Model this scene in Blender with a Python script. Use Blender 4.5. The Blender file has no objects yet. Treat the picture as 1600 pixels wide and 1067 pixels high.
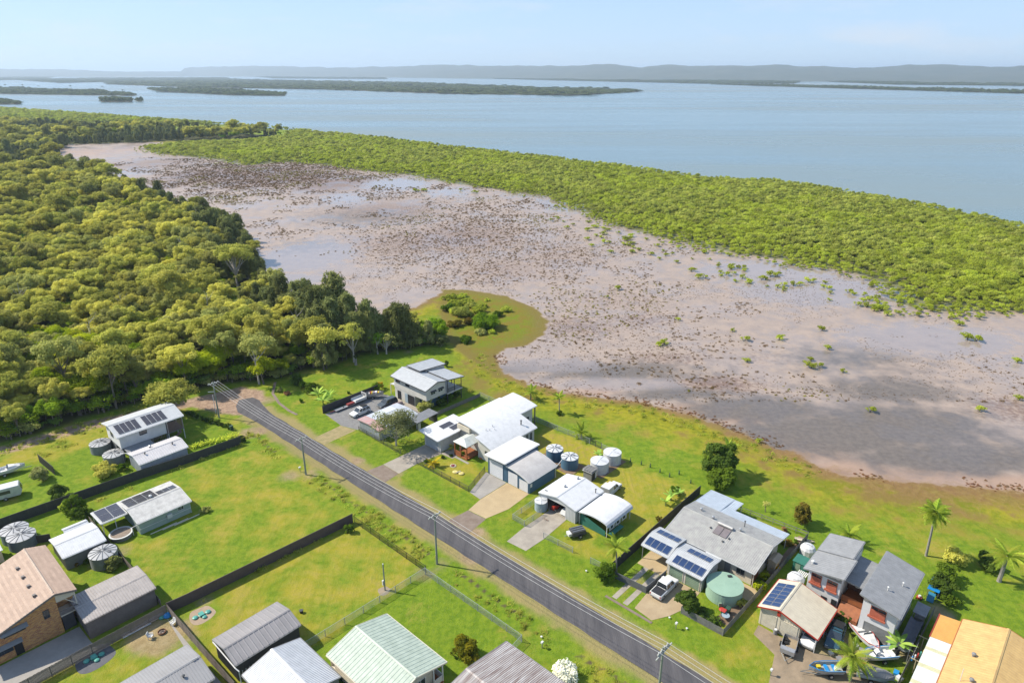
import bpy, math, random
import numpy as np
from mathutils import Vector, Matrix, noise as mnoise

# ------------------------------------------------------------------ camera, sky, sun, exposure
R = math.radians
CAMH, FPX, HORIZ = 70.0, 1067.0, 113.0
PITCH = math.atan((533.5 - HORIZ) / FPX)
scene = bpy.context.scene
cam_d = bpy.data.cameras.new("camera"); cam = bpy.data.objects.new("camera", cam_d)
scene.collection.objects.link(cam); scene.camera = cam
cam.location = (0, 0, CAMH); cam.rotation_euler = (R(90) - PITCH, 0, 0)
cam_d.lens = 24.0; cam_d.sensor_width = 36.0; cam_d.clip_start = 1.0; cam_d.clip_end = 90000.0
SUN_EL, SUN_AZ = R(45), R(284)
world = bpy.data.worlds.new("World"); scene.world = world; world.use_nodes = True
wt = world.node_tree; wt.nodes.clear()
sky = wt.nodes.new("ShaderNodeTexSky"); sky.sky_type = 'NISHITA'; sky.sun_disc = False
sky.sun_elevation = SUN_EL; sky.sun_rotation = SUN_AZ; sky.altitude = 60
sky.air_density = 1.0; sky.dust_density = 0.2; sky.ozone_density = 3.0
bg = wt.nodes.new("ShaderNodeBackground"); bg.inputs['Strength'].default_value = 0.15
wo = wt.nodes.new("ShaderNodeOutputWorld")
# thin high cirrus, all round the sky
tc = wt.nodes.new("ShaderNodeTexCoord"); mp = wt.nodes.new("ShaderNodeMapping"); mp.inputs['Scale'].default_value = (2.2, 5.0, 14.0)
nz = wt.nodes.new("ShaderNodeTexNoise"); nz.inputs['Scale'].default_value = 1.6; nz.inputs['Detail'].default_value = 7; nz.inputs['Roughness'].default_value = .62
mr = wt.nodes.new("ShaderNodeMapRange"); mr.inputs['From Min'].default_value = .5; mr.inputs['From Max'].default_value = .8; mr.inputs['To Max'].default_value = .75
mx = wt.nodes.new("ShaderNodeMix"); mx.data_type = 'RGBA'; mx.inputs[7].default_value = (3.0, 3.05, 3.15, 1)
L = wt.links.new
L(tc.outputs['Generated'], mp.inputs[0]); L(mp.outputs[0], nz.inputs['Vector']); L(nz.outputs['Fac'], mr.inputs[0])
gmn = wt.nodes.new("ShaderNodeGamma"); gmn.inputs[1].default_value = .36      # flatter, hazy sky
tn = wt.nodes.new("ShaderNodeMix"); tn.data_type = 'RGBA'; tn.blend_type = 'MULTIPLY'; tn.inputs[0].default_value = 1; tn.inputs[7].default_value = (1.16, 1.46, 1.92, 1)
L(sky.outputs[0], gmn.inputs[0]); L(gmn.outputs[0], tn.inputs[6])
L(mr.outputs[0], mx.inputs[0]); L(tn.outputs[2], mx.inputs[6]); L(mx.outputs[2], bg.inputs['Color']); L(bg.outputs[0], wo.inputs[0])
sun_d = bpy.data.lights.new("sun", 'SUN'); sun_d.energy = 4.0; sun_d.angle = R(1.0); sun_d.color = (1.0, .925, .80)
sun = bpy.data.objects.new("sun", sun_d); scene.collection.objects.link(sun)
sdir = Vector((math.sin(SUN_AZ) * math.cos(SUN_EL), math.cos(SUN_AZ) * math.cos(SUN_EL), math.sin(SUN_EL)))
sun.rotation_euler = sdir.to_track_quat('Z', 'Y').to_euler(); sun.location = (-200, 50, 300)
vs = scene.view_settings; vs.view_transform = 'Standard'; vs.look = 'None'; vs.gamma = 1; vs.use_curve_mapping = False
vs.exposure = 0.95
scene.cycles.max_bounces = 8; scene.cycles.diffuse_bounces = 6; scene.cycles.glossy_bounces = 2
scene.cycles.transmission_bounces = 6; scene.cycles.transparent_max_bounces = 6; scene.cycles.volume_bounces = 0
scene.cycles.caustics_reflective = False; scene.cycles.caustics_refractive = False
scene.cycles.use_denoising = True

# ------------------------------------------------------------------ frames
col = scene.collection
rnd = random.Random(7)
sp_, cp_ = math.sin(PITCH), math.cos(PITCH)
def at(px, py, z=0.0):
    """measured photo point lying at height z -> world x, y in metres"""
    u = (px - 800) / FPX; v = (py - 533.5) / FPX
    t = (CAMH - z) / (sp_ + v * cp_)
    return (u * t, (cp_ - v * sp_) * t)
A = R(42.5); ROT = -A
Ux, Uy, Vx, Vy, OY = math.cos(A), -math.sin(A), math.sin(A), math.cos(A), 82.8
def W(u, v): return (u * Ux + v * Vx, OY + u * Uy + v * Vy)          # street frame -> world
def SU(x, y): return (x * Ux + (y - OY) * Uy, x * Vx + (y - OY) * Vy)  # world -> street frame
def suv(px, py, z=0.0): return SU(*at(px, py, z))

# ------------------------------------------------------------------ materials
MATS = {}
def mat(name, c, rough=.7, c2=None, scale=1.2, bump=0.0, bscale=None, metal=0.0, spec=.4, detail=4, coord='Object', stretch=None, spin=0):
    if name in MATS: return MATS[name]
    m = bpy.data.materials.new(name); m.use_nodes = True; nt = m.node_tree; b = nt.nodes['Principled BSDF']
    b.inputs['Roughness'].default_value = rough; b.inputs['Metallic'].default_value = metal
    b.inputs['Specular IOR Level'].default_value = spec
    if c2 is None: c2 = tuple(x * .78 for x in c)
    k = .82 if max(c) > .3 else 1.0 if max(c) < .15 else .86
    c, c2 = tuple(x * k for x in c), tuple(x * k for x in c2)
    t = nt.nodes.new("ShaderNodeTexCoord"); n = nt.nodes.new("ShaderNodeTexNoise")
    n.inputs['Scale'].default_value = scale; n.inputs['Detail'].default_value = detail; n.inputs['Roughness'].default_value = .65
    src = t.outputs[coord]
    if stretch:
        mpp = nt.nodes.new("ShaderNodeMapping"); mpp.inputs['Scale'].default_value = stretch; mpp.inputs['Rotation'].default_value = (0, 0, spin)
        nt.links.new(src, mpp.inputs[0]); src = mpp.outputs[0]
    nt.links.new(src, n.inputs['Vector'])
    r = nt.nodes.new("ShaderNodeMapRange"); r.inputs['From Min'].default_value = .33; r.inputs['From Max'].default_value = .67
    nt.links.new(n.outputs['Fac'], r.inputs[0])
    x = nt.nodes.new("ShaderNodeMix"); x.data_type = 'RGBA'
    x.inputs[6].default_value = (*c, 1); x.inputs[7].default_value = (*c2, 1)
    nt.links.new(r.outputs[0], x.inputs[0]); nt.links.new(x.outputs[2], b.inputs['Base Color'])
    if bump:
        n2 = nt.nodes.new("ShaderNodeTexNoise"); n2.inputs['Scale'].default_value = bscale or scale * 6; n2.inputs['Detail'].default_value = 5
        nt.links.new(src, n2.inputs['Vector'])
        bp = nt.nodes.new("ShaderNodeBump"); bp.inputs['Strength'].default_value = bump; bp.inputs['Distance'].default_value = .1
        nt.links.new(n2.outputs['Fac'], bp.inputs['Height']); nt.links.new(bp.outputs[0], b.inputs['Normal'])
    MATS[name] = m
    return m
def leafmat(name, c, c2, c3=None, trans=.52, gain=2.3):
    """foliage: leaf colours vary per clump (tint attribute) and per plant (object random)"""
    if name in MATS: return MATS[name]
    c, c2, c3 = (tuple(x * gain for x in q) for q in (c, c2, c3 or c2))
    m = bpy.data.materials.new(name); m.use_nodes = True; nt = m.node_tree; nt.nodes.clear()
    out = nt.nodes.new("ShaderNodeOutputMaterial"); at_ = nt.nodes.new("ShaderNodeAttribute"); at_.attribute_name = "tint"
    oi = nt.nodes.new("ShaderNodeObjectInfo")
    x = nt.nodes.new("ShaderNodeMix"); x.data_type = 'RGBA'; x.inputs[6].default_value = (*c, 1); x.inputs[7].default_value = (*c2, 1)
    nt.links.new(at_.outputs['Fac'], x.inputs[0])
    y = nt.nodes.new("ShaderNodeMix"); y.data_type = 'RGBA'; y.inputs[7].default_value = (*(c3 or c2), 1)
    mm = nt.nodes.new("ShaderNodeMath"); mm.operation = 'MULTIPLY'; mm.inputs[1].default_value = .75
    nt.links.new(oi.outputs['Random'], mm.inputs[0]); nt.links.new(mm.outputs[0], y.inputs[0]); nt.links.new(x.outputs[2], y.inputs[6])
    hs = nt.nodes.new("ShaderNodeHueSaturation"); m2 = nt.nodes.new("ShaderNodeMapRange"); m2.inputs['To Min'].default_value = .72; m2.inputs['To Max'].default_value = 1.3
    ml = nt.nodes.new("ShaderNodeMath"); ml.operation = 'MULTIPLY'; ml.inputs[1].default_value = 7.31
    fr = nt.nodes.new("ShaderNodeMath"); fr.operation = 'FRACT'
    nt.links.new(oi.outputs['Random'], ml.inputs[0]); nt.links.new(ml.outputs[0], fr.inputs[0]); nt.links.new(fr.outputs[0], m2.inputs[0])
    nt.links.new(m2.outputs[0], hs.inputs['Value']); nt.links.new(y.outputs[2], hs.inputs['Color'])
    d = nt.nodes.new("ShaderNodeBsdfDiffuse"); t = nt.nodes.new("ShaderNodeBsdfTranslucent"); s = nt.nodes.new("ShaderNodeMixShader"); s.inputs[0].default_value = trans
    for k in (d, t): nt.links.new(hs.outputs['Color'], k.inputs['Color'])
    nt.links.new(d.outputs[0], s.inputs[1]); nt.links.new(t.outputs[0], s.inputs[2]); nt.links.new(s.outputs[0], out.inputs[0])
    MATS[name] = m
    return m
WHITE = mat('white_paint', (.70, .70, .68), .5, (.60, .60, .58), .8)
CREAM = mat('cream_paint', (.66, .60, .48), .6, (.58, .52, .41), .7)
OFFW = mat('off_white_cladding', (.66, .64, .58), .6, (.56, .54, .49), .6)
ROOFW = mat('white_steel_roof', (.66, .67, .68), .42, (.55, .56, .57), 1.1, detail=9)
ROOFG = mat('pale_grey_steel_roof', (.56, .57, .57), .45, (.46, .47, .47), 1.1, detail=9)
ROOFL = mat('weathered_zinc_roof', (.44, .43, .40), .5, (0.307, 0.302, 0.288), 1.1, detail=9)
ROOFB = mat('blue_white_steel_roof', (.52, .58, .64), .42, (0.419, 0.474, 0.53), 1.1, detail=9)
ROOFD = mat('mid_grey_steel_roof', (.27, .275, .28), .45, (0.205, 0.209, 0.214), 1.1, detail=9)
ROOFBR = mat('taupe_steel_roof', (.40, .36, .335), .48, (0.307, 0.279, 0.26), 1.1, detail=9)
ROOFGN = mat('pale_green_steel_roof', (.46, .53, .44), .5, (0.344, 0.409, 0.335), 1.1, detail=9)
ROOFT = mat('tan_tile_roof', (.50, .36, .27), .7, (.38, .27, .205), .9)
ROOFT2 = mat('tan_tile_roof_worn', (.45, .32, .24), .7, (.34, .24, .18), .7)
ROOFY = mat('yellow_ochre_steel_roof', (.66, .44, .17), .5, (0.521, 0.335, 0.13), 1.1, detail=9)
ROOFO = mat('orange_steel_roof', (.66, .37, .11), .5, (.57, .31, .09), .5)
ROOFC = mat('cream_steel_roof', (.66, .59, .45), .5, (0.539, 0.474, 0.363), 1.1, detail=9)
POLY = mat('milky_polycarbonate', (.62, .65, .64), .3, (.56, .60, .58), .5)
POLYY = mat('yellowed_polycarbonate', (.62, .60, .38), .35)
RUST = mat('rust_streaked_iron_roof', (.60, .57, .54), .6, (.24, .17, .145), 1.1, stretch=(3.2, .22, 1), detail=6)
BLUEW = mat('steel_blue_cladding', (.075, .155, .235), .5, (.06, .13, .20), .6)
GREYW = mat('grey_cladding', (.24, .24, .235), .6)
DKGREY = mat('charcoal_steel', (.065, .067, .07), .5, (.045, .047, .05), .7)
BROWNW = mat('taupe_cladding', (.20, .175, .16), .6)
MINT = mat('pale_mint_cladding', (.42, .50, .44), .6, (.34, .42, .37), .6)
GREEND = mat('sage_green_door', (.24, .33, .235), .5)
GREENT = mat('pale_green_tank', (.30, .44, .33), .5, (.25, .375, .28), .35)
GREYT = mat('grey_tank', (.22, .235, .235), .5)
LIDG = mat('grey_tank_lid', (.45, .455, .46), .5, (.36, .365, .37), .9)
LIDW = mat('white_tank_lid', (.66, .67, .68), .45, (.52, .53, .54), 1.1)
BLACK = mat('black_rubber', (.014, .014, .015), .7)
DARK = mat('dark_and_opening_shade', (.02, .02, .022), .6)  # near-black: painted shade inside doorways and slots, also plain dark parts
GLASS = mat('window_glass', (.03, .04, .05), .08, (.02, .028, .035), .5, spec=.8)
PVG = mat('solar_cells_blue', (.022, .045, .115), .12, (.016, .034, .09), .9, spec=.7)
PVD = mat('solar_cells_dark', (.05, .045, .05), .18, (.04, .036, .04), .9, spec=.7)
ALU = mat('aluminium', (.55, .56, .57), .38, metal=.55)
GALV = mat('galvanised_wire', (.42, .46, .45), .5, metal=.3)
TIMB = mat('red_stained_timber', (.33, .115, .04), .55, (.24, .08, .03), 2)
WOODG = mat('weathered_grey_timber', (.22, .215, .205), .8, (.15, .145, .14), 2)
FTAN = mat('tan_timber_fence', (.24, .20, .17), .8, (.17, .145, .125), 1.5)
FBRN = mat('brown_steel_fence', (.115, .085, .08), .55, (.09, .067, .063), 1)
FDRK = mat('charcoal_steel_fence', (.055, .053, .055), .55, (.04, .039, .041), 1)
POLEM = mat('green_weathered_pole', (.20, .235, .19), .8, (.28, .29, .25), 1.5)
WIREM = mat('bare_cable', (.5, .5, .5), .5)
CONC = mat('concrete', (.40, .355, .29), .85, (.29, .255, .21), .45, bump=.2)
CONCY = mat('sandy_concrete', (.49, .375, .215), .85, (.40, .30, .17), .4, bump=.2)
CONCG = mat('grey_concrete', (.36, .335, .30), .85, (.28, .26, .235), .4, bump=.2)
CONCD = mat('stained_concrete', (.17, .125, .095), .85, (.24, .19, .15), .8)
GRAVEL = mat('grey_gravel', (.24, .235, .225), .95, (.17, .165, .16), 1.2, bump=.5)
ASPH = mat('asphalt', (.050, .048, .052), .85, (.092, .086, .088), .9, bump=.35, bscale=8, stretch=(1, .12, 1), spin=A, detail=9)
BARK = mat('pale_bark', (.21, .18, .15), .9, (.13, .11, .09), 1.5)
BARKD = mat('dark_bark', (.12, .095, .075), .9, (.19, .16, .13), 1.5)
PALMT = mat('palm_trunk', (.34, .31, .28), .85, (.24, .22, .20), 2)
SOIL = mat('garden_soil', (.14, .09, .055), .95, (.20, .14, .09), .8)
REDP = mat('red_paint', (.48, .05, .035), .45)
ORNG = mat('orange_red_shutter', (.46, .13, .075), .5, (.39, .11, .065), 1)
BLUEP = mat('bright_blue_plastic', (.02, .26, .62), .4)
YELP = mat('yellow_plastic', (.72, .55, .03), .45)
TEALP = mat('teal_plastic', (.10, .38, .31), .45)
GREENC = mat('green_shade_cloth', (.035, .17, .125), .7)
BLACKC = mat('black_shade_cloth', (.10, .105, .12), .8)
CARW = mat('white_car_paint', (.74, .74, .73), .2, (.68, .68, .67), .4)
CARG = mat('dark_grey_car_paint', (.075, .09, .10), .2)
CARB = mat('dark_blue_car_paint', (.03, .075, .105), .22)
HOTW = mat('brushed_steel', (.60, .58, .55), .35, metal=.4)

# ------------------------------------------------------------------ mesh builder
class MB:
    def __init__(s, o=(0, 0)): s.v = []; s.f = []; s.o = o
    def add(s, vs, fs):
        n = len(s.v); ox, oy = s.o
        s.v += [(x - ox, y - oy, z) for x, y, z in vs]; s.f += [tuple(i + n for i in f) for f in fs]; return s
    def box(s, x0, x1, y0, y1, z0, z1):
        return s.add([(x, y, z) for z in (z0, z1) for y in (y0, y1) for x in (x0, x1)],
                     [(0, 2, 3, 1), (4, 5, 7, 6), (0, 1, 5, 4), (2, 6, 7, 3), (0, 4, 6, 2), (1, 3, 7, 5)])
    def prism(s, poly, z0, z1):
        n = len(poly)
        return s.add([(x, y, z0) for x, y in poly] + [(x, y, z1) for x, y in poly],
                     [tuple(range(n - 1, -1, -1)), tuple(range(n, 2 * n))] + [(i, (i + 1) % n, n + (i + 1) % n, n + i) for i in range(n)])
    def hexa(s, p): return s.add(p, [(0, 3, 2, 1), (4, 5, 6, 7), (0, 1, 5, 4), (1, 2, 6, 5), (2, 3, 7, 6), (3, 0, 4, 7)])
    def slab(s, a, b, c, d, t):
        return s.hexa([(p[0], p[1], p[2] - t) for p in (a, b, c, d)] + [a, b, c, d])
    def lathe(s, prof, x, y, n=20):
        vs = []; fs = []; k = len(prof)
        for i in range(n):
            a = 2 * math.pi * i / n
            vs += [(x + r * math.cos(a), y + r * math.sin(a), z) for r, z in prof]
        for i in range(n):
            j = (i + 1) % n
            fs += [(i * k + m, j * k + m, j * k + m + 1, i * k + m + 1) for m in range(k - 1)]
        fs += [tuple(i * k for i in range(n - 1, -1, -1)), tuple(i * k + k - 1 for i in range(n))]
        return s.add(vs, fs)
    def cyl(s, x, y, z0, z1, r, r1=None, n=14): return s.lathe([(r, z0), (r if r1 is None else r1, z1)], x, y, n)
    def tube(s, pts, r, n=6, r1=None):
        vs = []; fs = []; m = len(pts); P = [Vector(p) for p in pts]
        for i, p in enumerate(P):
            d = (P[min(i + 1, m - 1)] - P[max(i - 1, 0)]).normalized()
            a = d.orthogonal().normalized() if abs(d.z) < .99 else Vector((1, 0, 0)); 
            if abs(d.z) < .99: a = Vector((0, 0, 1)).cross(d).normalized()
            b = d.cross(a); rr = r if r1 is None else r + (r1 - r) * i / (m - 1)
            for k in range(n):
                t = 2 * math.pi * k / n; q = p + a * (math.cos(t) * rr) + b * (math.sin(t) * rr); vs.append(tuple(q))
        for i in range(m - 1):
            for k in range(n):
                l = (k + 1) % n; fs.append((i * n + k, i * n + l, (i + 1) * n + l, (i + 1) * n + k))
        fs += [tuple(range(n - 1, -1, -1)), tuple((m - 1) * n + k for k in range(n))]
        return s.add(vs, fs)
    def extr(s, prof, axis, l0, l1):
        """closed profile (s, z) extruded along axis u or v"""
        n = len(prof); f = (lambda q, z, l: (l, q, z)) if axis == 'u' else (lambda q, z, l: (q, l, z))
        return s.add([f(q, z, l0) for q, z in prof] + [f(q, z, l1) for q, z in prof],
                     [tuple(range(n - 1, -1, -1)), tuple(range(n, 2 * n))] + [(i, (i + 1) % n, n + (i + 1) % n, n + i) for i in range(n)])
    def sheet(s, prof, axis, l0, l1, rib=.3, h=.035, t=.07):
        """ribbed roofing: profile polyline (s, z) swept along axis, ribs running down the slope"""
        f = (lambda q, z, l: (l, q, z)) if axis == 'u' else (lambda q, z, l: (q, l, z))
        ls = [(l0, 0)]; k = max(1, round((l1 - l0) / rib)); w = (l1 - l0) / k
        for i in range(k):
            a = l0 + i * w; ls += [(a + w * .36, 0), (a + w * .45, h), (a + w * .55, h), (a + w * .64, 0)]
        ls.append((l1, 0)); vs = []; fs = []; m = len(ls); n = len(prof)
        for q, z in prof: vs += [f(q, z + dz, l) for l, dz in ls]
        for i in range(n - 1): fs += [(i * m + j, i * m + j + 1, (i + 1) * m + j + 1, (i + 1) * m + j) for j in range(m - 1)]
        s.add(vs, fs)
        return s.extr([(q, z - .005) for q, z in prof] + [(q, z - t) for q, z in reversed(prof)], axis, l0, l1)
    def obj(s, name, m, parent=None, smooth=False):
        me = bpy.data.meshes.new(name); me.from_pydata(s.v, [], s.f); me.update()
        if smooth: me.shade_smooth()
        me.materials.append(m)
        o = bpy.data.objects.new(name, me); col.objects.link(o)
        if parent is not None: o.parent = parent
        return o

def tag(o, label, cat, group=None, kind=None):
    if label: o['label'] = label
    if cat: o['category'] = cat
    if group: o['group'] = group
    if kind: o['kind'] = kind
    return o
class Thing:
    def __init__(s, name, label, cat, u, v, rot=0, group=None, z=0, world=False):
        s.e = bpy.data.objects.new(name, None); col.objects.link(s.e); s.e.empty_display_size = .3
        x, y = (u, v) if world else W(u, v)
        s.e.location = (x, y, z); s.e.rotation_euler = (0, 0, (0 if world else ROT) + rot); s.o = (u, v)
        tag(s.e, label, cat, group)
    def mb(s): return MB(s.o)       # absolute street coordinates
    def part(s, name, mb, m, parent=None, smooth=False, label=None):
        o = mb.obj(name, m, parent or s.e, smooth)
        if label: o['label'] = label
        return o
def copy_tree(e, u=None, v=None, rot=0, label=None, world=False, z=None, scale=None):
    c = e.copy(); col.objects.link(c)
    for ch in e.children:
        k = ch.copy(); col.objects.link(k); k.parent = c
        for g in ch.children:
            q = g.copy(); col.objects.link(q); q.parent = k
    if u is not None:
        x, y = (u, v) if world else W(u, v)
        c.location = (x, y, e.location.z if z is None else z); c.rotation_euler = (0, 0, (0 if world else ROT) + rot)
    if scale is not None: c.scale = scale if hasattr(scale, '__len__') else (scale,) * 3
    if label: c['label'] = label
    return c

# ------------------------------------------------------------------ building helpers (street coordinates)
def fbox(mb, face, c, a, b, z0, z1, d0, d1):
    if face == '-v': return mb.box(a, b, c - d1, c - d0, z0, z1)
    if face == '+v': return mb.box(a, b, c + d0, c + d1, z0, z1)
    if face == '+u': return mb.box(c + d0, c + d1, a, b, z0, z1)
    return mb.box(c - d1, c - d0, a, b, z0, z1)
def house(name, label, cat, u0, u1, v0, v1, group=None):
    return Thing(name, label, cat, (u0 + u1) / 2, (v0 + v1) / 2, 0, group)
def roof(T, prof, axis, l0, l1, m, rib=.3, h=.035, name='roof', gut=None, cap=None):
    o = T.part(name, T.mb().sheet(prof, axis, l0, l1, rib, h), m)
    gm = gut or m
    for q, z in (prof[0], prof[-1]):
        sgn = -1 if q == prof[0][0] else 1
        g = T.mb().extr([(q, z - .04), (q + sgn * .12, z - .04), (q + sgn * .12, z - .16), (q, z - .16)], axis, l0, l1)
        T.part('gutter', g, gm, o)
    if len(prof) == 3:
        q, z = prof[1]; g = T.mb().extr([(q - .2, z - .0), (q, z + .075), (q + .2, z - .0), (q, z + .03)], axis, l0 - .02, l1 + .02)
        T.part('ridge_cap', g, cap or m, o)
    # barge boards at both ends
    for l, e in ((l0, -1), (l1, 1)):
        pr = [(q, z + .03) for q, z in prof] + [(q, z - .17) for q, z in reversed(prof)]
        T.part('barge_board', T.mb().extr(pr, axis, l + e * .005, l + e * .06) if e > 0 else T.mb().extr(pr, axis, l - .06, l - .005), gm, o)
    return o
def zprof(prof, q):
    for (a, za), (b, zb) in zip(prof, prof[1:]):
        if min(a, b) - 1e-6 <= q <= max(a, b) + 1e-6: return za + (zb - za) * (q - a) / (b - a)
    return prof[0][1]
def walls(T, prof, q0, q1, axis, l0, l1, m, z0=0., drop=.1, name='wall', clad=None):
    ins = [(q, z) for q, z in prof if q0 < q < q1]
    pr = [(q0, zprof(prof, q0))] + ins + [(q1, zprof(prof, q1))]
    o = T.part(name, T.mb().extr([(q0, z0), (q1, z0)] + [(q, z - drop) for q, z in reversed(pr)], axis, l0, l1), m)
    if clad:   # vertical sheet ribs or horizontal boards, proud of the wall
        kind, step = clad; g = T.mb()
        zt = min(zprof(prof, q0), zprof(prof, q1)) - drop - .02
        for face in ('s0', 's1', 'e0', 'e1'):
            side = face[0] == 's'; c = (q0, q1)[int(face[1])] if side else (l0, l1)[int(face[1])]
            lo, hi = ((l0, l1) if side else (q0, q1)); sg = -1 if face[1] == '0' else 1
            fc = {('u', True): 'v', ('u', False): 'u', ('v', True): 'u', ('v', False): 'v'}[(axis, side)]
            fc = ('-' if sg < 0 else '+') + fc
            if kind == 'v':
                n = int((hi - lo) / step)
                for i in range(n):
                    x = lo + (i + .5) * (hi - lo) / n; fbox(g, fc, c, x - .03, x + .03, z0 + .05, zt, .002, .03)
            else:
                n = int((zt - z0) / step)
                for i in range(n): z = z0 + (i + .6) * step; fbox(g, fc, c, lo + .01, hi - .01, z, z + .025, .002, .022)
        T.part('cladding_ribs', g, m, o)
    return o
def window(T, face, c, a, b, z0, z1, fm=None, pm=None, mull=1, name='window'):
    fm = fm or WHITE; g = T.mb(); t = .07
    fbox(g, face, c, a, b, z1 - t, z1, .002, .06); fbox(g, face, c, a, b, z0, z0 + t, .002, .08)
    fbox(g, face, c, a, a + t, z0 + t, z1 - t, .002, .06); fbox(g, face, c, b - t, b, z0 + t, z1 - t, .002, .06)
    for i in range(mull):
        x = a + (b - a) * (i + 1) / (mull + 1); fbox(g, face, c, x - .025, x + .025, z0 + t, z1 - t, .002, .05)
    o = T.part(name, g, fm); T.part('pane', fbox(T.mb(), face, c, a + t * .6, b - t * .6, z0 + t * .6, z1 - t * .6, .001, .025), pm or GLASS, o)
    return o
def rdoor(T, face, c, a, b, z1, m, fm=None, name='roller_door', step=.22, z0=.02):
    g = T.mb(); n = max(3, int((z1 - z0) / step))
    fbox(g, face, c, a, b, z0, z1, .002, .02)
    for i in range(n):
        z = z0 + (i + .15) * (z1 - z0) / n; fbox(g, face, c, a + .01, b - .01, z, z + (z1 - z0) / n * .7, .021, .045)
    o = T.part(name, g, m)
    f = T.mb(); t = .09
    fbox(f, face, c, a - t, a - .002, 0.01, z1 + t, .003, .07); fbox(f, face, c, b + .002, b + t, 0.01, z1 + t, .003, .07); fbox(f, face, c, a, b, z1 + .002, z1 + t, .003, .07)
    T.part('door_frame', f, fm or m, o)
    return o
def posts(T, pts, z0, z1, r, m, name='post'):
    for u, v in pts: T.part(name, T.mb().box(u - r, u + r, v - r, v + r, z0, z1), m)
def solar(T, prof, axis, l0, q0, nl, nq, sl, sq, gap=.06, m=None, lift=.09):
    """panels lying on the roof profile; l along the axis, q across it, one object each"""
    m = m or PVG
    cache = {}
    for i in range(nl):
        for j in range(nq):
            qa = q0 + j * (sq + gap); qb = qa + sq; za, zb = zprof(prof, qa) + lift, zprof(prof, qb) + lift
            key = (round((zb - za) / sq, 4))
            l = l0 + i * (sl + gap)
            if key not in cache:
                def pts(e, h, h2):
                    f = (lambda q, z, x: (x, q, z)) if axis == 'u' else (lambda q, z, x: (q, x, z))
                    k = (zb - za) / sq
                    b = [f(q, q * k, x) for x, q in ((e, e), (sl - e, e), (sl - e, sq - e), (e, sq - e))]
                    return [(x, y, z + h) for x, y, z in b] + [(x, y, z + h2) for x, y, z in b]
                a = MB().hexa(pts(0, -.04, .0)).obj('solar_panel', ALU); b = MB().hexa(pts(.035, .001, .012)).obj('cells', m, a)
                cache[key] = (a.data, b.data); o, k = a, b
            else:
                o = bpy.data.objects.new('solar_panel', cache[key][0]); k = bpy.data.objects.new('cells', cache[key][1]); k.parent = o
                col.objects.link(o); col.objects.link(k)
            o.parent = T.e
            uu, vv = (l, qa) if axis == 'u' else (qa, l)
            o.location = (uu - T.o[0], vv - T.o[1], za)
def vent(T, u, v, z, m=None, h=.5, r=.08, name='roof_vent', capm=None):
    g = T.mb().cyl(u, v, z - .1, z + h, r, n=8); o = T.part(name, g, m or ALU)
    T.part('cowl', T.mb().lathe([(r * 1.9, z + h), (r * 2.1, z + h + .06), (r * .8, z + h + .14)], u, v, 10), capm or m or ALU, o)
def whirly(T, u, v, z, m=None):
    o = T.part('whirlybird_vent', T.mb().cyl(u, v, z - .05, z + .18, .16, n=10), m or ALU)
    T.part('turbine', T.mb().lathe([(.14, z + .18), (.26, z + .3), (.24, z + .44), (.08, z + .52)], u, v, 12), m or ALU, o)
def pad(name, poly, m, z=.012, label=None, uv=True, kind='structure'):
    pts = [W(*p) for p in poly] if uv else poly
    b = MB().prism(pts, -.05, z); o = b.obj(name, m); o['kind'] = kind
    return o
def tank(label, u, v, r, h, mw, ml, nr=8, mrib=None, group=None, top=.22, name='water_tank'):
    T = Thing(name, label, 'water tank', u, v, rnd.uniform(0, 1), group)
    pr = []; k = int(h / .16)
    for i in range(k): z = h * i / k; pr += [(r, z), (r + .025, z + h / k * .5)]
    pr.append((r, h))
    T.part('wall', MB().lathe(pr, 0, 0, 36), mw, smooth=False)
    lid = T.part('lid', MB().lathe([(r + .05, h - .06), (r + .06, h + .02), (r * .5, h + top * .62), (.18, h + top), (.05, h + top + .02)], 0, 0, 36), ml)
    for i in range(nr):
        a = 2 * math.pi * i / nr; c, s_ = math.cos(a), math.sin(a); w = .045 + .02 * (nr < 9)
        def q(rr, z, e): return (c * rr - s_ * e, s_ * rr + c * e, z)
        p = [q(.2, h + top + .005, -w * .6), q(r + .03, h + .03, -w), q(r + .03, h + .03, w), q(.2, h + top + .005, w * .6)]
        o = MB().hexa([(x, y, z) for x, y, z in p] + [(x, y, z + .06) for x, y, z in p]).obj('lid_rib', mrib or ml, lid)
    T.part('manhole', MB().cyl(r * .55, 0.12, h + top * .45, h + top * .75, .26, n=14), mrib or ml)
    T.part('inlet_pipe', MB().tube([(r + .1, .2, 0), (r + .1, .2, h - .1)], .05), ml)
    return T
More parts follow.
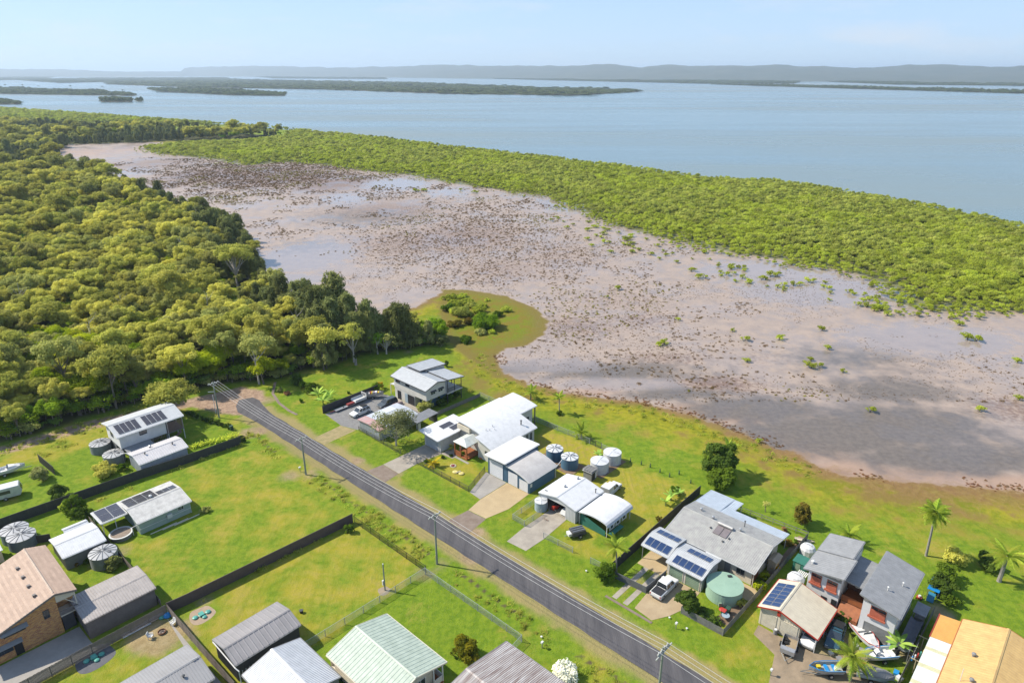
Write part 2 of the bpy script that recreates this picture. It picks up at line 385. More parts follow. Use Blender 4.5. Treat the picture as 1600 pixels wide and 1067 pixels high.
def fence(label, pts, kind, h, m, step=2.4, name='fence', group=None, pm=None, cat='fence', z=0):
    T = Thing(name, label, cat, pts[0][0], pts[0][1], 0, group); pm = pm or m
    pme = MB().box(-.035, .035, -.035, .035, 0, h + (.04 if kind != 'paling' else -.05))
    post_mesh = None
    for (ua, va), (ub, vb) in zip(pts, pts[1:]):
        Ls = math.hypot(ub - ua, vb - va); n = max(1, round(Ls / step)); w = Ls / n; ang = math.atan2(vb - va, ub - ua)
        g = MB()
        if kind == 'solid':
            k = max(4, int(w / .19)); z0 = .06
            g.box(.04, w - .04, -.012, .012, z0, h - .03)
            for i in range(k):
                x = .06 + (i + .5) * (w - .12) / k; g.box(x - .05, x + .05, -.028, .028, z0, h - .04)
            g.box(.036, w - .036, -.03, .03, h - .035, h + .01); g.box(.036, w - .036, -.03, .03, z0 - .05, z0 - .001)
        elif kind == 'paling':
            k = max(4, int(w / .115))
            for i in range(k):
                x = (i + .5) * w / k; dz = rnd.uniform(-.03, .03); g.box(x - .05, x + .05, -.012, .01, .03, h + dz)
            for zz in (.3, h - .3): g.box(.036, w - .036, .012, .05, zz, zz + .08)
        elif kind == 'bars':
            for zz in (.12, h - .08): g.box(.036, w - .036, -.02, .02, zz, zz + .04)
            k = max(4, int(w / .13))
            for i in range(k): x = (i + .5) * w / k; g.box(x - .012, x + .012, -.01, .01, .05, h)
        elif kind == 'rail':
            for zz in (h * .45, h - .12): g.box(.036, w - .036, -.025, .025, zz, zz + .1)
        else:  # wire mesh
            k = max(6, int(w / .16)); r = .011
            for i in range(k): x = (i + .5) * w / k; g.box(x - r, x + r, -.006, .006, .04, h)
            for i in range(int(h / .16)): zz = .06 + i * .16; g.box(.036, w - .036, -.005, .005, zz, zz + .018)
            g.box(.036, w - .036, -.02, .02, h - .02, h + .02)
        me = None
        for i in range(n):
            x, y = ua + (ub - ua) * i / n - pts[0][0], va + (vb - va) * i / n - pts[0][1]
            if me is None: o = g.obj('panel' if kind != 'wire' else 'wire_panel', m, T.e); me = o.data
            else: o = bpy.data.objects.new('panel' if kind != 'wire' else 'wire_panel', me); col.objects.link(o); o.parent = T.e
            o.location = (x, y, 0); o.rotation_euler = (0, 0, ang)
            if post_mesh is None: p = pme.obj('post', pm, T.e); post_mesh = p.data
            else: p = bpy.data.objects.new('post', post_mesh); col.objects.link(p); p.parent = T.e
            p.location = (x, y, 0); p.rotation_euler = (0, 0, ang)
    x, y = pts[-1][0] - pts[0][0], pts[-1][1] - pts[0][1]
    p = bpy.data.objects.new('post', post_mesh); col.objects.link(p); p.parent = T.e; p.location = (x, y, 0)
    return T

# ================================================================== LAND, WATER, AIR
def poly_sd(P, poly):
    """signed distance (inside > 0) of points P (N,2) to a polygon"""
    poly = np.asarray(poly, float); x, y = P[:, 0], P[:, 1]; d = np.full(len(P), 1e9); ins = np.zeros(len(P), bool)
    for (ax, ay), (bx, by) in zip(poly, np.roll(poly, -1, 0)):
        ex, ey = bx - ax, by - ay; t = np.clip(((x - ax) * ex + (y - ay) * ey) / max(ex * ex + ey * ey, 1e-9), 0, 1)
        d = np.minimum(d, (x - ax - t * ex) ** 2 + (y - ay - t * ey) ** 2)
        c = (ay > y) != (by > y)
        with np.errstate(divide='ignore', invalid='ignore'): ins ^= c & (x < (bx - ax) * (y - ay) / (by - ay if by != ay else 1e-9) + ax)
    return np.where(ins, 1, -1) * np.sqrt(d)
def vnoise(P, s, seed=0):
    """cheap smooth value noise on the plane, 0..1"""
    q = P / s + seed * 17.3; i = np.floor(q).astype(int); f = q - i; f = f * f * (3 - 2 * f)
    def h(a, b): return np.modf(np.abs(np.sin(a * 127.1 + b * 311.7 + seed * 74.7) * 43758.5453))[0]
    a, b = i[:, 0], i[:, 1]
    return (h(a, b) * (1 - f[:, 0]) + h(a + 1, b) * f[:, 0]) * (1 - f[:, 1]) + (h(a, b + 1) * (1 - f[:, 0]) + h(a + 1, b + 1) * f[:, 0]) * f[:, 1]
def fbm(P, s, seed=0): return (vnoise(P, s, seed) + .5 * vnoise(P, s / 2, seed + 1) + .25 * vnoise(P, s / 4, seed + 2)) / 1.75
def pp(l, z=0): return [at(*p, z) if len(p) == 2 else at(*p) for p in l]

MUD = pp([(772, 553), (776, 566), (790, 585), (830, 600), (880, 612), (940, 622), (1000, 629), (1050, 640), (1100, 655), (1150, 674), (1200, 694),
          (1250, 712), (1300, 738), (1350, 748), (1420, 753), (1500, 760), (1600, 768), (1760, 775), (1950, 740), (1950, 470), (1700, 455), (1500, 440), (1300, 380),
          (1000, 335), (850, 290), (640, 258), (520, 247), (400, 236), (250, 222), (100, 226), (78, 238), (90, 250), (150, 275), (200, 293), (260, 320), (320, 345), (360, 380),
          (380, 420), (400, 470), (470, 500), (560, 500), (650, 480), (690, 458), (740, 458), (790, 468), (830, 482), (848, 500), (846, 520), (825, 535), (790, 541)])
SPIT = pp([(690, 452), (745, 454), (795, 464), (836, 480), (856, 500), (852, 522), (828, 539), (792, 545), (776, 556), (780, 575), (790, 592), (770, 590), (740, 568), (705, 540), (680, 525)])
FOREST = pp([(-420, 860), (-200, 765), (0, 694), (80, 670), (165, 645), (240, 624), (300, 611), (345, 600), (400, 597), (440, 590), (482, 578), (520, 572), (560, 553), (640, 546), (690, 535), (702, 528),
             (686, 464, 12), (620, 470, 11), (560, 474, 11), (480, 462, 10), (440, 445, 9), (428, 405, 9), (408, 372, 9), (380, 345, 9), (330, 322, 8), (250, 302, 8), (170, 276, 7), (100, 250, 7), (72, 238, 5),
             (120, 229), (250, 221), (350, 219), (440, 214), (452, 201, 9), (380, 197, 9), (250, 193, 9), (150, 191, 9), (0, 186, 9), (-350, 184, 9), (-900, 300)])
MANG = pp([(1900, 500), (1700, 492), (1600, 489), (1520, 487), (1470, 489), (1425, 482), (1385, 468), (1392, 456), (1372, 442), (1330, 427), (1290, 419), (1240, 412), (1205, 404), (1150, 397), (1100, 387), (1050, 376), (1000, 364),
           (960, 352), (920, 337), (880, 318), (850, 306), (800, 299), (740, 292), (690, 284), (640, 274), (560, 266), (520, 259), (450, 253), (385, 259), (330, 249), (250, 241), (215, 233), (260, 226), (350, 223), (440, 215),
           (456, 203), (380, 197), (150, 192), (0, 187), (-300, 185), (-300, 164, 4), (0, 167, 4), (150, 177, 4), (300, 187, 4), (430, 197, 4), (520, 205, 4), (600, 212, 4), (700, 224, 4), (800, 234, 4), (900, 245, 4), (1000, 257, 4), (1080, 267, 4),
           (1150, 272, 4), (1200, 274, 4), (1270, 284, 4), (1340, 294, 4), (1420, 307, 4), (1480, 317, 4), (1530, 327, 4), (1600, 343, 4), (1750, 372, 4), (1900, 400, 4)])
SEA_EDGE = pp([(-300, 164, 3), (0, 167, 3), (150, 177, 3), (300, 187, 3), (430, 197, 3), (520, 205, 3), (600, 212, 3), (700, 224, 3), (800, 234, 3), (900, 245, 3), (1000, 257, 3), (1080, 267, 3), (1200, 274, 3), (1270, 284, 3), (1340, 294, 3),
               (1420, 307, 3), (1480, 317, 3), (1530, 327, 3), (1600, 343, 3), (1750, 372, 3), (1900, 400, 3)])
LAND = SEA_EDGE + [(600, 230), (700, -300), (-2400, -300), (-2400, 1500)]
TRACK = [W(*p) for p in [(-103, -95), (-101.5, -60), (-101, -42), (-100, -28), (-98, -18), (-95, -8), (-92, 4), (-86, 7), (-80, 3.5), (-76, 2.2), (-76, -2.2), (-80, -4), (-84, -6.2), (-90, -8.5), (-93.5, -18), (-95.5, -28), (-96.8, -42), (-97.5, -60), (-99, -95)]]
SPOTS = [(-72.5, -6.5, -66, -2.2), (-49, -20, -45.5, -2)]

ATTR = {}
def tile(x0, x1, y0, y1, st, hole=None):
    nx, ny = round((x1 - x0) / st), round((y1 - y0) / st)
    X, Y = np.meshgrid(x0 + np.arange(nx + 1) * st, y0 + np.arange(ny + 1) * st); V = np.stack([X.ravel(), Y.ravel()], 1)
    i, j = np.meshgrid(np.arange(nx), np.arange(ny)); a = (j * (nx + 1) + i).ravel(); Q = np.stack([a, a + 1, a + nx + 2, a + nx + 1], 1)
    c = V[Q].mean(1); keep = poly_sd(c, LAND) > -st
    if hole: keep &= ~((c[:, 0] > hole[0]) & (c[:, 0] < hole[1]) & (c[:, 1] > hole[2]) & (c[:, 1] < hole[3]))
    return V, Q[keep]
NEAR = (-144, 144, 40, 240)
V1, Q1 = tile(*NEAR, 1.0); V2, Q2 = tile(-2400, 696, -296, 1704, 8.0, NEAR)
PV = np.concatenate([V1, V2]); Q = np.concatenate([Q1, Q2 + len(V1)])
used = np.unique(Q); remap = np.full(len(PV), -1); remap[used] = np.arange(len(used)); PV = PV[used]; Q = remap[Q]
sd_mud = poly_sd(PV, MUD); sd_land = poly_sd(PV, LAND); sd_spit = poly_sd(PV, SPIT); sd_for = poly_sd(PV, FOREST); sd_trk = poly_sd(PV, TRACK); sd_man = poly_sd(PV, MANG)
SU_ = np.stack([PV[:, 0] * Ux + (PV[:, 1] - OY) * Uy, PV[:, 0] * Vx + (PV[:, 1] - OY) * Vy], 1); u_, v_ = SU_.T
dry = np.full(len(PV), .34)
def zone(u0, u1, v0, v1, val, soft=1.5):
    d = np.minimum.reduce([u_ - u0, u1 - u_, v_ - v0, v1 - v_]); w = np.clip(d / soft + .5, 0, 1); dry[:] = dry * (1 - w) + val * w
zone(-130, 120, 36, 48, .12, 8); zone(-20, 120, 46, 80, .42, 9)
zone(-62, -30, 28, 40, .22, 3); zone(-76, -47, 36, 60, .2, 8)
zone(-24, -9, 23, 38.6, .8, 3); zone(-9, 11, 22, 38.6, .68, 4); zone(-9, 11, 9, 16, .45, 2)
zone(-34, -20, 10, 18, .55, 2); zone(11, 30, 9, 38, .3, 2)
zone(-80, 70, 4.6, 9.5, .16, 2.); zone(-80, 70, -9, -4.6, .35, 2)
zone(-66, -28, -38, -9, .34, 3); zone(-60, -30, -22, -9, .5, 8); zone(-28, -9.3, -38, -9, .56, 2); zone(-9.2, 10, -32, -9, .03, 1.2)
zone(-97, -68, -46, -9, .2, 3); zone(-98, -88, -60, -9, .6, 4); zone(-70, -60, -60, -38, .2, 2); zone(-30, -10, -58, -38.5, .5, 2)
zone(30, 38, 5, 15, .5, 3); zone(-9.5, 14, -9, -4.5, .12, 2); zone(44, 90, 20, 46, .12, 4)
verge = 2.05 + 1.9 - np.abs(v_); verge = np.where((u_ > -78) & (u_ < 90), verge, -9.)
ditch = .42 - np.abs(v_ + 5.6 + .25 * np.sin(u_ * .5)); ditch = np.where(((u_ > -44) & (u_ < -12)) | ((u_ > -69) & (u_ < -58)) | ((u_ > -6) & (u_ < 8)) | ((u_ > 16) & (u_ < 26)), ditch, -3.)
ditch2 = .16 - np.abs(v_ - 6.3); ditch = np.maximum(ditch, np.where(((u_ > -53) & (u_ < -40)) | ((u_ > -33) & (u_ < -17)), ditch2, -3.))
bare = np.full(len(PV), -9.)
for (px, py, r) in [(1270, 1010, 3.5), (1330, 1040, 4), (1300, 985, 2.2), (1420, 1020, 2.5), (735, 868, 1.6), (745, 830, 1.5), (610, 737, 2.2), (660, 895, 1.6), (490, 740, 1.5), (320, 940, 1.2), (240, 985, 3.2), (270, 985, 2.6), (225, 1005, 2.4), (255, 1005, 2.6), (290, 1000, 1.6), (215, 985, 1.2),
                    (170, 870, 2.5), (690, 880, 1.4), (560, 720, 1.5), (1000, 900, 1.), (545, 730, 1.2), (420, 625, 2), (395, 675, 3), (450, 745, 2), (640, 550, 1), (1470, 960, 2)]:
    x, y = at(px, py); bare = np.maximum(bare, r - np.hypot(PV[:, 0] - x, PV[:, 1] - y))
algae = np.zeros(len(PV)); sand = np.zeros(len(PV)); brown = np.zeros(len(PV))
def blob(arr, px, py, rx, ry, val=1.):
    x, y = at(px, py); arr[:] = np.maximum(arr, val * np.exp(-((PV[:, 0] - x) / rx) ** 2 - ((PV[:, 1] - y) / ry) ** 2))
for a in [(1290, 680, 26, 9), (1400, 665, 22, 11), (1180, 640, 18, 7), (1480, 715, 20, 7), (1390, 610, 20, 10, .7), (1330, 560, 22, 12, .55), (960, 580, 26, 7, .75), (1060, 615, 16, 5, .7), (820, 575, 12, 5, .6), (1560, 700, 16, 8, .6), (560, 340, 40, 30, .45), (480, 385, 16, 16, .5)]: blob(algae, *a)
for a in [(1200, 690, 10, 5), (1330, 735, 14, 6), (1080, 640, 12, 4), (1450, 742, 18, 5), (930, 610, 10, 4, .8), (1250, 705, 14, 6), (1570, 755, 16, 5), (1150, 655, 10, 4, .9), (130, 238, 60, 60, .8), (230, 232, 80, 50, .7)]: blob(sand, *a)
for a in [(430, 275, 60, 70), (340, 272, 50, 70, .9), (520, 285, 40, 60, .8), (250, 255, 60, 70, .6), (640, 380, 45, 40, .55), (720, 370, 45, 50, .6), (600, 330, 50, 50, .6), (780, 420, 30, 30, .5), (900, 510, 20, 14, .55), (860, 400, 35, 40, .45), (960, 470, 30, 20, .4), (1120, 600, 14, 7, .7), (1040, 560, 18, 8, .5), (1590, 640, 14, 10, .6), (1000, 500, 18, 10, .5), (1180, 560, 14, 8, .35)]: blob(brown, *a)

wet = np.zeros(len(PV)); WET = [(480, 400, 26, 34), (455, 440, 14, 14), (900, 318, 30, 40), (830, 300, 30, 40, .8), (1290, 455, 40, 22), (1200, 425, 40, 24, .9), (1450, 530, 36, 18, .9), (620, 288, 40, 50, .8), (700, 300, 30, 40, .7), (860, 570, 18, 6, 1.), (960, 600, 22, 5, .9), (540, 310, 30, 40, .7), (1000, 350, 20, 26, .6), (200, 270, 40, 60, .6), (1560, 560, 20, 16, .6)]
for a in WET: blob(wet, *a)
rust = np.zeros(len(PV))
for a in [(1300, 738, 6, 3), (1380, 756, 9, 4), (1460, 768, 10, 4.5), (1540, 775, 10, 5), (1610, 785, 10, 6), (1230, 712, 6, 3), (1150, 680, 5, 2.5, .8), (1060, 646, 6, 2.5, .8), (970, 627, 8, 2.5, .8), (880, 612, 8, 2.5, .7), (1330, 765, 8, 3, .6), (1480, 800, 9, 4, .6)]: blob(rust, *a)
gm = bpy.data.meshes.new("ground"); zz = np.where(sd_land < 25, np.clip(sd_land / 25, -1, 1) * .0 - np.clip(1 - sd_land / 25, 0, 2) * .55, 0.)
gm.from_pydata(np.column_stack([PV, zz]).tolist(), [], Q.tolist()); gm.update()
for nme, arr in (("mud", sd_mud), ("spit", sd_spit), ("forest", sd_for), ("track", sd_trk), ("dry", dry), ("verge", verge), ("ditch", ditch), ("bare", bare), ("algae", algae), ("sand", sand), ("brown", brown), ("wet", wet), ("rust", rust), ("mangrove", sd_man)):
    gm.attributes.new(nme, 'FLOAT', 'POINT').data.foreach_set('value', np.asarray(arr, np.float32))
ground = bpy.data.objects.new("ground", gm); col.objects.link(ground); ground['kind'] = 'structure'

def ground_material():
    m = bpy.data.materials.new("ground_cover"); m.use_nodes = True; nt = m.node_tree; b = nt.nodes['Principled BSDF']; l = nt.links.new
    tcn = nt.nodes.new("ShaderNodeTexCoord"); P = tcn.outputs['Object']
    def nz(scale, detail=4, rough=.6, stretch=None):
        n = nt.nodes.new("ShaderNodeTexNoise"); n.inputs['Scale'].default_value = scale; n.inputs['Detail'].default_value = detail; n.inputs['Roughness'].default_value = rough
        if stretch:
            q = nt.nodes.new("ShaderNodeMapping"); q.inputs['Scale'].default_value = stretch[:3]; q.inputs['Rotation'].default_value = (0, 0, stretch[3]); l(P, q.inputs[0]); l(q.outputs[0], n.inputs['Vector'])
        else: l(P, n.inputs['Vector'])
        return n.outputs['Fac']
    def attr(n): a = nt.nodes.new("ShaderNodeAttribute"); a.attribute_name = n; return a.outputs['Fac']
    def mth(op, a, c=None, d=None):
        n = nt.nodes.new("ShaderNodeMath"); n.operation = op
        for k, x in enumerate((a, c, d)):
            if x is None: continue
            if isinstance(x, (int, float)): n.inputs[k].default_value = x
            else: l(x, n.inputs[k])
        return n.outputs[0]
    def mask(a, n, amp, lo, hi):
        s = mth('ADD', a, mth('MULTIPLY', mth('SUBTRACT', n, .5), amp)); r = nt.nodes.new("ShaderNodeMapRange"); r.interpolation_type = 'SMOOTHSTEP'
        r.inputs['From Min'].default_value = lo; r.inputs['From Max'].default_value = hi; l(s, r.inputs[0]); return r.outputs[0]
    def mix(f, a, c):
        n = nt.nodes.new("ShaderNodeMix"); n.data_type = 'RGBA'
        if isinstance(f, (int, float)): n.inputs[0].default_value = f
        else: l(f, n.inputs[0])
        for k, x in ((6, a), (7, c)):
            if isinstance(x, tuple): n.inputs[k].default_value = (*x, 1)
            else: l(x, n.inputs[k])
        return n.outputs[2]
    n_big, n_mid, n_sm, n_fine = nz(.045, 3), nz(.22, 5), nz(.9, 5), nz(4.5, 4, .7)
    streak = nz(.5, 4, .6, (1, .18, 1, -A))
    # lawn
    lush = mix(mask(n_sm, n_fine, .4, .35, .65), (.095, .160, .010), (.162, .225, .016))
    yel = mix(mask(n_sm, n_fine, .5, .35, .7), (.245, .225, .020), (.31, .25, .05))
    c = mix(mask(attr('dry'), n_mid, 1.7, .2, .8), lush, yel)
    c = mix(mth('MULTIPLY', mask(n_big, streak, .5, .55, .8), .55), c, (.20, .20, .014))
    c = mix(mth('MULTIPLY', mask(attr('dry'), n_sm, 1.0, .75, 1.05), .8), c, (.28, .175, .06))
    c = mix(mth('MULTIPLY', mask(n_fine, n_sm, .6, .5, .85), .42), c, (.06, .10, .01))
    mow = nz(1.6, 3, .6, (1, .05, 1, -A)); c = mix(mth('MULTIPLY', mask(mow, n_sm, .5, .45, .75), .3), c, (.085, .14, .012))
    c = mix(mth('MULTIPLY', mask(nz(.11, 6, .75), n_fine, .35, .56, .68), .45), c, (.26, .22, .05))
    # verge, tracks, bare soil, ditches
    c = mix(mth('MULTIPLY', mask(attr('verge'), n_mid, 3.6, -.9, 1.0), .85), c, mix(n_sm, (.30, .225, .105), (.21, .18, .08)))
    soil = mix(mask(n_sm, n_fine, .6, .35, .65), (.33, .235, .165), (.22, .15, .105))
    c = mix(mth('MULTIPLY', mask(attr('bare'), n_mid, 5.0, -.8, 1.6), .7), c, soil)
    c = mix(mask(attr('track'), n_mid, 3.0, -.7, .9), c, soil)
    c = mix(mth('MULTIPLY', mask(attr('ditch'), n_sm, .9, -.15, .3), .85), c, (.075, .05, .04))
    # salt marsh fringe
    edge = mth('MULTIPLY', attr('mud'), 1.0)
    mz = mask(edge, n_mid, 17.0, -19.0, -3.0)
    wet = mix(mask(n_mid, n_sm, .6, .35, .62), (.155, .15, .010), (.26, .24, .014))
    wet = mix(mask(n_big, n_mid, .7, .5, .68), wet, (.17, .115, .035))
    c = mix(mth('MULTIPLY', mz, .9), c, wet)
    c = mix(mth('MULTIPLY', mask(edge, n_mid, 6.0, -4.2, -.4), .85), c, mix(n_sm, (.20, .115, .06), (.15, .105, .04)))
    sp = mask(attr('spit'), n_mid, 5, -1.0, 1.5)
    spc = mix(mask(n_mid, n_sm, .6, .38, .62), (.125, .155, .010), (.16, .125, .02))
    spc = mix(mask(attr('spit'), n_mid, 9.0, 1.0, 7.0), (.15, .12, .03), spc)
    c = mix(sp, c, spc)
    c = mix(mask(attr('forest'), n_mid, 5.0, -1.5, 2.5), c, mix(n_sm, (.07, .065, .03), (.09, .10, .03)))
    # tidal flat
    mudc = mix(mask(n_mid, n_sm, .5, .3, .7), (.315, .242, .190), (.25, .198, .165))
    mudc = mix(mth('MULTIPLY', mask(attr('brown'), n_sm, 1.5, .22, .8), .9), mudc, mix(n_fine, (.12, .07, .048), (.18, .115, .08)))
    mudc = mix(mask(attr('sand'), n_mid, .8, .3, .9), mudc, mix(n_sm, (.34, .225, .155), (.28, .19, .135)))
    mudc = mix(mth('MULTIPLY', mask(attr('algae'), n_mid, .9, .1, .7), .92), mudc, mix(mask(n_sm, n_fine, .8, .3, .7), (.085, .072, .060), (.135, .112, .092)))
    mudc = mix(mth('MULTIPLY', mask(n_fine, n_mid, .9, .62, .8), .5), mudc, (.13, .085, .065))
    pool = mask(attr('wet'), n_mid, .9, .35, .75)
    mudc = mix(mth('MULTIPLY', pool, .55), mudc, (.24, .205, .19))
    m_mud = mask(mth('ADD', edge, mth('MULTIPLY', mth('SUBTRACT', n_mid, .5), 5.0)), n_sm, 2.6, -.5, .5)
    m_mud = mth('MULTIPLY', m_mud, mth('SUBTRACT', 1.0, mask(attr('spit'), n_mid, 5.0, -.3, .8)))
    c = mix(m_mud, c, mudc)
    c = mix(mth('MULTIPLY', mask(attr('mangrove'), n_mid, 5.0, -1.0, 3.0), .8), c, (.11, .12, .025))
    c = mix(mth('MULTIPLY', mask(attr('rust'), n_sm, 1.6, .35, 1.0), .65), c, mix(mask(n_sm, n_fine, .7, .3, .7), (.17, .085, .04), (.23, .15, .06)))
    l(c, b.inputs['Base Color'])
    wetness = mask(n_big, n_mid, .5, .42, .62)
    rr = mth('ADD', .10, mth('MULTIPLY', mth('SUBTRACT', 1.0, mth('MAXIMUM', pool, mth('MULTIPLY', wetness, .6))), .45))
    rough = mth('ADD', mth('MULTIPLY', m_mud, rr), mth('MULTIPLY', mth('SUBTRACT', 1.0, m_mud), .95)); l(rough, b.inputs['Roughness'])
    l(mth('ADD', .12, mth('MULTIPLY', m_mud, .42)), b.inputs['Specular IOR Level'])
    bp = nt.nodes.new("ShaderNodeBump"); bp.inputs['Distance'].default_value = .25
    l(mth('ADD', mth('MULTIPLY', mth('SUBTRACT', 1.0, m_mud), .5), .03), bp.inputs['Strength']); l(mth('ADD', n_fine, mth('MULTIPLY', n_sm, 1.5)), bp.inputs['Height']); l(bp.outputs[0], b.inputs['Normal'])
    return m
gm.materials.append(ground_material())

# bay: one sheet to the horizon
def sea_material():
    m = bpy.data.materials.new("bay_water"); m.use_nodes = True; nt = m.node_tree; b = nt.nodes['Principled BSDF']; l = nt.links.new
    t = nt.nodes.new("ShaderNodeTexCoord"); n = nt.nodes.new("ShaderNodeTexNoise"); mp_ = nt.nodes.new("ShaderNodeMapping"); mp_.inputs['Scale'].default_value = (.0011, .0045, 1)
    mp_.inputs['Rotation'].default_value = (0, 0, .12)
    n.inputs['Scale'].default_value = 1.0; n.inputs['Detail'].default_value = 5; l(t.outputs['Object'], mp_.inputs[0]); l(mp_.outputs[0], n.inputs['Vector'])
    x = nt.nodes.new("ShaderNodeMix"); x.data_type = 'RGBA'; x.inputs[6].default_value = (.085, .15, .165, 1); x.inputs[7].default_value = (.165, .20, .19, 1)
    r = nt.nodes.new("ShaderNodeMapRange"); r.inputs['From Min'].default_value = .36; r.inputs['From Max'].default_value = .64; l(n.outputs['Fac'], r.inputs[0]); l(r.outputs[0], x.inputs[0]); l(x.outputs[2], b.inputs['Base Color'])
    b.inputs['IOR'].default_value = 1.33
    r2 = nt.nodes.new('ShaderNodeMapRange'); r2.inputs['From Min'].default_value = .35; r2.inputs['From Max'].default_value = .65; r2.inputs['To Min'].default_value = .12; r2.inputs['To Max'].default_value = .36; l(n.outputs['Fac'], r2.inputs[0]); l(r2.outputs[0], b.inputs['Roughness'])
    w = nt.nodes.new("ShaderNodeTexNoise"); w.inputs['Scale'].default_value = .35; w.inputs['Detail'].default_value = 4; l(t.outputs['Object'], w.inputs['Vector'])
    bp = nt.nodes.new("ShaderNodeBump"); bp.inputs['Strength'].default_value = .5; bp.inputs['Distance'].default_value = .5; l(w.outputs['Fac'], bp.inputs['Height']); l(bp.outputs[0], b.inputs['Normal'])
    return m
SEAM = sea_material()
so = MB().add([(-30000, -4000, -.5), (30000, -4000, -.5), (30000, 30000, -.5), (-30000, 30000, -.5)], [(0, 1, 2, 3)]).obj('bay_water', SEAM); so['kind'] = 'structure'

# far hills beyond the bay
HILLM = mat('hill_forest', (.045, .062, .045), .95, (.075, .085, .062), .004, detail=8)
def hills():
    prof = [(-700, 108), (-300, 109.5), (0, 109), (100, 110), (200, 112), (283, 112.5), (292, 107), (400, 105), (520, 107), (620, 106), (660, 104), (800, 105), (910, 103), (1000, 105), (1040, 103.5), (1160, 105), (1220, 104), (1300, 107), (1400, 106), (1490, 105), (1600, 107), (1900, 106), (2400, 108)]
    base = [(-700, 121), (200, 120.5), (285, 120.0), (300, 119.5), (600, 121.5), (900, 125), (1100, 127), (1600, 130), (2400, 130)]
    xs = np.arange(-690, 2390, 7.0); py = np.interp(xs, *zip(*prof)); pb = np.interp(xs, *zip(*base)); rows = 12; vs, fs = [], []
    for i, (x, yt, yb) in enumerate(zip(xs, py, pb)):
        X, Y = at(x, yb); D = math.hypot(X, Y); dx, dy = X / D, Y / D
        depth = 1700 + .12 * D; ht = CAMH + (HORIZ - yt) * (D + depth * .75) / FPX / .93
        for k in range(rows):
            f = k / (rows - 1); q = D + depth * f
            env = min(1, (f / .75)) ** .8 if f < .75 else 1 - (f - .75) * 2
            n = mnoise.fractal(Vector((dx * q / 420, dy * q / 420, 3)), .8, 2.1, 5); n2 = mnoise.noise(Vector((dx * q / 1500, dy * q / 1500, 8)))
            vs.append((dx * q, dy * q, -3 + ht * env * (1 + .16 * n2 * (f < .7)) + n * 24 * (f ** .5)))
        if i:
            a = (i - 1) * rows; fs += [(a + k, a + rows + k, a + rows + k + 1, a + k + 1) for k in range(rows - 1)]
    o = MB().add(vs, fs).obj('hills', HILLM, smooth=True); o['kind'] = 'structure'
hills()

# ================================================================== PLANTS
def np_mesh(name, V, F, m, tint=None):
    me = bpy.data.meshes.new(name); nf, k = F.shape
    me.vertices.add(len(V)); me.vertices.foreach_set('co', np.asarray(V, np.float32).ravel())
    me.loops.add(nf * k); me.loops.foreach_set('vertex_index', F.astype(np.int32).ravel())
    me.polygons.add(nf); me.polygons.foreach_set('loop_start', np.arange(0, nf * k, k, dtype=np.int32))
    me.update(calc_edges=True)
    if tint is not None: me.attributes.new('tint', 'FLOAT', 'POINT').data.foreach_set('value', np.asarray(tint, np.float32))
    me.materials.append(m); return me
def quads(C, N, S, rng, aspect=1.0, droop=None):
    N = N / np.maximum(np.linalg.norm(N, axis=1, keepdims=True), 1e-6); r = rng.normal(size=C.shape)
    if droop is not None: r = np.array([0, 0, -1.]) * droop + r * (1 - droop)
    a = r - (r * N).sum(1, keepdims=True) * N; a /= np.maximum(np.linalg.norm(a, axis=1, keepdims=True), 1e-6); b = np.cross(N, a)
    S = S[:, None]; a = a * S * aspect; b = b * S / aspect ** .5
    V = np.stack([C - a * .6, C + b * .5, C + a * .6, C - b * .5], 1).reshape(-1, 3); return V, np.arange(len(V)).reshape(-1, 4)
def clump_crown(seed, clumps, per, leaf, m, name='crown', jit=.45, flat=.8, aspect=1.25, droop=None, up=.45, lean=0.):
    rng = np.random.default_rng(seed); Cs, Ns, Ss, Ts = [], [], [], []
    for (cx, cy, cz, r) in clumps:
        n = max(8, int(per * r * r)); d = rng.normal(size=(n, 3)); d /= np.linalg.norm(d, axis=1, keepdims=True); d[:, 2] = np.where(d[:, 2] < -.45, -d[:, 2], d[:, 2])
        rad = r * rng.uniform(.5, 1.0, (n, 1)) ** .6 * rng.uniform(.85, 1.25, (n, 1)); c = np.array([cx, cy, cz]) + d * rad * np.array([1, 1, flat])
        Cs.append(c); Ns.append(d + rng.normal(size=(n, 3)) * jit + np.array([0, 0, up])); Ss.append(leaf * rng.uniform(.6, 1.35, n))
        Ts.append(np.clip(rng.uniform(0, 1) * .7 + rng.uniform(0, .3, n), 0, 1))
    C, N, S, T = (np.concatenate(x) for x in (Cs, Ns, Ss, Ts)); V, F = quads(C, N, S, rng, aspect, droop)
    return np_mesh(name, V, F, m, np.repeat(T, 4))
def crown_clumps(seed, H, Rr, n, zc=.68, rz=.32, rmin=.28, rmax=.46, dome=-.15):
    rng = np.random.default_rng(seed + 900); out = []
    for i in range(n):
        d = rng.normal(size=3); d /= np.linalg.norm(d); 
        if d[2] < dome: d[2] = -d[2]
        k = rng.uniform(.35, 1.12); out.append((d[0] * Rr * k * .85, d[1] * Rr * k * .85, H * zc + d[2] * H * rz * k * .85, Rr * rng.uniform(rmin, rmax)))
    return out
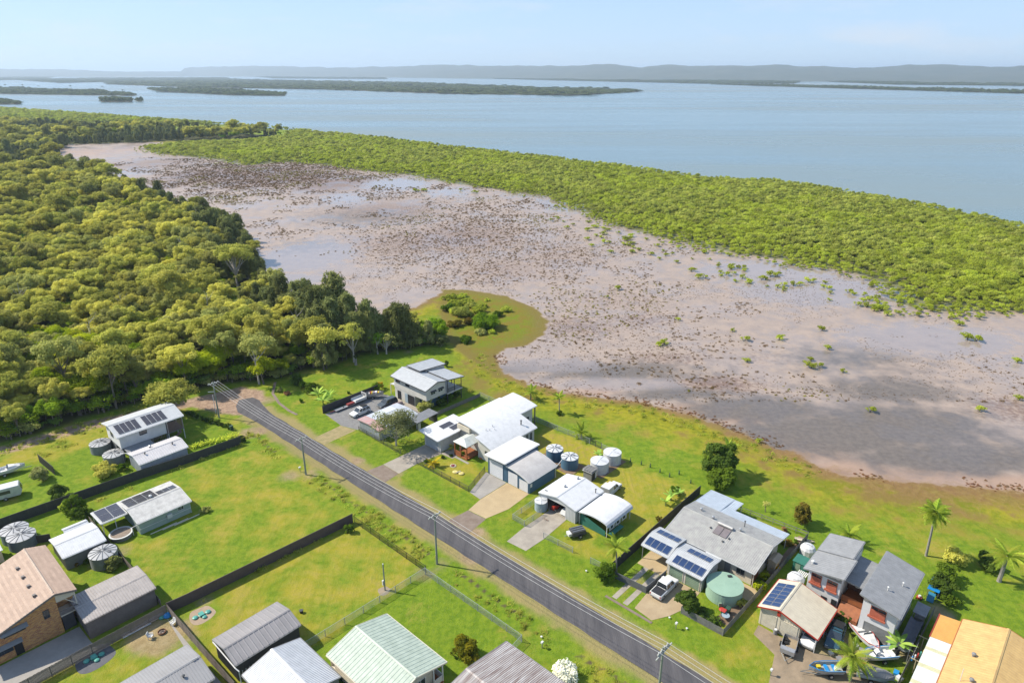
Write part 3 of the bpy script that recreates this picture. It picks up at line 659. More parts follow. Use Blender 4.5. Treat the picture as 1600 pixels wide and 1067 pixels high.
def trunk_mesh(seed, H, clumps, m, r=.2, fork=.45, nl=6):
    rng = random.Random(seed); g = MB(); top = H * .75
    bx, by = rng.uniform(-.4, .4), rng.uniform(-.4, .4)
    g.tube([(0, 0, -.1), (bx * .3, by * .3, H * .2), (bx * .7, by * .7, H * fork), (bx, by, top)], r, 6, r * .35)
    for c in sorted(clumps, key=lambda c: -c[3])[:nl]:
        z0 = H * rng.uniform(fork * .75, fork * 1.15); e = z0 / top
        g.tube([(bx * e, by * e, z0), ((bx * e + c[0]) * .5, (by * e + c[1]) * .5, (z0 + c[2]) * .5 - .2), (c[0], c[1], c[2])], r * .5, 5, r * .12)
    me = bpy.data.meshes.new('trunk'); me.from_pydata(g.v, [], g.f); me.update(); me.materials.append(m); return me
L_EUC = leafmat('gum_leaves', (.118, .127, .026), (.198, .200, .040), (.26, .24, .05), .52, 2.55)
L_EUC2 = leafmat('grey_gum_leaves', (.095, .11, .032), (.16, .168, .05), (.19, .18, .05), .52, 2.55)
L_YEL = leafmat('yellow_green_leaves', (.20, .24, .010), (.33, .34, .014), (.15, .22, .012), .45, 1.4)
L_GRN = leafmat('fresh_green_leaves', (.065, .125, .008), (.125, .20, .012), (.15, .18, .014))
L_CAS = leafmat('she_oak_needles', (.06, .072, .024), (.10, .112, .038), (.115, .115, .036), .3)
L_MAN = leafmat('mangrove_leaves', (.135, .165, .018), (.228, .255, .026), (.19, .21, .036), .52, 2.15)
L_MAN2 = leafmat('grey_mangrove_leaves', (.12, .148, .026), (.195, .215, .042), (.23, .235, .05), .52, 2.15)
L_DRK = leafmat('dark_garden_leaves', (.035, .075, .014), (.075, .13, .02), (.09, .12, .03))
L_FARM = leafmat('island_mangrove_leaves', (.075, .10, .035), (.115, .14, .05), (.11, .125, .055), .4, 1.25)
class Kind:
    def __init__(s, name, label, cat, cm, tm, group): s.name, s.label, s.cat, s.cm, s.tm, s.group = name, label, cat, cm, tm, group; s.first = None
    def place(s, x, y, rot, sc, label=None, group=None, z=0):
        e = bpy.data.objects.new(s.name, None); col.objects.link(e); e.location = (x, y, z); e.rotation_euler = (0, 0, rot); e.scale = sc if hasattr(sc, '__len__') else (sc,) * 3
        tag(e, label or s.label, s.cat, group or (None if label else s.group))
        for n, me in (('crown', s.cm), ('trunk', s.tm)):
            if me is None: continue
            o = bpy.data.objects.new(n, me); col.objects.link(o); o.parent = e
            if n == 'crown' and s.first is None: s.first = o
        return e
def kind(name, label, cat, seed, H, Rr, n, per, leaf, lm, bm, group, r=.2, **k):
    ck = {x: k.pop(x) for x in list(k) if x in ('zc', 'rz', 'rmin', 'rmax', 'dome')}; tk = {x: k.pop(x) for x in list(k) if x in ('fork', 'nl')}
    cl = crown_clumps(seed, H, Rr, n, **ck)
    return Kind(name, label, cat, clump_crown(seed, cl, per, leaf, lm, **k), trunk_mesh(seed, H, cl, bm, r, **tk), group)
GF = 'gum trees of the dense forest'
EUC = [kind('gum_tree', 'olive-green rounded gum tree crowded into the forest', 'tree', 1, 11.5, 4.6, 40, 190, .27, L_EUC, BARK, GF, rmin=.16, rmax=.32),
       kind('gum_tree', 'olive-green rounded gum tree crowded into the forest', 'tree', 2, 13.0, 5.0, 44, 175, .28, L_EUC, BARK, GF, zc=.7, rz=.28, rmin=.15, rmax=.3),
       kind('gum_tree', 'olive-green rounded gum tree crowded into the forest', 'tree', 3, 10.0, 3.8, 32, 200, .26, L_EUC, BARK, GF, rmin=.17, rmax=.33),
       kind('grey_gum_tree', 'dull grey-green gum tree with pale limbs in the forest', 'tree', 4, 12.5, 4.6, 36, 150, .27, L_EUC2, BARK, 'grey-green gums of the dense forest', rmin=.15, rmax=.28),
       kind('leafy_tree', 'fresh green low leafy tree among the olive gums', 'tree', 5, 7.5, 3.6, 30, 170, .27, L_GRN, BARKD, 'green understorey trees of the forest', zc=.6, rz=.4, rmin=.2, rmax=.36),
       kind('wattle_tree', 'bright yellow-green spreading tree standing out of the forest', 'tree', 6, 8.5, 4.8, 40, 170, .25, L_YEL, BARKD, 'yellow-green trees of the forest', zc=.66, rz=.3, rmin=.2, rmax=.36)]
def she_oak(seed, H, Rr):
    rng = np.random.default_rng(seed); cl = []
    for i in range(60):
        z = rng.uniform(.14, 1.0); rr = Rr * (1.0 - z * .6) * rng.uniform(.2, 1.0); a = rng.uniform(0, 6.28); cl.append((math.cos(a) * rr, math.sin(a) * rr, H * z * .97, Rr * rng.uniform(.15, .30)))
    return Kind('she_oak', 'dark grey-green feathery she-oak at the forest edge by the flat', 'tree', clump_crown(seed, cl, 110, .36, L_CAS, aspect=2.4, droop=.6, flat=1.7, up=.25, jit=.6), trunk_mesh(seed, H, cl, BARKD, .18, .6, 5), 'she-oaks along the forest edge')
CAS = [she_oak(11, 12.5, 4.0), she_oak(12, 10.5, 3.6), she_oak(13, 14, 4.3)]
MG = 'mangrove trees along the edge of the flat'
def mangrove(seed, H, Rr, n, per, leaf, lm, name='mangrove_tree', label='bright green rounded mangrove tree in the belt between flat and bay', group=MG):
    cl = crown_clumps(seed, H, Rr, n, zc=.5, rz=.5, rmin=.22, rmax=.42, dome=-.1)
    return Kind(name, label, 'mangrove', clump_crown(seed, cl, per, leaf, lm, up=.35), trunk_mesh(seed, H, cl, BARKD, .12, .3, 5), group)
MAN = [mangrove(21, 3.6, 2.5, 20, 110, .26, L_MAN), mangrove(22, 4.0, 2.9, 24, 95, .27, L_MAN), mangrove(23, 3.0, 2.1, 16, 130, .25, L_MAN), mangrove(24, 4.4, 2.6, 20, 95, .26, L_MAN2)]
SHRUB = mangrove(25, 1.5, 1.5, 12, 110, .26, L_MAN, 'mangrove_shrub', 'low bright green mangrove shrub alone on the wet flat', 'mangrove shrubs scattered on the flat')

def scatter(poly, st, seed, jit=.45, grow=0):
    poly = np.asarray(poly); rng = np.random.default_rng(seed); x0, y0 = poly.min(0); x1, y1 = poly.max(0)
    X, Y = np.meshgrid(np.arange(x0, x1, st), np.arange(y0, y1, st)); X = X + (np.arange(X.shape[0]) % 2)[:, None] * st * .5
    P = np.stack([X.ravel(), Y.ravel()], 1) + rng.uniform(-jit, jit, (X.size, 2)) * st
    az = np.abs(P[:, 0]) / np.maximum(P[:, 1], 1); P = P[(az < .92) & (P[:, 1] > 40)]
    return P[poly_sd(P, poly) > -grow]
def stuff(name, label, cat, P, scl, rot, idx, protos, z=None):
    me = bpy.data.meshes.new(name); n = len(P); co = np.column_stack([P, np.zeros(n) if z is None else z]).astype(np.float32)
    me.vertices.add(n); me.vertices.foreach_set('co', co.ravel())
    rv = np.zeros((n, 3), np.float32); rv[:, 2] = rot; sv = np.asarray(scl, np.float32); sv = np.repeat(sv[:, None], 3, 1) if sv.ndim == 1 else sv
    me.attributes.new('rot', 'FLOAT_VECTOR', 'POINT').data.foreach_set('vector', rv.ravel()); me.attributes.new('scl', 'FLOAT_VECTOR', 'POINT').data.foreach_set('vector', sv.ravel())
    me.attributes.new('idx', 'INT', 'POINT').data.foreach_set('value', np.asarray(idx, np.int32))
    o = bpy.data.objects.new(name, me); col.objects.link(o); tag(o, label, cat, kind='stuff')
    ng = bpy.data.node_groups.new(name, 'GeometryNodeTree'); ng.interface.new_socket('Geometry', in_out='INPUT', socket_type='NodeSocketGeometry'); ng.interface.new_socket('Geometry', in_out='OUTPUT', socket_type='NodeSocketGeometry')
    N = ng.nodes.new; gi, go = N('NodeGroupInput'), N('NodeGroupOutput'); ip = N('GeometryNodeInstanceOnPoints'); jn = N('GeometryNodeJoinGeometry'); lk = ng.links.new
    for p in reversed(protos):
        oi = N('GeometryNodeObjectInfo'); oi.transform_space = 'ORIGINAL'; oi.inputs['Object'].default_value = p; oi.inputs['As Instance'].default_value = True; lk(oi.outputs['Geometry'], jn.inputs[0])
    def na(nm, ty): a = N('GeometryNodeInputNamedAttribute'); a.data_type = ty; a.inputs['Name'].default_value = nm; return a.outputs['Attribute']
    ip.inputs['Pick Instance'].default_value = True
    lk(gi.outputs[0], ip.inputs['Points']); lk(jn.outputs[0], ip.inputs['Instance']); lk(na('rot', 'FLOAT_VECTOR'), ip.inputs['Rotation']); lk(na('scl', 'FLOAT_VECTOR'), ip.inputs['Scale']); lk(na('idx', 'INT'), ip.inputs['Instance Index'])
    lk(ip.outputs[0], go.inputs[0]); o.modifiers.new('instances', 'NODES').node_group = ng
    return o
def in_view(P, m=40):
    d = CAMH; f = P[:, 1] * cp_ + d * sp_; px = 800 + FPX * P[:, 0] / f; py = 533.5 + FPX * (d * cp_ - P[:, 1] * sp_) / f
    return (px > -m) & (px < 1600 + m) & (py < 1067 + m)
def individuals(P, n):
    D = np.hypot(P[:, 0], P[:, 1]); D = np.where(in_view(P), D, 1e9); pick = np.zeros(len(P), bool); pick[np.argsort(D)[:n]] = True; return pick

# ---- forest
rng = np.random.default_rng(5)
Pf = scatter(FOREST, 4.1, 1); sdf = poly_sd(Pf, FOREST); sdm = poly_sd(Pf, MUD); BELT = [at(505, 580), at(560, 556), at(640, 548), at(702, 530), at(692, 470, 12), at(560, 474, 11), at(430, 440, 9), at(470, 500, 6)]
xb = scatter(BELT, 3.7, 77); Pf = np.concatenate([Pf, xb]); sdm = poly_sd(Pf, MUD); D = np.hypot(*Pf.T)
keep = (D < 420) | (rng.uniform(size=len(Pf)) < .5); keep &= (sdm < 6)
gx, gy = at(372, 452); gd = np.hypot(Pf[:, 0] - gx, Pf[:, 1] - gy); keep &= (gd > 6.5); front = (np.abs(Pf[:, 0] - gx * Pf[:, 1] / gy) < 7) & (Pf[:, 1] < gy) & (Pf[:, 1] > gy - 20); keep &= ~(front & (rng.uniform(size=len(Pf)) < .55))
front = front[keep]; Pf, sdm, D = Pf[keep], sdm[keep], D[keep]
belt = poly_sd(Pf, BELT)
t = fbm(Pf, 45, 3); r_ = rng.uniform(size=len(Pf))
ki = np.where(r_ < .27, 0, np.where(r_ < .47, 1, np.where(r_ < .65, 2, 3))) ; ki = np.where((r_ > .88) | ((t > .62) & (r_ > .62)), 4, ki)
yw = np.zeros(len(Pf), bool)
for px, py in [(100, 530), (160, 540), (245, 505), (20, 515), (412, 560), (310, 560), (60, 545)]:
    x, y = at(px, py, 6); yw |= np.hypot(Pf[:, 0] - x, Pf[:, 1] - y) < 5.0
ki = np.where(yw | (rng.uniform(size=len(Pf)) < .018), 5, ki)
shore = (sdm > -11) & (rng.uniform(size=len(Pf)) < .8)
farband = (D > 620) & (fbm(Pf, 70, 9) > .52)
ki = np.where(shore | (belt > 0) | farband, 6 + rng.integers(0, 3, len(Pf)), ki)
FK = EUC + CAS
sc = rng.uniform(.45, 1.0, len(Pf)) * np.where(rng.uniform(size=len(Pf)) < .12, 1.3, 1.) * np.where(D > 420, 1.22, 1.0) * np.where(ki == 4, rng.uniform(.6, 1.1, len(Pf)), 1.) * np.where(ki >= 6, rng.uniform(.7, 1.0, len(Pf)), 1.0) * np.where(belt > 0, 1.25, 1.) * np.where(front, .62, 1.) * np.where(farband, .78, 1.)
rot = rng.uniform(0, 6.28, len(Pf)); pick = individuals(Pf, 300)
for i in np.where(pick)[0]: FK[ki[i]].place(Pf[i, 0], Pf[i, 1], rot[i], (sc[i] * rnd.uniform(.9, 1.1), sc[i] * rnd.uniform(.9, 1.1), sc[i]))
for k in FK:
    if k.first is None: x, y = at(90, 480); k.place(x + rnd.uniform(-20, 20), y + rnd.uniform(0, 30), 0, 1)
fl = scatter(FOREST, 4.1, 91); df = np.hypot(*fl.T); fl = fl[(poly_sd(fl, FOREST) > 3) & (df < 700) & (poly_sd(fl, MUD) < -2)]; nf_ = len(fl)
stuff('forest_understorey', 'lower leafy growth filling the gaps between the forest gums', 'undergrowth', fl, rng.uniform(.42, .68, nf_), rng.uniform(0, 6.28, nf_), rng.choice([0, 1, 1, 2, 2, 2], nf_), [EUC[2].first, EUC[3].first, EUC[4].first])
stuff('forest', 'olive-green gum forest stretching back behind the first trees', 'forest', Pf[~pick], sc[~pick], rot[~pick], ki[~pick], [k.first for k in FK])
# ---- mangrove belt
Pm = scatter(MANG, 2.25, 2, grow=26); sde = poly_sd(Pm, MANG); D = np.hypot(*Pm.T); sdl = poly_sd(Pm, LAND)
keep = (fbm(Pm, 10, 4) * .7 + rng.uniform(size=len(Pm)) * .3 + np.clip(sde / 46, -.6, .75) > .49) & (poly_sd(Pm, FOREST) < np.where(D > 500, 14, 0)) & (sdl > 0); keep &= (D < 380) | (rng.uniform(size=len(Pm)) < np.clip((440 / D) ** 1.35, .14, 1))
Pm, sde, D, sdl = Pm[keep], sde[keep], D[keep], sdl[keep]; n = len(Pm)
sc = rng.uniform(.55, 1.1, n) * (.42 + np.clip(sde / 70, -.16, .46)) * np.clip((D / 420) ** .5, 1, 1.9) * np.where(sdl < 14, 1.25, 1) * (.8 + .5 * fbm(Pm, 28, 51))
rot = rng.uniform(0, 6.28, n); ki = rng.integers(0, 3, n); ki = np.where((rng.uniform(size=n) < .10 + .6 * (fbm(Pm, 55, 8) > .55) + .4 * (sdl < 22)), 3, ki); pick = individuals(Pm, 300)
for i in np.where(pick)[0]: MAN[ki[i]].place(Pm[i, 0], Pm[i, 1], rot[i], (sc[i], sc[i], sc[i] * rnd.uniform(.85, 1.1)))
for k in MAN:
    if k.first is None: x, y = at(1500, 440); k.place(x + rnd.uniform(-10, 10), y, 0, 1)
stuff('mangrove_forest', 'bright green mangrove forest between the tidal flat and the bay', 'mangroves', Pm[~pick], sc[~pick], rot[~pick], ki[~pick], [k.first for k in MAN])
print('forest', len(Pf), 'mangrove', n)
# ---- lone shrubs on the flat
for px, py, s in [(1264, 441, 1.1), (1290, 443, .7), (1205, 432, 1.3), (1190, 437, 1.1), (1215, 430, .9), (1172, 441, .9), (1150, 441, .7), (1143, 419, 1.1), (1080, 424, 1.0), (1092, 435, 1.1), (1128, 396, .9), (1140, 400, 1.), (1355, 480, 1.0), (1372, 482, 1.1), (1384, 485, .8),
                  (1362, 447, .7), (1328, 434, .6), (1490, 497, .9), (1500, 508, 1.0), (1512, 530, 1.3), (1526, 533, 1.0), (1590, 566, .9), (1285, 516, .9), (1294, 545, .8), (1219, 531, .9), (1267, 563, .7), (1268, 575, 1.1), (1164, 532, .9), (1168, 565, .7), (1038, 538, .9), (1030, 541, .8), (1145, 518, .6),
                  (1360, 643, .8), (1530, 642, .8), (1592, 624, .8), (1318, 582, .6), (965, 452, 1.0), (948, 465, .6), (1030, 405, .7), (1060, 500, .6), (1525, 485, .6), (1567, 489, .6), (1040, 400, .8), (860, 345, .9), (895, 352, .8), (940, 372, .8), (925, 385, .9), (1185, 692, .6), (1010, 375, .8),
                  (740, 302, 1.3), (650, 300, 1.4), (662, 299, 1.2), (720, 298, 1.), (885, 357, 1.0), (945, 380, 1.1), (980, 375, 1.2), (1100, 395, 1.), (1060, 388, .9), (955, 395, .9), (990, 388, .8)]:
    x, y = at(px, py); SHRUB.place(x, y, rnd.uniform(0, 6), (s * rnd.uniform(1.1, 1.5), s * rnd.uniform(.8, 1.1), s * .9))
    if s > 1.05: SHRUB.place(x + rnd.uniform(1.4, 2.4), y + rnd.uniform(-.8, .8), rnd.uniform(0, 6), s * .7)
for i in range(46):
    px = rnd.uniform(1040, 1440); py = 384 + (px - 1040) * .235 + rnd.uniform(6, 30); s = rnd.uniform(.45, 1.05); x, y = at(px, py); SHRUB.place(x, y, rnd.uniform(0, 6), (s * 1.3, s, s * .9))
for i in range(26):
    px = rnd.uniform(840, 1040); py = 318 + (px - 840) * .3 + rnd.uniform(6, 34); s = rnd.uniform(.6, 1.2); x, y = at(px, py); SHRUB.place(x, y, rnd.uniform(0, 6), (s * 1.4, s, s * .8))
# ---- salt-marsh clumps, beyond counting
L_SALT = leafmat('brown_saltbush', (.125, .075, .042), (.185, .12, .062), (.16, .115, .04), .1, 1.0)
L_SALTG = leafmat('green_saltbush', (.15, .15, .016), (.22, .21, .025), (.20, .15, .03), .1, 1.1)
L_RED = leafmat('red_samphire', (.15, .055, .03), (.23, .10, .045), (.20, .12, .04), .1, 1.0)
def tussock(seed, lm, hgt=.34, n=9, rr=1.0, per=45, leaf=.17):
    rg = np.random.default_rng(seed); cl = [(rg.normal() * rr * .34, rg.normal() * rr * .34, hgt * .35, rg.uniform(.26, .5) * rr) for _ in range(n)]
    return clump_crown(seed, cl, per, leaf, lm, name='tussock', flat=.45, up=.5)
def proto(me, label, x, y, name='salt_bush', group='single salt bushes on the flat'):
    o = bpy.data.objects.new(name, me); col.objects.link(o); o.location = (x, y, 0); tag(o, label, 'salt bush', group); return o
TU = [proto(tussock(31, L_SALT), 'low brown salt bush on the pale mud', *at(1000, 600)), proto(tussock(32, L_SALT, n=6), 'low brown salt bush on the pale mud', *at(960, 575)), proto(tussock(33, L_SALTG), 'low olive salt bush on the pale mud', *at(1075, 610), group='olive salt bushes on the flat'),
      proto(tussock(34, L_RED, n=7), 'low red samphire bush at the lawn edge of the flat', *at(1010, 633), 'samphire_bush', 'red samphire bushes at the mud edge')]
Pc = rng.uniform([-330, 140], [330, 1150], (420000, 2)); Pc = Pc[(np.abs(Pc[:, 0]) / Pc[:, 1] < .85)]; e = poly_sd(Pc, MUD); Pc = Pc[e > 1.5]; e = e[e > 1.5]
dens = np.zeros(len(Pc)); wetp = np.zeros(len(Pc))
for a_ in WET:
    x, y = at(a_[0], a_[1]); wetp = np.maximum(wetp, (a_[4] if len(a_) > 4 else 1.) * np.exp(-((Pc[:, 0] - x) / a_[2]) ** 2 - ((Pc[:, 1] - y) / a_[3]) ** 2))
for px, py, rx, ry, w in [(430, 275, 70, 90, .9), (330, 265, 60, 90, .8), (640, 380, 55, 55, .75), (740, 380, 50, 60, .85), (600, 300, 60, 60, .6), (850, 400, 40, 50, .6), (820, 330, 40, 60, .5), (900, 500, 24, 18, .8), (960, 470, 34, 24, .7), (1040, 545, 20, 14, .5), (1120, 590, 18, 9, .75), (1010, 580, 16, 6, .6), (1060, 470, 24, 20, .45), (1110, 530, 20, 12, .5), (1590, 650, 14, 12, .6), (1090, 440, 26, 24, .4), (1250, 620, 16, 8, .25), (740, 440, 26, 16, .6), (1000, 400, 30, 30, .35), (1400, 560, 30, 20, .12), (1570, 600, 20, 14, .25)]:
    x, y = at(px, py); dens = np.maximum(dens, w * np.exp(-((Pc[:, 0] - x) / rx) ** 2 - ((Pc[:, 1] - y) / ry) ** 2))
fn = fbm(Pc, 13, 5) * .72 + rng.uniform(size=len(Pc)) * .28; k = (fn + dens * .5 - .3 * wetp > .66) & (poly_sd(Pc, MANG) < -1) & (poly_sd(Pc, SPIT) < -.5) & (rng.uniform(size=len(Pc)) < .75)
Pc, dens = Pc[k], dens[k]; n = len(Pc); D = np.hypot(*Pc.T)
gz = fbm(Pc, 30, 22) > .60; idx = np.where(gz & (rng.uniform(size=n) < .6), 2, rng.integers(0, 2, n)); s = rng.uniform(.25, .9, n) ** 1.2 * np.clip(D / 300, .9, 1.5)
q = rng.uniform([-60, 140], [200, 420], (90000, 2)); q = q[(np.abs(q[:, 0]) / q[:, 1] < .85)]; q = q[(poly_sd(q, MUD) > 2) & (poly_sd(q, MANG) < 0) & (poly_sd(q, SPIT) < 0)]; q = q[(fbm(q, 24, 41) * .7 + vnoise(q, 6, 42) * .3 > .52) & (rng.uniform(size=len(q)) < .55)]
Pc = np.concatenate([Pc, q]); idx = np.concatenate([idx, rng.integers(0, 2, len(q))]); s = np.concatenate([s, rng.uniform(.10, .3, len(q))])
# red samphire and wrack along the lawn edge
edge = []
for (a, b) in zip(MUD[0:19], MUD[1:20]):
    ln = math.dist(a, b)
    for i in range(int(ln * 5)):
        f = rng.uniform(); w = rng.normal() * .9 + 1.0
        if vnoise(np.array([[a[0] + (b[0] - a[0]) * f, a[1] + (b[1] - a[1]) * f]]), 7, 2)[0] < .3: continue
        nx, ny = -(b[1] - a[1]) / ln, (b[0] - a[0]) / ln; edge.append((a[0] + (b[0] - a[0]) * f + nx * w, a[1] + (b[1] - a[1]) * f + ny * w))
edge = np.array(edge); Pc = np.concatenate([Pc, edge]); m_ = len(edge); idx = np.concatenate([idx, np.where(rng.uniform(size=m_) < .75, 3, 0)]); s = np.concatenate([s, rng.uniform(.2, .55, m_)])
stuff('salt_marsh', 'low brown and olive salt bushes speckling the tidal flat', 'salt marsh', Pc, s, rng.uniform(0, 6.28, len(Pc)), idx, TU)
print('clumps', len(Pc))
# ---- islands
ISL = [[(-140, 141), (0, 138.5), (100, 140.5), (205, 146.5), (211, 150), (100, 148.5), (0, 147), (-140, 147)], [(156, 154.5), (180, 153.5), (207, 156), (206, 159.5), (158, 159.5)], [(213, 156), (222, 156.5), (221, 159), (213, 158.5)],
       [(228, 138.5), (330, 139), (446, 146), (445, 150), (360, 149), (250, 143.5)], [(165, 129), (300, 121.5), (420, 126), (620, 129.5), (720, 133), (870, 138), (1000, 141), (996, 144), (895, 149.5), (700, 147), (500, 140), (300, 137), (168, 132)],
       [(-200, 120), (0, 121.5), (90, 118.5), (85, 121), (40, 125), (-200, 130)], [(20, 125), (160, 122.2), (350, 122), (360, 123.5), (300, 125.5), (160, 128.5), (95, 130)], [(1108, 132), (1250, 134), (1600, 144), (1900, 150), (1900, 154), (1600, 146.5), (1300, 138)],
       [(735, 122.5), (900, 123.5), (1100, 126), (1250, 128.5), (1240, 131), (1100, 131), (870, 126)], [(400, 120.2), (600, 122), (605, 123.8), (430, 123)], [(1280, 127.5), (1600, 132), (1600, 134.5), (1400, 132.5)], [(912, 147), (920, 147), (920, 148.6), (911, 148.6)], [(-60, 158), (0, 157), (32, 160), (31, 163), (-60, 163.5)]]
MANG_LOW = [proto(clump_crown(41, crown_clumps(41, 5, 5, 9, zc=.5, rz=.45, rmin=.3, rmax=.5), 7, 1.25, L_FARM, up=.35), 'lone dark mangrove standing in the shallows', *at(160, 136.5), name='island_mangrove', group='lone mangroves standing in the bay'),
            proto(clump_crown(42, crown_clumps(42, 7, 5.5, 10, zc=.5, rz=.5, rmin=.28, rmax=.46), 7, 1.25, L_FARM, up=.35), 'lone dark mangrove standing in the shallows', *at(35, 134.5), name='island_mangrove', group='lone mangroves standing in the bay')]
for o, (x, y) in zip([MANG_LOW[0].copy(), MANG_LOW[1].copy(), MANG_LOW[0].copy(), MANG_LOW[1].copy()], [at(60, 135.5), at(110, 136), at(192, 142.5), at(8, 134)]): col.objects.link(o); o.location = (x, y, 0); o['category'] = 'mangrove'
for o in MANG_LOW: o['category'] = 'mangrove'
ISLM = mat('island_mud', (.09, .085, .05), .95)
for q, pl in enumerate(ISL):
    poly = pp(pl, 0); o = MB().prism(poly, -.8, -.2).obj('island', ISLM); o['kind'] = 'structure'
    far = max(math.hypot(*p) for p in poly); st = 9 if far < 2500 else 15; a = np.asarray(poly); area = (a.max(0) - a.min(0)).prod()
    while area / st ** 2 > 60000: st *= 1.3
    P = scatter(poly, st, 60 + q, .5)
    if len(P) == 0: continue
    sz = rng.uniform(.75, 1.25, len(P)) * st / 8.5; hz = rng.uniform(.6, 1.1, len(P)) * .8 * (1 + .6 * (fbm(P, 200, 3) > .6))
    stuff('island_mangroves', 'low dark mangrove wood covering an island in the bay', 'mangroves', P, np.column_stack([sz, sz, hz]), rng.uniform(0, 6.28, len(P)), rng.integers(0, 2, len(P)), MANG_LOW)
    print('isl', q, len(P), st)

# ---- air: pale haze over bay and land
hz = MB().box(-31000, 31000, -5000, 31000, -4.0, 260).obj('haze', mat('unused_haze_surface', (.8, .8, .8)))
hm = bpy.data.materials.new('haze'); hm.use_nodes = True; hm.node_tree.nodes.clear()
ho = hm.node_tree.nodes.new('ShaderNodeOutputMaterial'); hv = hm.node_tree.nodes.new('ShaderNodeVolumePrincipled')
hv.inputs['Color'].default_value = (.68, .84, 1.0, 1); hv.inputs['Density'].default_value = 8.0e-5; hv.inputs['Anisotropy'].default_value = .2
hm.node_tree.links.new(hv.outputs[0], ho.inputs['Volume']); hz.data.materials.clear(); hz.data.materials.append(hm); tag(hz, 'pale haze over the bay and the land', 'haze', kind='stuff')

# ================================================================== ROAD AND PAVING
def road():
    left = [(-84.5, 3.3), (-82, 3.6), (-79, 2.9), (-75, 2.2)] + [(u, 2.05 + .05 * math.sin(u * .9) + .06 * math.sin(u * 2.3)) for u in np.arange(-72, 96, 2.)]
    right = [(u, -2.05 - .05 * math.sin(u * .7 + 1) - .06 * math.sin(u * 2.1)) for u in np.arange(94, -73, -2.)] + [(-76, -2.3), (-80, -2.6), (-83, -1.5), (-85.5, .5)]
    o = MB().prism([W(*p) for p in left + right], -.05, .03).obj('road', ASPH); o['kind'] = 'structure'
road()
pad('gravel_yard', [(-65, 10), (-58, 9.3), (-53.8, 10.5), (-53.4, 20), (-49, 25.4), (-60.5, 25.5), (-63, 25), (-65.2, 24)], GRAVEL, .02)
pad('crossover', [(-57.5, 2.3), (-53.6, 2.3), (-53.9, 10.2), (-58, 9.3)], mat('dry_track', (.36, .28, .14), .95, (.24, .21, .09), .9), .012)
pad('concrete_apron', [(-60.6, 24.4), (-49.2, 24.4), (-49.2, 25.68), (-60.6, 25.68)], CONC, .05)
pad('driveway', [(-38.8, 5.8), (-34.1, 5.8), (-34.2, 10.2), (-33.5, 15.9), (-30.5, 16.2), (-30.8, 19), (-33.6, 19), (-33.7, 16.3), (-38.6, 16.2)], CONC, .03)
pad('driveway', [(-39.2, 2.2), (-33.6, 2.2), (-34.1, 5.7), (-38.8, 5.7)], CONCD, .02)
pad('driveway', [(-22.4, 17.2), (-19.9, 10.5), (-17, 10.2), (-17.1, 17.2)], CONCG, .03)
pad('driveway', [(-17, 17.2), (-16.9, 10.2), (-16.2, 6.6), (-12.3, 6.9), (-11.3, 11.5), (-11.7, 17.25)], CONCY, .032)
pad('driveway', [(-16.6, 2.2), (-11.6, 2.2), (-12.2, 6.8), (-16.2, 6.5)], CONCD, .02)
pad('driveway', [(-5.9, 15.95), (-6, 9.7), (-5.6, 4.9), (-1.8, 5.2), (-1.6, 9.3), (-2.1, 15.95)], CONC, .03)
pad('driveway', [(17.7, 15.25), (17.3, 9.8), (17.6, 6.3), (20.6, 5.9), (22.0, 8.3), (22.9, 11), (22.9, 15.25)], mat('driveway_concrete', (.44, .34, .21), .85, (.35, .26, .155), .4, bump=.2), .03)
for u in (14.35, 16.2): pad('wheel_track', [(u - .4, 6), (u + .4, 6), (u + .4, 14.6), (u - .4, 14.6)], CONC, .02)
pad('carport_floor', [(12.7, 14.6), (17.2, 14.6), (17.2, 21.2), (12.7, 21.2)], CONCY, .04)
pad('culvert_edge', [(13.2, 5.3), (20.9, 5.3), (20.9, 5.7), (13.2, 5.7)], CONCD, .05)
pad('garden_path', [(23.2, 18.4), (29.2, 18.4), (29.2, 21.4), (23.2, 21.4)], CONCY, .03)
pad('garden_bed', [(27, 12), (29.2, 12), (29.2, 18.2), (27, 15)], SOIL, .035)
pad('garden_bed', [(28.4, 21.6), (29.4, 21.6), (29.4, 38), (28.4, 38)], SOIL, .03)
pad('driveway', [(31.8, 15), (36.8, 14.9), (39, 15.3), (44, 17), (47, 17), (47, 6), (37, 6), (35.5, 11.5), (32, 13)], mat('dusty_earth', (.33, .25, .165), .9, (.22, .17, .115), .5, bump=.3), .025)
pad('tank_slab', [(-15.8 - 3, 27), (-9.8, 27), (-9.8, 31.5), (-18.6, 31.5)], SOIL, .015)
pad('tank_slab', [(-9.2, 30), (-5, 30), (-5, 38.2), (-9.2, 38.2)], SOIL, .018)
pad('concrete_court', [(-36.1, -56), (-36.1, -47.6), (-32.6, -47.5), (-29.8, -47.3), (-29.8, -62), (-36.1, -62)], CONCG, .03)
pad('concrete_strip', [(-29.5, -38.9), (-10.6, -38.9), (-10.6, -39.9), (-19, -39.9), (-21, -39.6)], CONCG, .03)
def ring_pad(px, py, r, m):
    x, y = at(px, py); a = [2 * math.pi * i / 26 for i in range(26)]
    pad('bare_earth', [(x + r * math.cos(t) * (1 + .1 * math.sin(3 * t)), y + r * math.sin(t) * (1 + .08 * math.cos(4 * t))) for t in a], m, .012, uv=False)
ring_pad(315, 961, 1.7, mat('pale_sand', (.40, .30, .21), .95)); ring_pad(147, 1028, 2.3, mat('dark_mat', (.10, .10, .11), .9)); ring_pad(600, 923, .9, mat('pale_sand2', (.34, .27, .19), .95))
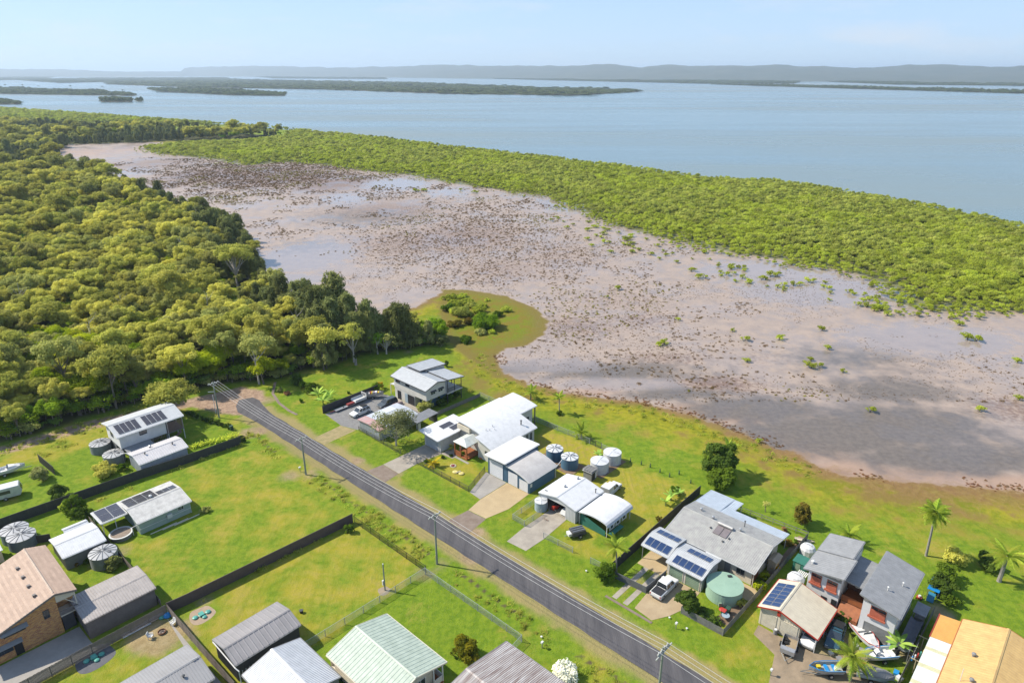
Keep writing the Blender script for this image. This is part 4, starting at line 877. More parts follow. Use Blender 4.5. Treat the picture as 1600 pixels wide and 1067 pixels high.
# concrete drain along the garden of the two-storey house
g = MB(); pth = [at(430, 597), at(426, 615), at(436, 630), at(452, 642), at(464, 648)]
for (xa, ya), (xb, yb) in zip(pth, pth[1:]):
    d = math.hypot(xb - xa, yb - ya); nx, ny = -(yb - ya) / d * .3, (xb - xa) / d * .3
    g.hexa([(xa - nx, ya - ny, -.02), (xb - nx, yb - ny, -.02), (xb + nx, yb + ny, -.02), (xa + nx, ya + ny, -.02), (xa - nx, ya - ny, .06), (xb - nx, yb - ny, .06), (xb + nx, yb + ny, .06), (xa + nx, ya + ny, .06)])
g.obj('drain', CONCD)['kind'] = 'structure'

# ================================================================== HOUSES ON THE BAY SIDE
# --- two-storey house by the gravel yard
T = house('two_storey_house', 'two-storey cream house with grey hipped-out roof beside a gravel yard', 'house', -60.3, -48.6, 25.7, 36)
g1 = [(25.2, 5.4), (28.7, 6.5), (32.0, 5.75)]; roof(T, g1, 'u', -60.9, -48.6, ROOFG, .35, gut=DKGREY)
p2 = [(31.6, 6.15), (36.4, 5.45)]; roof(T, p2, 'u', -55.3, -48.2, ROOFG, .35, name='verandah_roof', gut=DKGREY)
p3 = [(29.6, 6.75), (37.4, 6.1)]; roof(T, p3, 'u', -60.3, -55.5, ROOFG, .35, name='rear_roof', gut=DKGREY)
walls(T, g1, 25.75, 31.4, 'u', -60.3, -49.1, OFFW, 2.62, clad=('h', .28), name='upper_wall')
T.part('lower_wall', T.mb().box(-60.25, -53.2, 25.8, 31.2, 0, 2.6), OFFW); T.part('lower_wall', T.mb().box(-53.1, -50.2, 27.2, 35, 0, 2.6), BLUEW)
walls(T, p3, 31.5, 37.0, 'u', -60.2, -55.6, OFFW, 0, name='rear_wall')
T.part('deck', T.mb().box(-55.5, -48.5, 31.45, 36.1, 2.5, 2.7), OFFW)
posts(T, [(-48.7, 31.7), (-48.7, 33.8), (-48.7, 35.9), (-52, 35.9), (-55.2, 35.9)], 2.7, 5.6, .06, DKGREY)
posts(T, [(-48.8, 31.7), (-48.8, 35.9), (-55.2, 35.9)], 0, 2.5, .08, DKGREY)
r_ = T.mb()
for v in np.arange(31.7, 36, .14): r_.box(-48.73, -48.69, v, v + .03, 2.75, 3.65)
r_.box(-48.75, -48.67, 31.6, 36, 3.66, 3.72); T.part('railing', r_, DKGREY)
T.part('back_screen', T.mb().box(-55.4, -49.2, 31.46, 31.52, 2.7, 5.6), GREYW)
for a, b in ((-59.6, -58.2), (-56.2, -54.8)): window(T, '-v', 25.75, a, b, 4.2, 4.85, DKGREY)
for a, b in ((27.0, 28.4), (29.2, 30.6)):
    window(T, '+u', -49.1, a, b, 3.6, 4.5, WHITE); T.part('awning', T.mb().slab((-49.06, a - .1, 4.62), (-48.6, a - .1, 4.42), (-48.6, b + .1, 4.42), (-49.06, b + .1, 4.62), .06), DKGREY)
T.part('garage_shade_slab', T.mb().box(-56.2, -53.4, 25.7, 25.795, .03, 2.3), DARK); T.part('sliding_door', T.mb().box(-56.5, -55.5, 25.62, 25.695, .03, 2.35), mat('pale_blue_paint', (.38, .47, .52), .5))  # dark slab on the solid wall, shade of the open garage as colour
T.part('doorway', T.mb().box(-59.3, -58.1, 25.72, 25.795, .03, 2.15), DARK); rdoor(T, '-v', 27.2, -53, -50.4, 2.3, BLUEW)  # doorway is a dark slab, its inner shade painted on
T.part('porch_roof', T.mb().slab((-62.3, 26, 2.7), (-60.35, 26, 2.95), (-60.35, 29.4, 2.95), (-62.3, 29.4, 2.7), .08), ROOFG); posts(T, [(-62.2, 26.1), (-62.2, 29.2)], 0, 2.6, .06, WHITE)
T.part('porch_wall', T.mb().box(-62.1, -60.4, 27.6, 29.2, 0, 2.55), GREYW)
# --- container shed with red and pale roof
T = house('long_shed', 'long pale shed with faded red roof end behind the spreading street tree', 'shed', -53.4, -46.5, 11, 21)
pr = [(-53.6, 2.5), (-49.8, 2.75), (-46.4, 2.4)]
walls(T, pr, -53.4, -46.6, 'v', 10.9, 20.8, mat('silver_cladding', (.42, .45, .48), .45), clad=('v', .3)); roof(T, pr, 'v', 12.8, 21, mat('silver_sheet', (.50, .53, .58), .35, (.40, .43, .47), .8), .3)
roof(T, [(-53.62, 2.52), (-49.8, 2.77), (-46.38, 2.42)], 'v', 10.7, 12.7, mat('faded_red_roof', (.46, .25, .24), .5, (.42, .33, .32), .8), .3, name='red_roof')
T.part('skylight', T.mb().slab((-53, 14, 2.63), (-51, 14, 2.76), (-51, 19, 2.76), (-53, 19, 2.63), .05), POLY)
T = house('lean_to', 'dark iron lean-to roof on posts beside the long pale shed', 'shelter', -46.4, -43.4, 18.5, 24)
T.part('roof', T.mb().sheet([(18.2, 2.35), (24, 2.6)], 'u', -46.3, -43.3, .3), ROOFD); posts(T, [(-43.5, 18.4), (-43.5, 23.8), (-46.1, 23.8), (-46.1, 18.4)], 0, 2.3, .05, DKGREY)
T.part('back_wall', T.mb().box(-46.2, -43.5, 23.7, 23.76, 0, 2.3), DKGREY); T.part('fridge', T.mb().box(-44.9, -44.2, 19.2, 19.8, 0, 1.5), WHITE)

# --- white house with the big curved roof
T = house('curved_roof_house', 'large white house with sweeping curved roof and timber entry porch', 'house', -38.7, -23.3, 16.2, 37.5)
def arc(u): return 5.25 - .0165 * max(0, u + 34.4) ** 2
pa = [(u, arc(u)) for u in np.linspace(-34.5, -27.6, 9)]; pb = [(u, arc(u)) for u in np.linspace(-27.6, -23, 8)]; pab = [(u, arc(u)) for u in np.linspace(-34.5, -23, 15)]
roof(T, pab, 'v', 21.0, 32.6, ROOFW, .32, name='curved_roof'); roof(T, pa, 'v', 32.62, 37.9, ROOFW, .32, name='rear_roof'); roof(T, [(u, z - .01) for u, z in pb], 'v', 19.6, 20.98, ROOFW, .32, name='front_roof')
walls(T, pab, -34.2, -23.4, 'v', 21.5, 32.2, OFFW, 0); walls(T, pa, -34.2, -28, 'v', 32.25, 36.9, OFFW, 0, name='rear_wall'); walls(T, pb, -27.3, -23.5, 'v', 20.0, 21.45, OFFW, 0, name='front_wall')
T.part('verandah_post', T.mb().box(-27.9, -27.7, 37.4, 37.6, 0, 4.4), BROWNW)
T.part('clerestory', T.mb().box(-34.1, -30.6, 20.9, 21.45, 3.6, 4.6), CREAM)
window(T, '+u', -23.4, 29.6, 30.4, .5, 2.4, WHITE); window(T, '+u', -23.4, 30.8, 31.6, .5, 2.4, WHITE); window(T, '+u', -23.4, 24, 25.6, 1.2, 2.4, DKGREY); window(T, '+u', -28, 33.5, 35.8, .4, 2.6, DKGREY); window(T, '-v', 20.0, -25.4, -24.2, 1.2, 2.2, DKGREY)
vent(T, -25.2, 30.2, arc(-25.2), DKGREY, .9, .12, 'flue')
for u, v in ((-27.4, 23.4), (-27, 24.4), (-28, 24.8), (-27.8, 22.8)): vent(T, u, v, arc(u), ALU, .2, .05)
pg = [(-39.2, 3.45), (-33.6, 3.1)]; roof(T, pg, 'v', 15.2, 24.6, ROOFW, .4, name='garage_roof'); walls(T, pg, -38.7, -34.0, 'v', 16.2, 24.4, mat('white_render', (.66, .655, .63), .7), 0, name='garage_wall')
rdoor(T, '-v', 16.2, -38.3, -34.5, 2.3, mat('pale_grey_door', (.50, .53, .56), .5), WHITE); T.part('gable_infill', T.mb().box(-38.4, -34.3, 16.1, 16.19, 2.45, 3.0), BLUEW)
solar(T, pg, 'v', 19.0, -37.6, 1, 1, 3.0, 1.4, m=PVD); solar(T, pg, 'v', 20.2, -35.9, 1, 1, 3.0, 1.4, m=PVD)
pw = [(-37.6, 3.3), (-34.6, 3.5)]; roof(T, pw, 'v', 24.7, 37.0, ROOFW, .4, name='side_roof'); walls(T, pw, -37.2, -34.65, 'v', 24.75, 36.6, OFFW, 0, name='side_wall'); T.part('skylight_strip', T.mb().slab((-35.6, 28, 3.52), (-34.7, 28, 3.58), (-34.7, 37, 3.58), (-35.6, 37, 3.52), .05), BLUEW)
# entry porch
c = T.mb(); u0, u1, v0, v1, zz = -31.6, -27.8, 17.4, 21.2, 3.0
c.add([(u0, v0, zz), (u1, v0, zz), (u1, v1, zz + .05), (u0, v1, zz + .05), (u0 + 1.9, v0 + 1.2, zz + .75), (u0 + 1.9, v1, zz + .75), (u0, v0, zz - .12), (u1, v0, zz - .12), (u1, v1, zz - .12), (u0, v1, zz - .12)],
      [(0, 1, 4), (1, 2, 5, 4), (0, 4, 5, 3), (3, 5, 2), (0, 6, 7, 1), (1, 7, 8, 2), (2, 8, 9, 3), (3, 9, 6, 0), (6, 9, 8, 7)]); T.part('porch_roof', c, mat('pale_sage_roof', (.58, .61, .57), .45))
posts(T, [(u0 + .25, v0 + .25), (u1 - .25, v0 + .25), (u0 + 1.9, v0 + .25)], .3, 2.88, .1, TIMB)
T.part('porch_deck', T.mb().box(u0 + .1, u1 - .1, v0 + .1, v1, .02, .3), TIMB); T.part('handrail', T.mb().box(u0 + .2, u0 + 1.9, v0 + .18, v0 + .26, 1.1, 1.2), TIMB); T.part('baluster_panel', T.mb().box(u0 + .3, u0 + 1.8, v0 + .2, v0 + .24, .3, 1.1), TIMB)
pad('porch_kerb', [(-31.9, 16.8), (-27, 16.8), (-27, 17.3), (-31.9, 17.3)], CONCG, .02)
# --- blue shed
T = house('blue_shed', 'steel-blue triple garage with white flat and curved roofs', 'garage', -22, -11.6, 17.3, 26)
pf = [(-22.15, 4.15), (-16.95, 4.3)]; roof(T, pf, 'v', 16.6, 26.2, ROOFW, .3, name='flat_roof', gut=WHITE); walls(T, pf, -21.9, -17.05, 'v', 17.3, 25.9, BLUEW, 0, clad=('v', .3))
pc = [(u, 3.75 - .042 * (u + 17.0) ** 2 + .03 * (u + 17)) for u in np.linspace(-16.95, -11.4, 9)]; roof(T, pc, 'v', 16.9, 24.7, mat('speckled_grey_roof', (.52, .50, .48), .5, (.42, .40, .385), .7), .3, name='curved_roof', gut=WHITE); walls(T, pc, -17.0, -11.65, 'v', 17.32, 24.4, BLUEW, 0, clad=('v', .3), name='side_wall')
DW = mat('white_door', (.72, .73, .74), .45, (.66, .67, .68), .6)
rdoor(T, '-v', 17.3, -21.5, -18.1, 3.3, DW, BLUEW); rdoor(T, '-v', 17.32, -16.8, -14.5, 2.7, DW, BLUEW); rdoor(T, '-v', 17.32, -14.1, -12.0, 2.2, DW, BLUEW)
T.part('wall_sign', T.mb().box(-11.64, -11.6, 17.5, 18.0, 1.2, 1.9), WHITE); T.part('downpipe', T.mb().tube([(-11.5, 24.5, 2.5), (-11.5, 24.5, .1)], .06), WHITE)
T.part('overflow_pipe', T.mb().tube([(-11.45, 24.6, 2.4), (-12.2, 28.2, 2.75)], .07), WHITE)
tank('blue water tank nearest the shed corner with pale cross-ribbed lid and feed pipe', -12.0, 29.3, 1.6, 2.25, BLUEW, LIDW, 8, mat('dark_rib', (.14, .16, .18), .5))
tank('blue water tank with pale ribbed lid tucked behind the blue shed', -16.0, 29.7, 1.6, 2.25, BLUEW, LIDW, 8, MATS['dark_rib'])
tank('white water tank beside the small hut with plain pale lid', -7.0, 32.0, 1.68, 2.2, mat('white_tank', (.62, .63, .64), .45), LIDW, 4)
tank('white water tank at the back fence with plain pale lid', -7.0, 36.2, 1.68, 2.2, MATS['white_tank'], LIDW, 4)
tank('small pale blue-grey tank at the corner of the open white shed', -7.2, 15.2, 1.05, 1.75, mat('pale_blue_tank', (.33, .42, .46), .45), LIDW, 4)
T = house('pump_hut', 'small grey hut with weathered flat roof next to a white tank', 'hut', -9.6, -7.6, 28.2, 30)
hu, hv_ = suv(921, 752); T.e.location = (*W(hu - .6, hv_ + .9), 0); T.o = (0, 0)
T.part('wall', MB().box(-.9, .9, -.8, .8, 0, 1.75), GREYW); T.part('roof', MB().slab((-1.1, -1, 1.75), (1.1, -1, 1.85), (1.1, 1, 2.05), (-1.1, 1, 1.95), .08), ROOFL)
for k in range(4): T.part('roof_plank', MB().box(-1.05 + k * .54, -.6 + k * .54, -.98, .95, 2.06, 2.1), WOODG)
T.part('doorway', MB().box(.901, .93, -.5, .3, .05, 1.5), DARK); T.part('shutter', MB().box(.905, .95, .4, .7, .3, 1.4), WHITE)  # hut doorway: near-black slab painted as the shade inside
# --- open white shed and carport
T = house('open_white_shed', 'white gabled shed standing open with machines inside', 'shed', -8, -.3, 15.9, 23.4)
pr = [(-8.15, 2.75), (-4.2, 3.6), (-.15, 2.75)]; roof(T, pr, 'v', 15.7, 23.6, ROOFW, .3)
SHW = mat('white_shed_wall', (.60, .61, .61), .5, (.52, .53, .53), .7); zr = lambda q: zprof(pr, q) - .1
def wl(a, b, c_, d, name, cl=True): T.part(name, T.mb().add([(a, c_, 0), (b, c_, 0), (b, d, 0), (a, d, 0), (a, c_, zr(a)), (b, c_, zr(b)), (b, d, zr(b)), (a, d, zr(a))], [(0, 3, 2, 1), (4, 5, 6, 7), (0, 1, 5, 4), (1, 2, 6, 5), (2, 3, 7, 6), (3, 0, 4, 7)]), SHW)
wl(-8, -7.92, 15.9, 23.4, 'side_wall'); wl(-.42, -.34, 15.9, 23.4, 'side_wall'); wl(-7.9, -4.2, 23.3, 23.4, 'back_wall'); wl(-4.19, -.44, 23.3, 23.4, 'back_wall'); wl(-7.9, -6.4, 15.9, 15.98, 'front_wall'); wl(-2.4, -.44, 15.9, 15.98, 'front_wall')
T.part('front_gable', T.mb().add([(-6.38, 15.9, 2.35), (-2.42, 15.9, 2.35), (-2.42, 15.9, zr(-2.42)), (-4.2, 15.9, zr(-4.2)), (-6.38, 15.9, zr(-6.38)), (-6.38, 15.98, 2.35), (-2.42, 15.98, 2.35), (-2.42, 15.98, zr(-2.42)), (-4.2, 15.98, zr(-4.2)), (-6.38, 15.98, zr(-6.38))],
       [(0, 1, 2, 3, 4), (9, 8, 7, 6, 5), (0, 5, 6, 1), (1, 6, 7, 2), (2, 7, 8, 3), (3, 8, 9, 4), (4, 9, 5, 0)]), SHW)
for q in np.arange(-2.2, -.5, .3): T.part('wall_rib', T.mb().box(q, q + .06, 15.87, 15.898, .05, 2.6), SHW)
for v in np.arange(16.2, 23.3, .35): T.part('wall_rib', T.mb().box(-.338, -.31, v, v + .06, .05, 2.55), SHW)
T.part('floor_slab', T.mb().box(-7.9, -.45, 16, 23.3, .002, .04), CONC); whirly(T, -5.2, 19.2, zr(-5.2) + .1); whirly(T, -5, 22.6, zr(-5) + .1); vent(T, -.7, 22, 2.9, DKGREY, .7, .08, 'flue'); T.part('roof_sheet_patch', T.mb().slab((-7.6, 16.6, 2.98), (-7, 16.6, 3.1), (-7, 16.8, 3.1), (-7.6, 16.8, 2.98), .04), DKGREY)
T.part('downpipe', T.mb().tube([(-8.1, 15.8, 2.6), (-8.1, 15.8, 1.9), (-7.6, 15.4, 1.85)], .05), WHITE)
T = house('arched_carport', 'white arched carport with green shade cloth over its front', 'carport', 0, 5.7, 16.4, 23.4)
pr = [(.0, 2.45)] + [(u, 2.45 + .55 * math.sin(math.pi * (u - 0) / 6.4) ** .9) for u in np.linspace(.6, 5.4, 9)] + [(5.75, 2.5), (5.85, 2.25)]; roof(T, pr, 'v', 16.2, 23.5, ROOFW, .3)
posts(T, [(.1, 16.5), (5.6, 16.5), (5.6, 19.8), (5.6, 23.2), (.1, 23.2)], 0, 2.4, .05, WHITE)
T.part('shade_cloth', T.mb().add([(.3, 16.5, .05), (5.3, 16.45, .1), (5.35, 16.45, 1.1), (3, 16.4, 1.7), (.3, 16.5, 2.3), (.3, 16.53, .05), (5.3, 16.48, .1), (5.35, 16.48, 1.1), (3, 16.43, 1.7), (.3, 16.53, 2.3)], [(0, 1, 2, 3, 4), (9, 8, 7, 6, 5), (0, 5, 6, 1), (1, 6, 7, 2), (2, 7, 8, 3), (3, 8, 9, 4), (4, 9, 5, 0)]), GREENC)
for v in (17.2, 18.9, 20.7): T.part('side_panel', T.mb().box(5.62, 5.68, v, v + 1.4, .9, 2.1), WHITE); 
for v in (17.5, 19.2, 21.0): T.part('panel_window', T.mb().box(5.681, 5.7, v, v + .6, 1.2, 1.8), GLASS)
T.part('tarp', T.mb().slab((5.8, 16.6, .8), (6.6, 16.8, .75), (6.6, 20, .75), (5.8, 20, .8), .05), GREENC)

# --- low house with solar carport and garage
T = house('low_grey_house', 'long low house with weathered grey gable roof and solar hot water', 'house', 13.4, 28, 21.5, 33)
pr = [(21.1, 2.75), (27.1, 4.0), (31.0, 3.2)]; roof(T, pr, 'u', 13.3, 28.2, ROOFL, .3, gut=ROOFG)
walls(T, pr, 21.7, 30.9, 'u', 13.8, 27.6, CREAM, 0)
pb = [(31.02, 3.18), (33.5, 2.75)]; roof(T, pb, 'u', 17.6, 28.2, ROOFB, .3, name='rear_skillion'); pb2 = [(31.02, 3.16), (36.8, 2.5)]; roof(T, pb2, 'u', 13.3, 17.55, ROOFB, .3, name='patio_roof')
pb3=[(33.52, 2.73), (36.8, 2.49)]; T.part('patio_extension', T.mb().sheet(pb3, 'u', 17.6, 19.2, .3), ROOFB)
posts(T, [(13.5, 36.6), (16.5, 36.6), (19, 36.6), (19, 33.8), (23, 33.3), (27.9, 33.3)], 0, 2.45, .05, WHITE); T.part('rear_wall', T.mb().box(19.5, 27.6, 30.92, 31.0, 0, 2.9), CREAM)
window(T, '-v', 21.7, 25.2, 26.5, .9, 2.0, GREYW); T.part('doorway', T.mb().box(23.4, 24.3, 21.6, 21.695, .05, 2.1), GREYW)
T.part('verandah_recess', T.mb().box(27.62, 27.66, 21.8, 24, .05, 2.3), TIMB); window(T, '+u', 27.6, 26, 27.4, 1.0, 2.1, WHITE); posts(T, [(27.9, 21.5)], 0, 2.65, .06, CREAM)
for u, v in ((15.6, 28.6), (18.2, 27.5), (22.8, 27.5)): whirly(T, u, v, zprof(pr, v) + .02)
vent(T, 22.6, 29.5, 3.5, DKGREY, 1.0, .07, 'flue')
for u, v in ((22.2, 24.9), (21.7, 23.9), (18.9, 25.4)): vent(T, u, v, zprof(pr, v), DKGREY, .12, .09)
k = (4.0 - 2.75) / 6.0
hw = T.part('solar_hot_water', T.mb().tube([(19.5, 26.75, 4.25), (21.9, 26.75, 4.25)], .27, 12), HOTW)
for a in (19.6, 20.75): T.part('collector', T.mb().slab((a, 24.7, zprof(pr, 24.7) + .14), (a + 1.05, 24.7, zprof(pr, 24.7) + .14), (a + 1.05, 26.5, zprof(pr, 26.5) + .14), (a, 26.5, zprof(pr, 26.5) + .14), .08), mat('collector_glass', (.22, .19, .19), .2), hw)
T = house('solar_carport', 'open-fronted carport with two rows of solar panels and sandy floor', 'carport', 12.4, 17, 16, 21.4)
pr = [(15.9, 2.6), (18.0, 3.2), (19.0, 3.3), (21.3, 2.85)]; roof(T, pr, 'u', 12.4, 17.0, ROOFG, .28)
T.part('side_wall', T.mb().extr([(16.1, 0), (21.2, 0), (21.2, 2.75), (19, 3.15), (18, 3.08), (16.1, 2.55)], 'u', 16.9, 17.0), CREAM); posts(T, [(12.6, 16.1), (12.6, 21.1), (12.6, 18.6)], 0, 2.6, .05, GREYW); T.part('back_wall', T.mb().box(12.6, 16.88, 21.15, 21.2, 0, 2.7), GREYW)
solar(T, pr, 'u', 12.7, 16.2, 4, 1, .95, 1.55); solar(T, pr, 'u', 12.9, 19.2, 4, 1, .9, 1.35)
T = house('solar_garage', 'double garage with sage green roller doors and solar panels on its roof', 'garage', 17.5, 23, 15.3, 20.6)
pr = [(15.1, 2.5), (17.4, 3.05), (18.2, 3.12), (20.7, 2.65)]; roof(T, pr, 'u', 17.2, 23.1, ROOFG, .28); walls(T, pr, 15.4, 20.5, 'u', 17.4, 22.9, mat('pale_wall', (.60, .585, .53), .6), 0)
rdoor(T, '-v', 15.4, 17.75, 19.9, 2.15, GREEND, CREAM, step=.3); rdoor(T, '-v', 15.4, 20.4, 22.6, 2.15, GREEND, CREAM, step=.3)
solar(T, pr, 'u', 17.9, 15.45, 5, 1, .92, 1.5); solar(T, pr, 'u', 18.6, 18.5, 4, 1, .9, 1.35)
T.part('gutter_white', T.mb().box(20.6, 23.1, 20.75, 20.95, 2.55, 2.7), WHITE)
T = tank('very large round pale green water tank in a fenced front garden', 25.6, 17.2, 2.55, 1.95, GREENT, GREENT, 0, top=.10)
T.part('hatch', MB().box(.9, 1.5, 1.2, 1.6, 2.05, 2.12), DARK); T.part('ladder_box', MB().box(-1.6, -1.2, -2.45, -2.2, .1, .7), GREEND)
T = house('garden_shed', 'small beige garden shed against the end of the low grey house', 'shed', 28.2, 29.6, 24, 26); T.e.location = (*W(28.6, 27.5), 0); T.o = (0, 0)
T.part('wall', MB().box(-.6, .6, -1.1, 1.1, 0, 2.0), mat('beige_shed', (.42, .35, .26), .6)); T.part('roof', MB().sheet([(-.7, 2.0), (0, 2.25), (.7, 2.0)], 'v', -1.2, 1.2, .25), MATS['beige_shed'])

# --- cream garage with red trim
T = house('cream_garage', 'cream double garage with red trim, roof panels and side carport', 'garage', 31.6, 39.2, 15.3, 22)
pr = [(31.3, 2.95), (34.1, 4.0), (39.3, 2.5)]; roof(T, pr, 'v', 15.0, 22.2, ROOFC, .4, .02, gut=REDP)
walls(T, pr, 31.6, 36.9, 'v', 15.4, 22.0, CREAM, 0, clad=('v', .35)); rdoor(T, '-v', 15.4, 31.85, 33.8, 2.3, mat('cream_door', (.62, .57, .46), .55), CREAM); rdoor(T, '-v', 15.4, 34.4, 36.6, 2.3, MATS['cream_door'], CREAM)
posts(T, [(39.1, 15.2), (39.1, 18.6), (39.1, 21.9)], 0, 2.4, .05, WHITE); T.part('gable_box', T.mb().box(33.9, 34.3, 15.1, 15.36, 2.9, 3.5), REDP); T.part('back_panel', T.mb().box(37, 39, 21.9, 21.96, 0, 2.4), CREAM)
solar(T, pr, 'v', 15.6, 31.55, 6, 2, .88, 1.12)
# --- grey-roofed white house with split roofs
T = house('split_roof_house', 'tall white house with split grey skillion roofs and orange shutters', 'house', 34.3, 46.2, 22.5, 33)
GW = mat('white_render_wall', (.68, .68, .68), .65, (.60, .60, .60), .6)
pl = [(34.0, 5.9), (39.2, 6.9)]; roof(T, pl, 'v', 23.0, 28.2, ROOFD, .45, .03, name='left_roof'); roof(T, [(34.05, 6.05), (38.7, 6.95)], 'v', 28.22, 33.2, ROOFD, .45, .03, name='left_rear_roof'); walls(T, pl, 34.5, 38.8, 'v', 23.9, 32.6, GW, 0, drop=.4); 
T.part('gable_infill', T.mb().extr([(34.5, 5.45), (38.8, 5.45), (38.8, 6.7), (34.5, 5.85)], 'v', 23.8, 23.88), GREYW)
pm_ = [(38.85, 5.3), (42.0, 5.1)]; roof(T, pm_, 'v', 25.2, 31.9, ROOFD, .45, .03, name='middle_roof'); walls(T, pm_, 38.82, 41.98, 'v', 27.6, 31.5, GW, 0, name='middle_wall')
prr = [(41.7, 6.95), (46.6, 5.85)]; roof(T, prr, 'v', 21.6, 33.2, ROOFD, .45, .03, name='right_roof'); walls(T, prr, 42.0, 46.1, 'v', 22.7, 32.6, GW, 0, drop=.4, name='right_wall'); T.part('gable_infill', T.mb().extr([(42.0, 5.5), (46.1, 5.5), (46.1, 5.75), (42.0, 6.75)], 'v', 22.6, 22.68), GREYW)
def shut(face, c_, a, b, z0, z1):
    o = window(T, face, c_, a, b, z0, z1 + .3, ORNG); T.part('shutter', fbox(T.mb(), face, c_, a + .05, b - .05, z0 + .05, z1 - .15, .09, .14), ORNG, o); T.part('shutter_box', fbox(T.mb(), face, c_, a - .15, b + .1, z0 - .25, z0, .05, .3), ORNG, o)
shut('-v', 23.9, 34.9, 36.3, 3.7, 4.9); shut('-v', 23.9, 37.0, 38.4, 3.7, 4.9); shut('-v', 22.7, 43.0, 44.9, 3.7, 4.9)
window(T, '-v', 23.9, 36.6, 37.4, 1.4, 2.2, DKGREY); T.part('doorway', T.mb().box(38.0, 38.7, 23.8, 23.895, .5, 2.4), DARK); rdoor(T, '-v', 22.7, 42.7, 45.6, 2.3, mat('grey_garage_door', (.23, .235, .235), .5), GREYW)  # doorway slab carries the interior shade in its dark colour
for u, v in ((36.0, 31.), (38.3, 23.75), (42.6, 22.55)): T.part('lamp_disc', T.mb().lathe([(.02, 6.0), (.28, 6.05), (.28, 6.15), (.02, 6.2)], u, v, 12), WHITE)
T.part('stair_deck', T.mb().box(39.0, 41.9, 24.6, 27.5, 2.3, 2.5), TIMB); T.part('stair_rail', T.mb().box(39.0, 41.9, 24.5, 24.56, 2.5, 3.4), TIMB); T.part('lower_stair', T.mb().hexa([(39.1, 22.8, 0), (41.8, 22.8, 0), (41.8, 24.5, 0), (39.1, 24.5, 0), (39.1, 22.8, 1.4), (41.8, 22.8, 1.4), (41.8, 24.5, 2.4), (39.1, 24.5, 2.4)]), TIMB)
T.part('deck_wall', T.mb().box(38.85, 41.95, 27.5, 27.58, 2.5, 4.9), mat('brown_wall', (.16, .075, .045), .6)); T.part('wall_clock', MB().lathe([(.02, 0), (.42, .0), (.42, .08), (.02, .1)], 0, 0, 16), WHITE).location = (40.2 - T.o[0], 27.3 - T.o[1], 3.6)
for u, v in ((44.0, 25.4), (45.2, 28)): vent(T, u, v, zprof(prr, u), WHITE, .5, .07)
whirly(T, 34.6, 24.6, 6.1, WHITE)
# --- yellow roof house
T = house('yellow_roof_house', 'house under a broad yellow-ochre steel roof with side patio roofs', 'house', 52.4, 61.5, 6, 30)
pr = [(52.3, 3.6), (57.0, 5.0), (61.7, 3.6)]; roof(T, pr, 'v', 4.0, 30.2, ROOFY, .45, .02, gut=mat('terracotta_trim', (.45, .16, .05), .5)); walls(T, pr, 52.8, 61.2, 'v', 5, 29.6, CREAM, 0)
T.part('orange_patio_roof', T.mb().sheet([(49.8, 2.7), (52.25, 3.0)], 'v', 25.1, 30.3, .26, .05), ROOFO); T.part('barge', T.mb().box(49.7, 49.79, 25.1, 30.35, 2.55, 2.78), REDP)
for v, m_ in ((13.2, POLY), (15.6, POLYY), (16.3, POLY), (18.9, POLYY), (19.6, POLY), (22.4, POLYY), (23.0, POLY)):
    nx_ = {13.2: 15.6, 15.6: 16.3, 16.3: 18.9, 18.9: 19.6, 19.6: 22.4, 22.4: 23.0, 23.0: 25.05}[v]; T.part('patio_sheet', T.mb().sheet([(49.8, 2.72), (52.25, 3.0)], 'v', v, nx_ - .01, .3, .02), m_)
posts(T, [(49.9, 13.4), (49.9, 17.5), (49.9, 21.5), (49.9, 25), (49.9, 30)], 0, 2.6, .05, WHITE); whirly(T, 54.6, 23.1, zprof(pr, 54.6), GREYW); whirly(T, 55.2, 18.4, zprof(pr, 55.2), GREYW); T.part('roof_aerial', T.mb().tube([(54.2, 18, 4.1), (54.2, 18, 6.0)], .04), WHITE)

# ================================================================== NEAR SIDE
# --- high-set white house with solar
T = house('high_set_house', 'white high-set house on stumps with eight roof panels and screened deck', 'house', -84.2, -76.8, -27.2, -15.4)
pr = [(-84.8, 5.5), (-80.9, 6.3), (-76.6, 5.25)]; roof(T, pr, 'v', -27.7, -15.1, ROOFG, .35, gut=WHITE); walls(T, pr, -84.2, -77.2, 'v', -27.2, -18.6, WHITE, 2.4, clad=('h', .3))
window(T, '+u', -77.2, -23.6, -22.2, 3.9, 4.8, DKGREY); window(T, '-v', -27.2, -82, -80.6, 3.6, 4.7, DKGREY)
T.part('deck', T.mb().box(-84.2, -77, -18.58, -15.3, 2.25, 2.4), WOODG); posts(T, [(-77.1, -15.4), (-77.1, -18.4), (-84, -15.4), (-80.5, -15.4)], 0, 5.2, .07, WHITE)
LAT = mat('brown_lattice', (.14, .085, .065), .8, (.20, .13, .10), 4)
g = T.mb()
for v in np.arange(-18.5, -15.4, .16): g.box(-77.05, -77.0, v, v + .07, 2.4, 4.6)
for z in np.arange(2.5, 4.6, .22): g.box(-77.08, -77.055, -18.5, -15.45, z, z + .06)
T.part('lattice_screen', g, LAT)
T.part('back_screen', T.mb().box(-84.1, -84, -18.5, -15.4, 2.4, 4.8), LAT)
posts(T, [(u, v) for u in (-84, -80.6, -77.3) for v in (-27, -24.2, -21.4, -18.7)], 0, 2.35, .1, GREYW, 'stump'); T.part('under_wall', T.mb().box(-84, -81, -26.9, -19, 0, 2.3), GREYW)
g = T.mb()
for v in np.arange(-24.6, -19, .3): g.box(-77.25, -77.2, v, v + .06, .1, 2.3)
T.part('timber_slats', g, mat('pale_timber', (.42, .32, .17), .7))
T.part('stair', T.mb().slab((-76.6, -19.5, .1), (-76, -19.5, .1), (-76, -16.2, 2.4), (-76.6, -16.2, 2.4), .2), LAT)
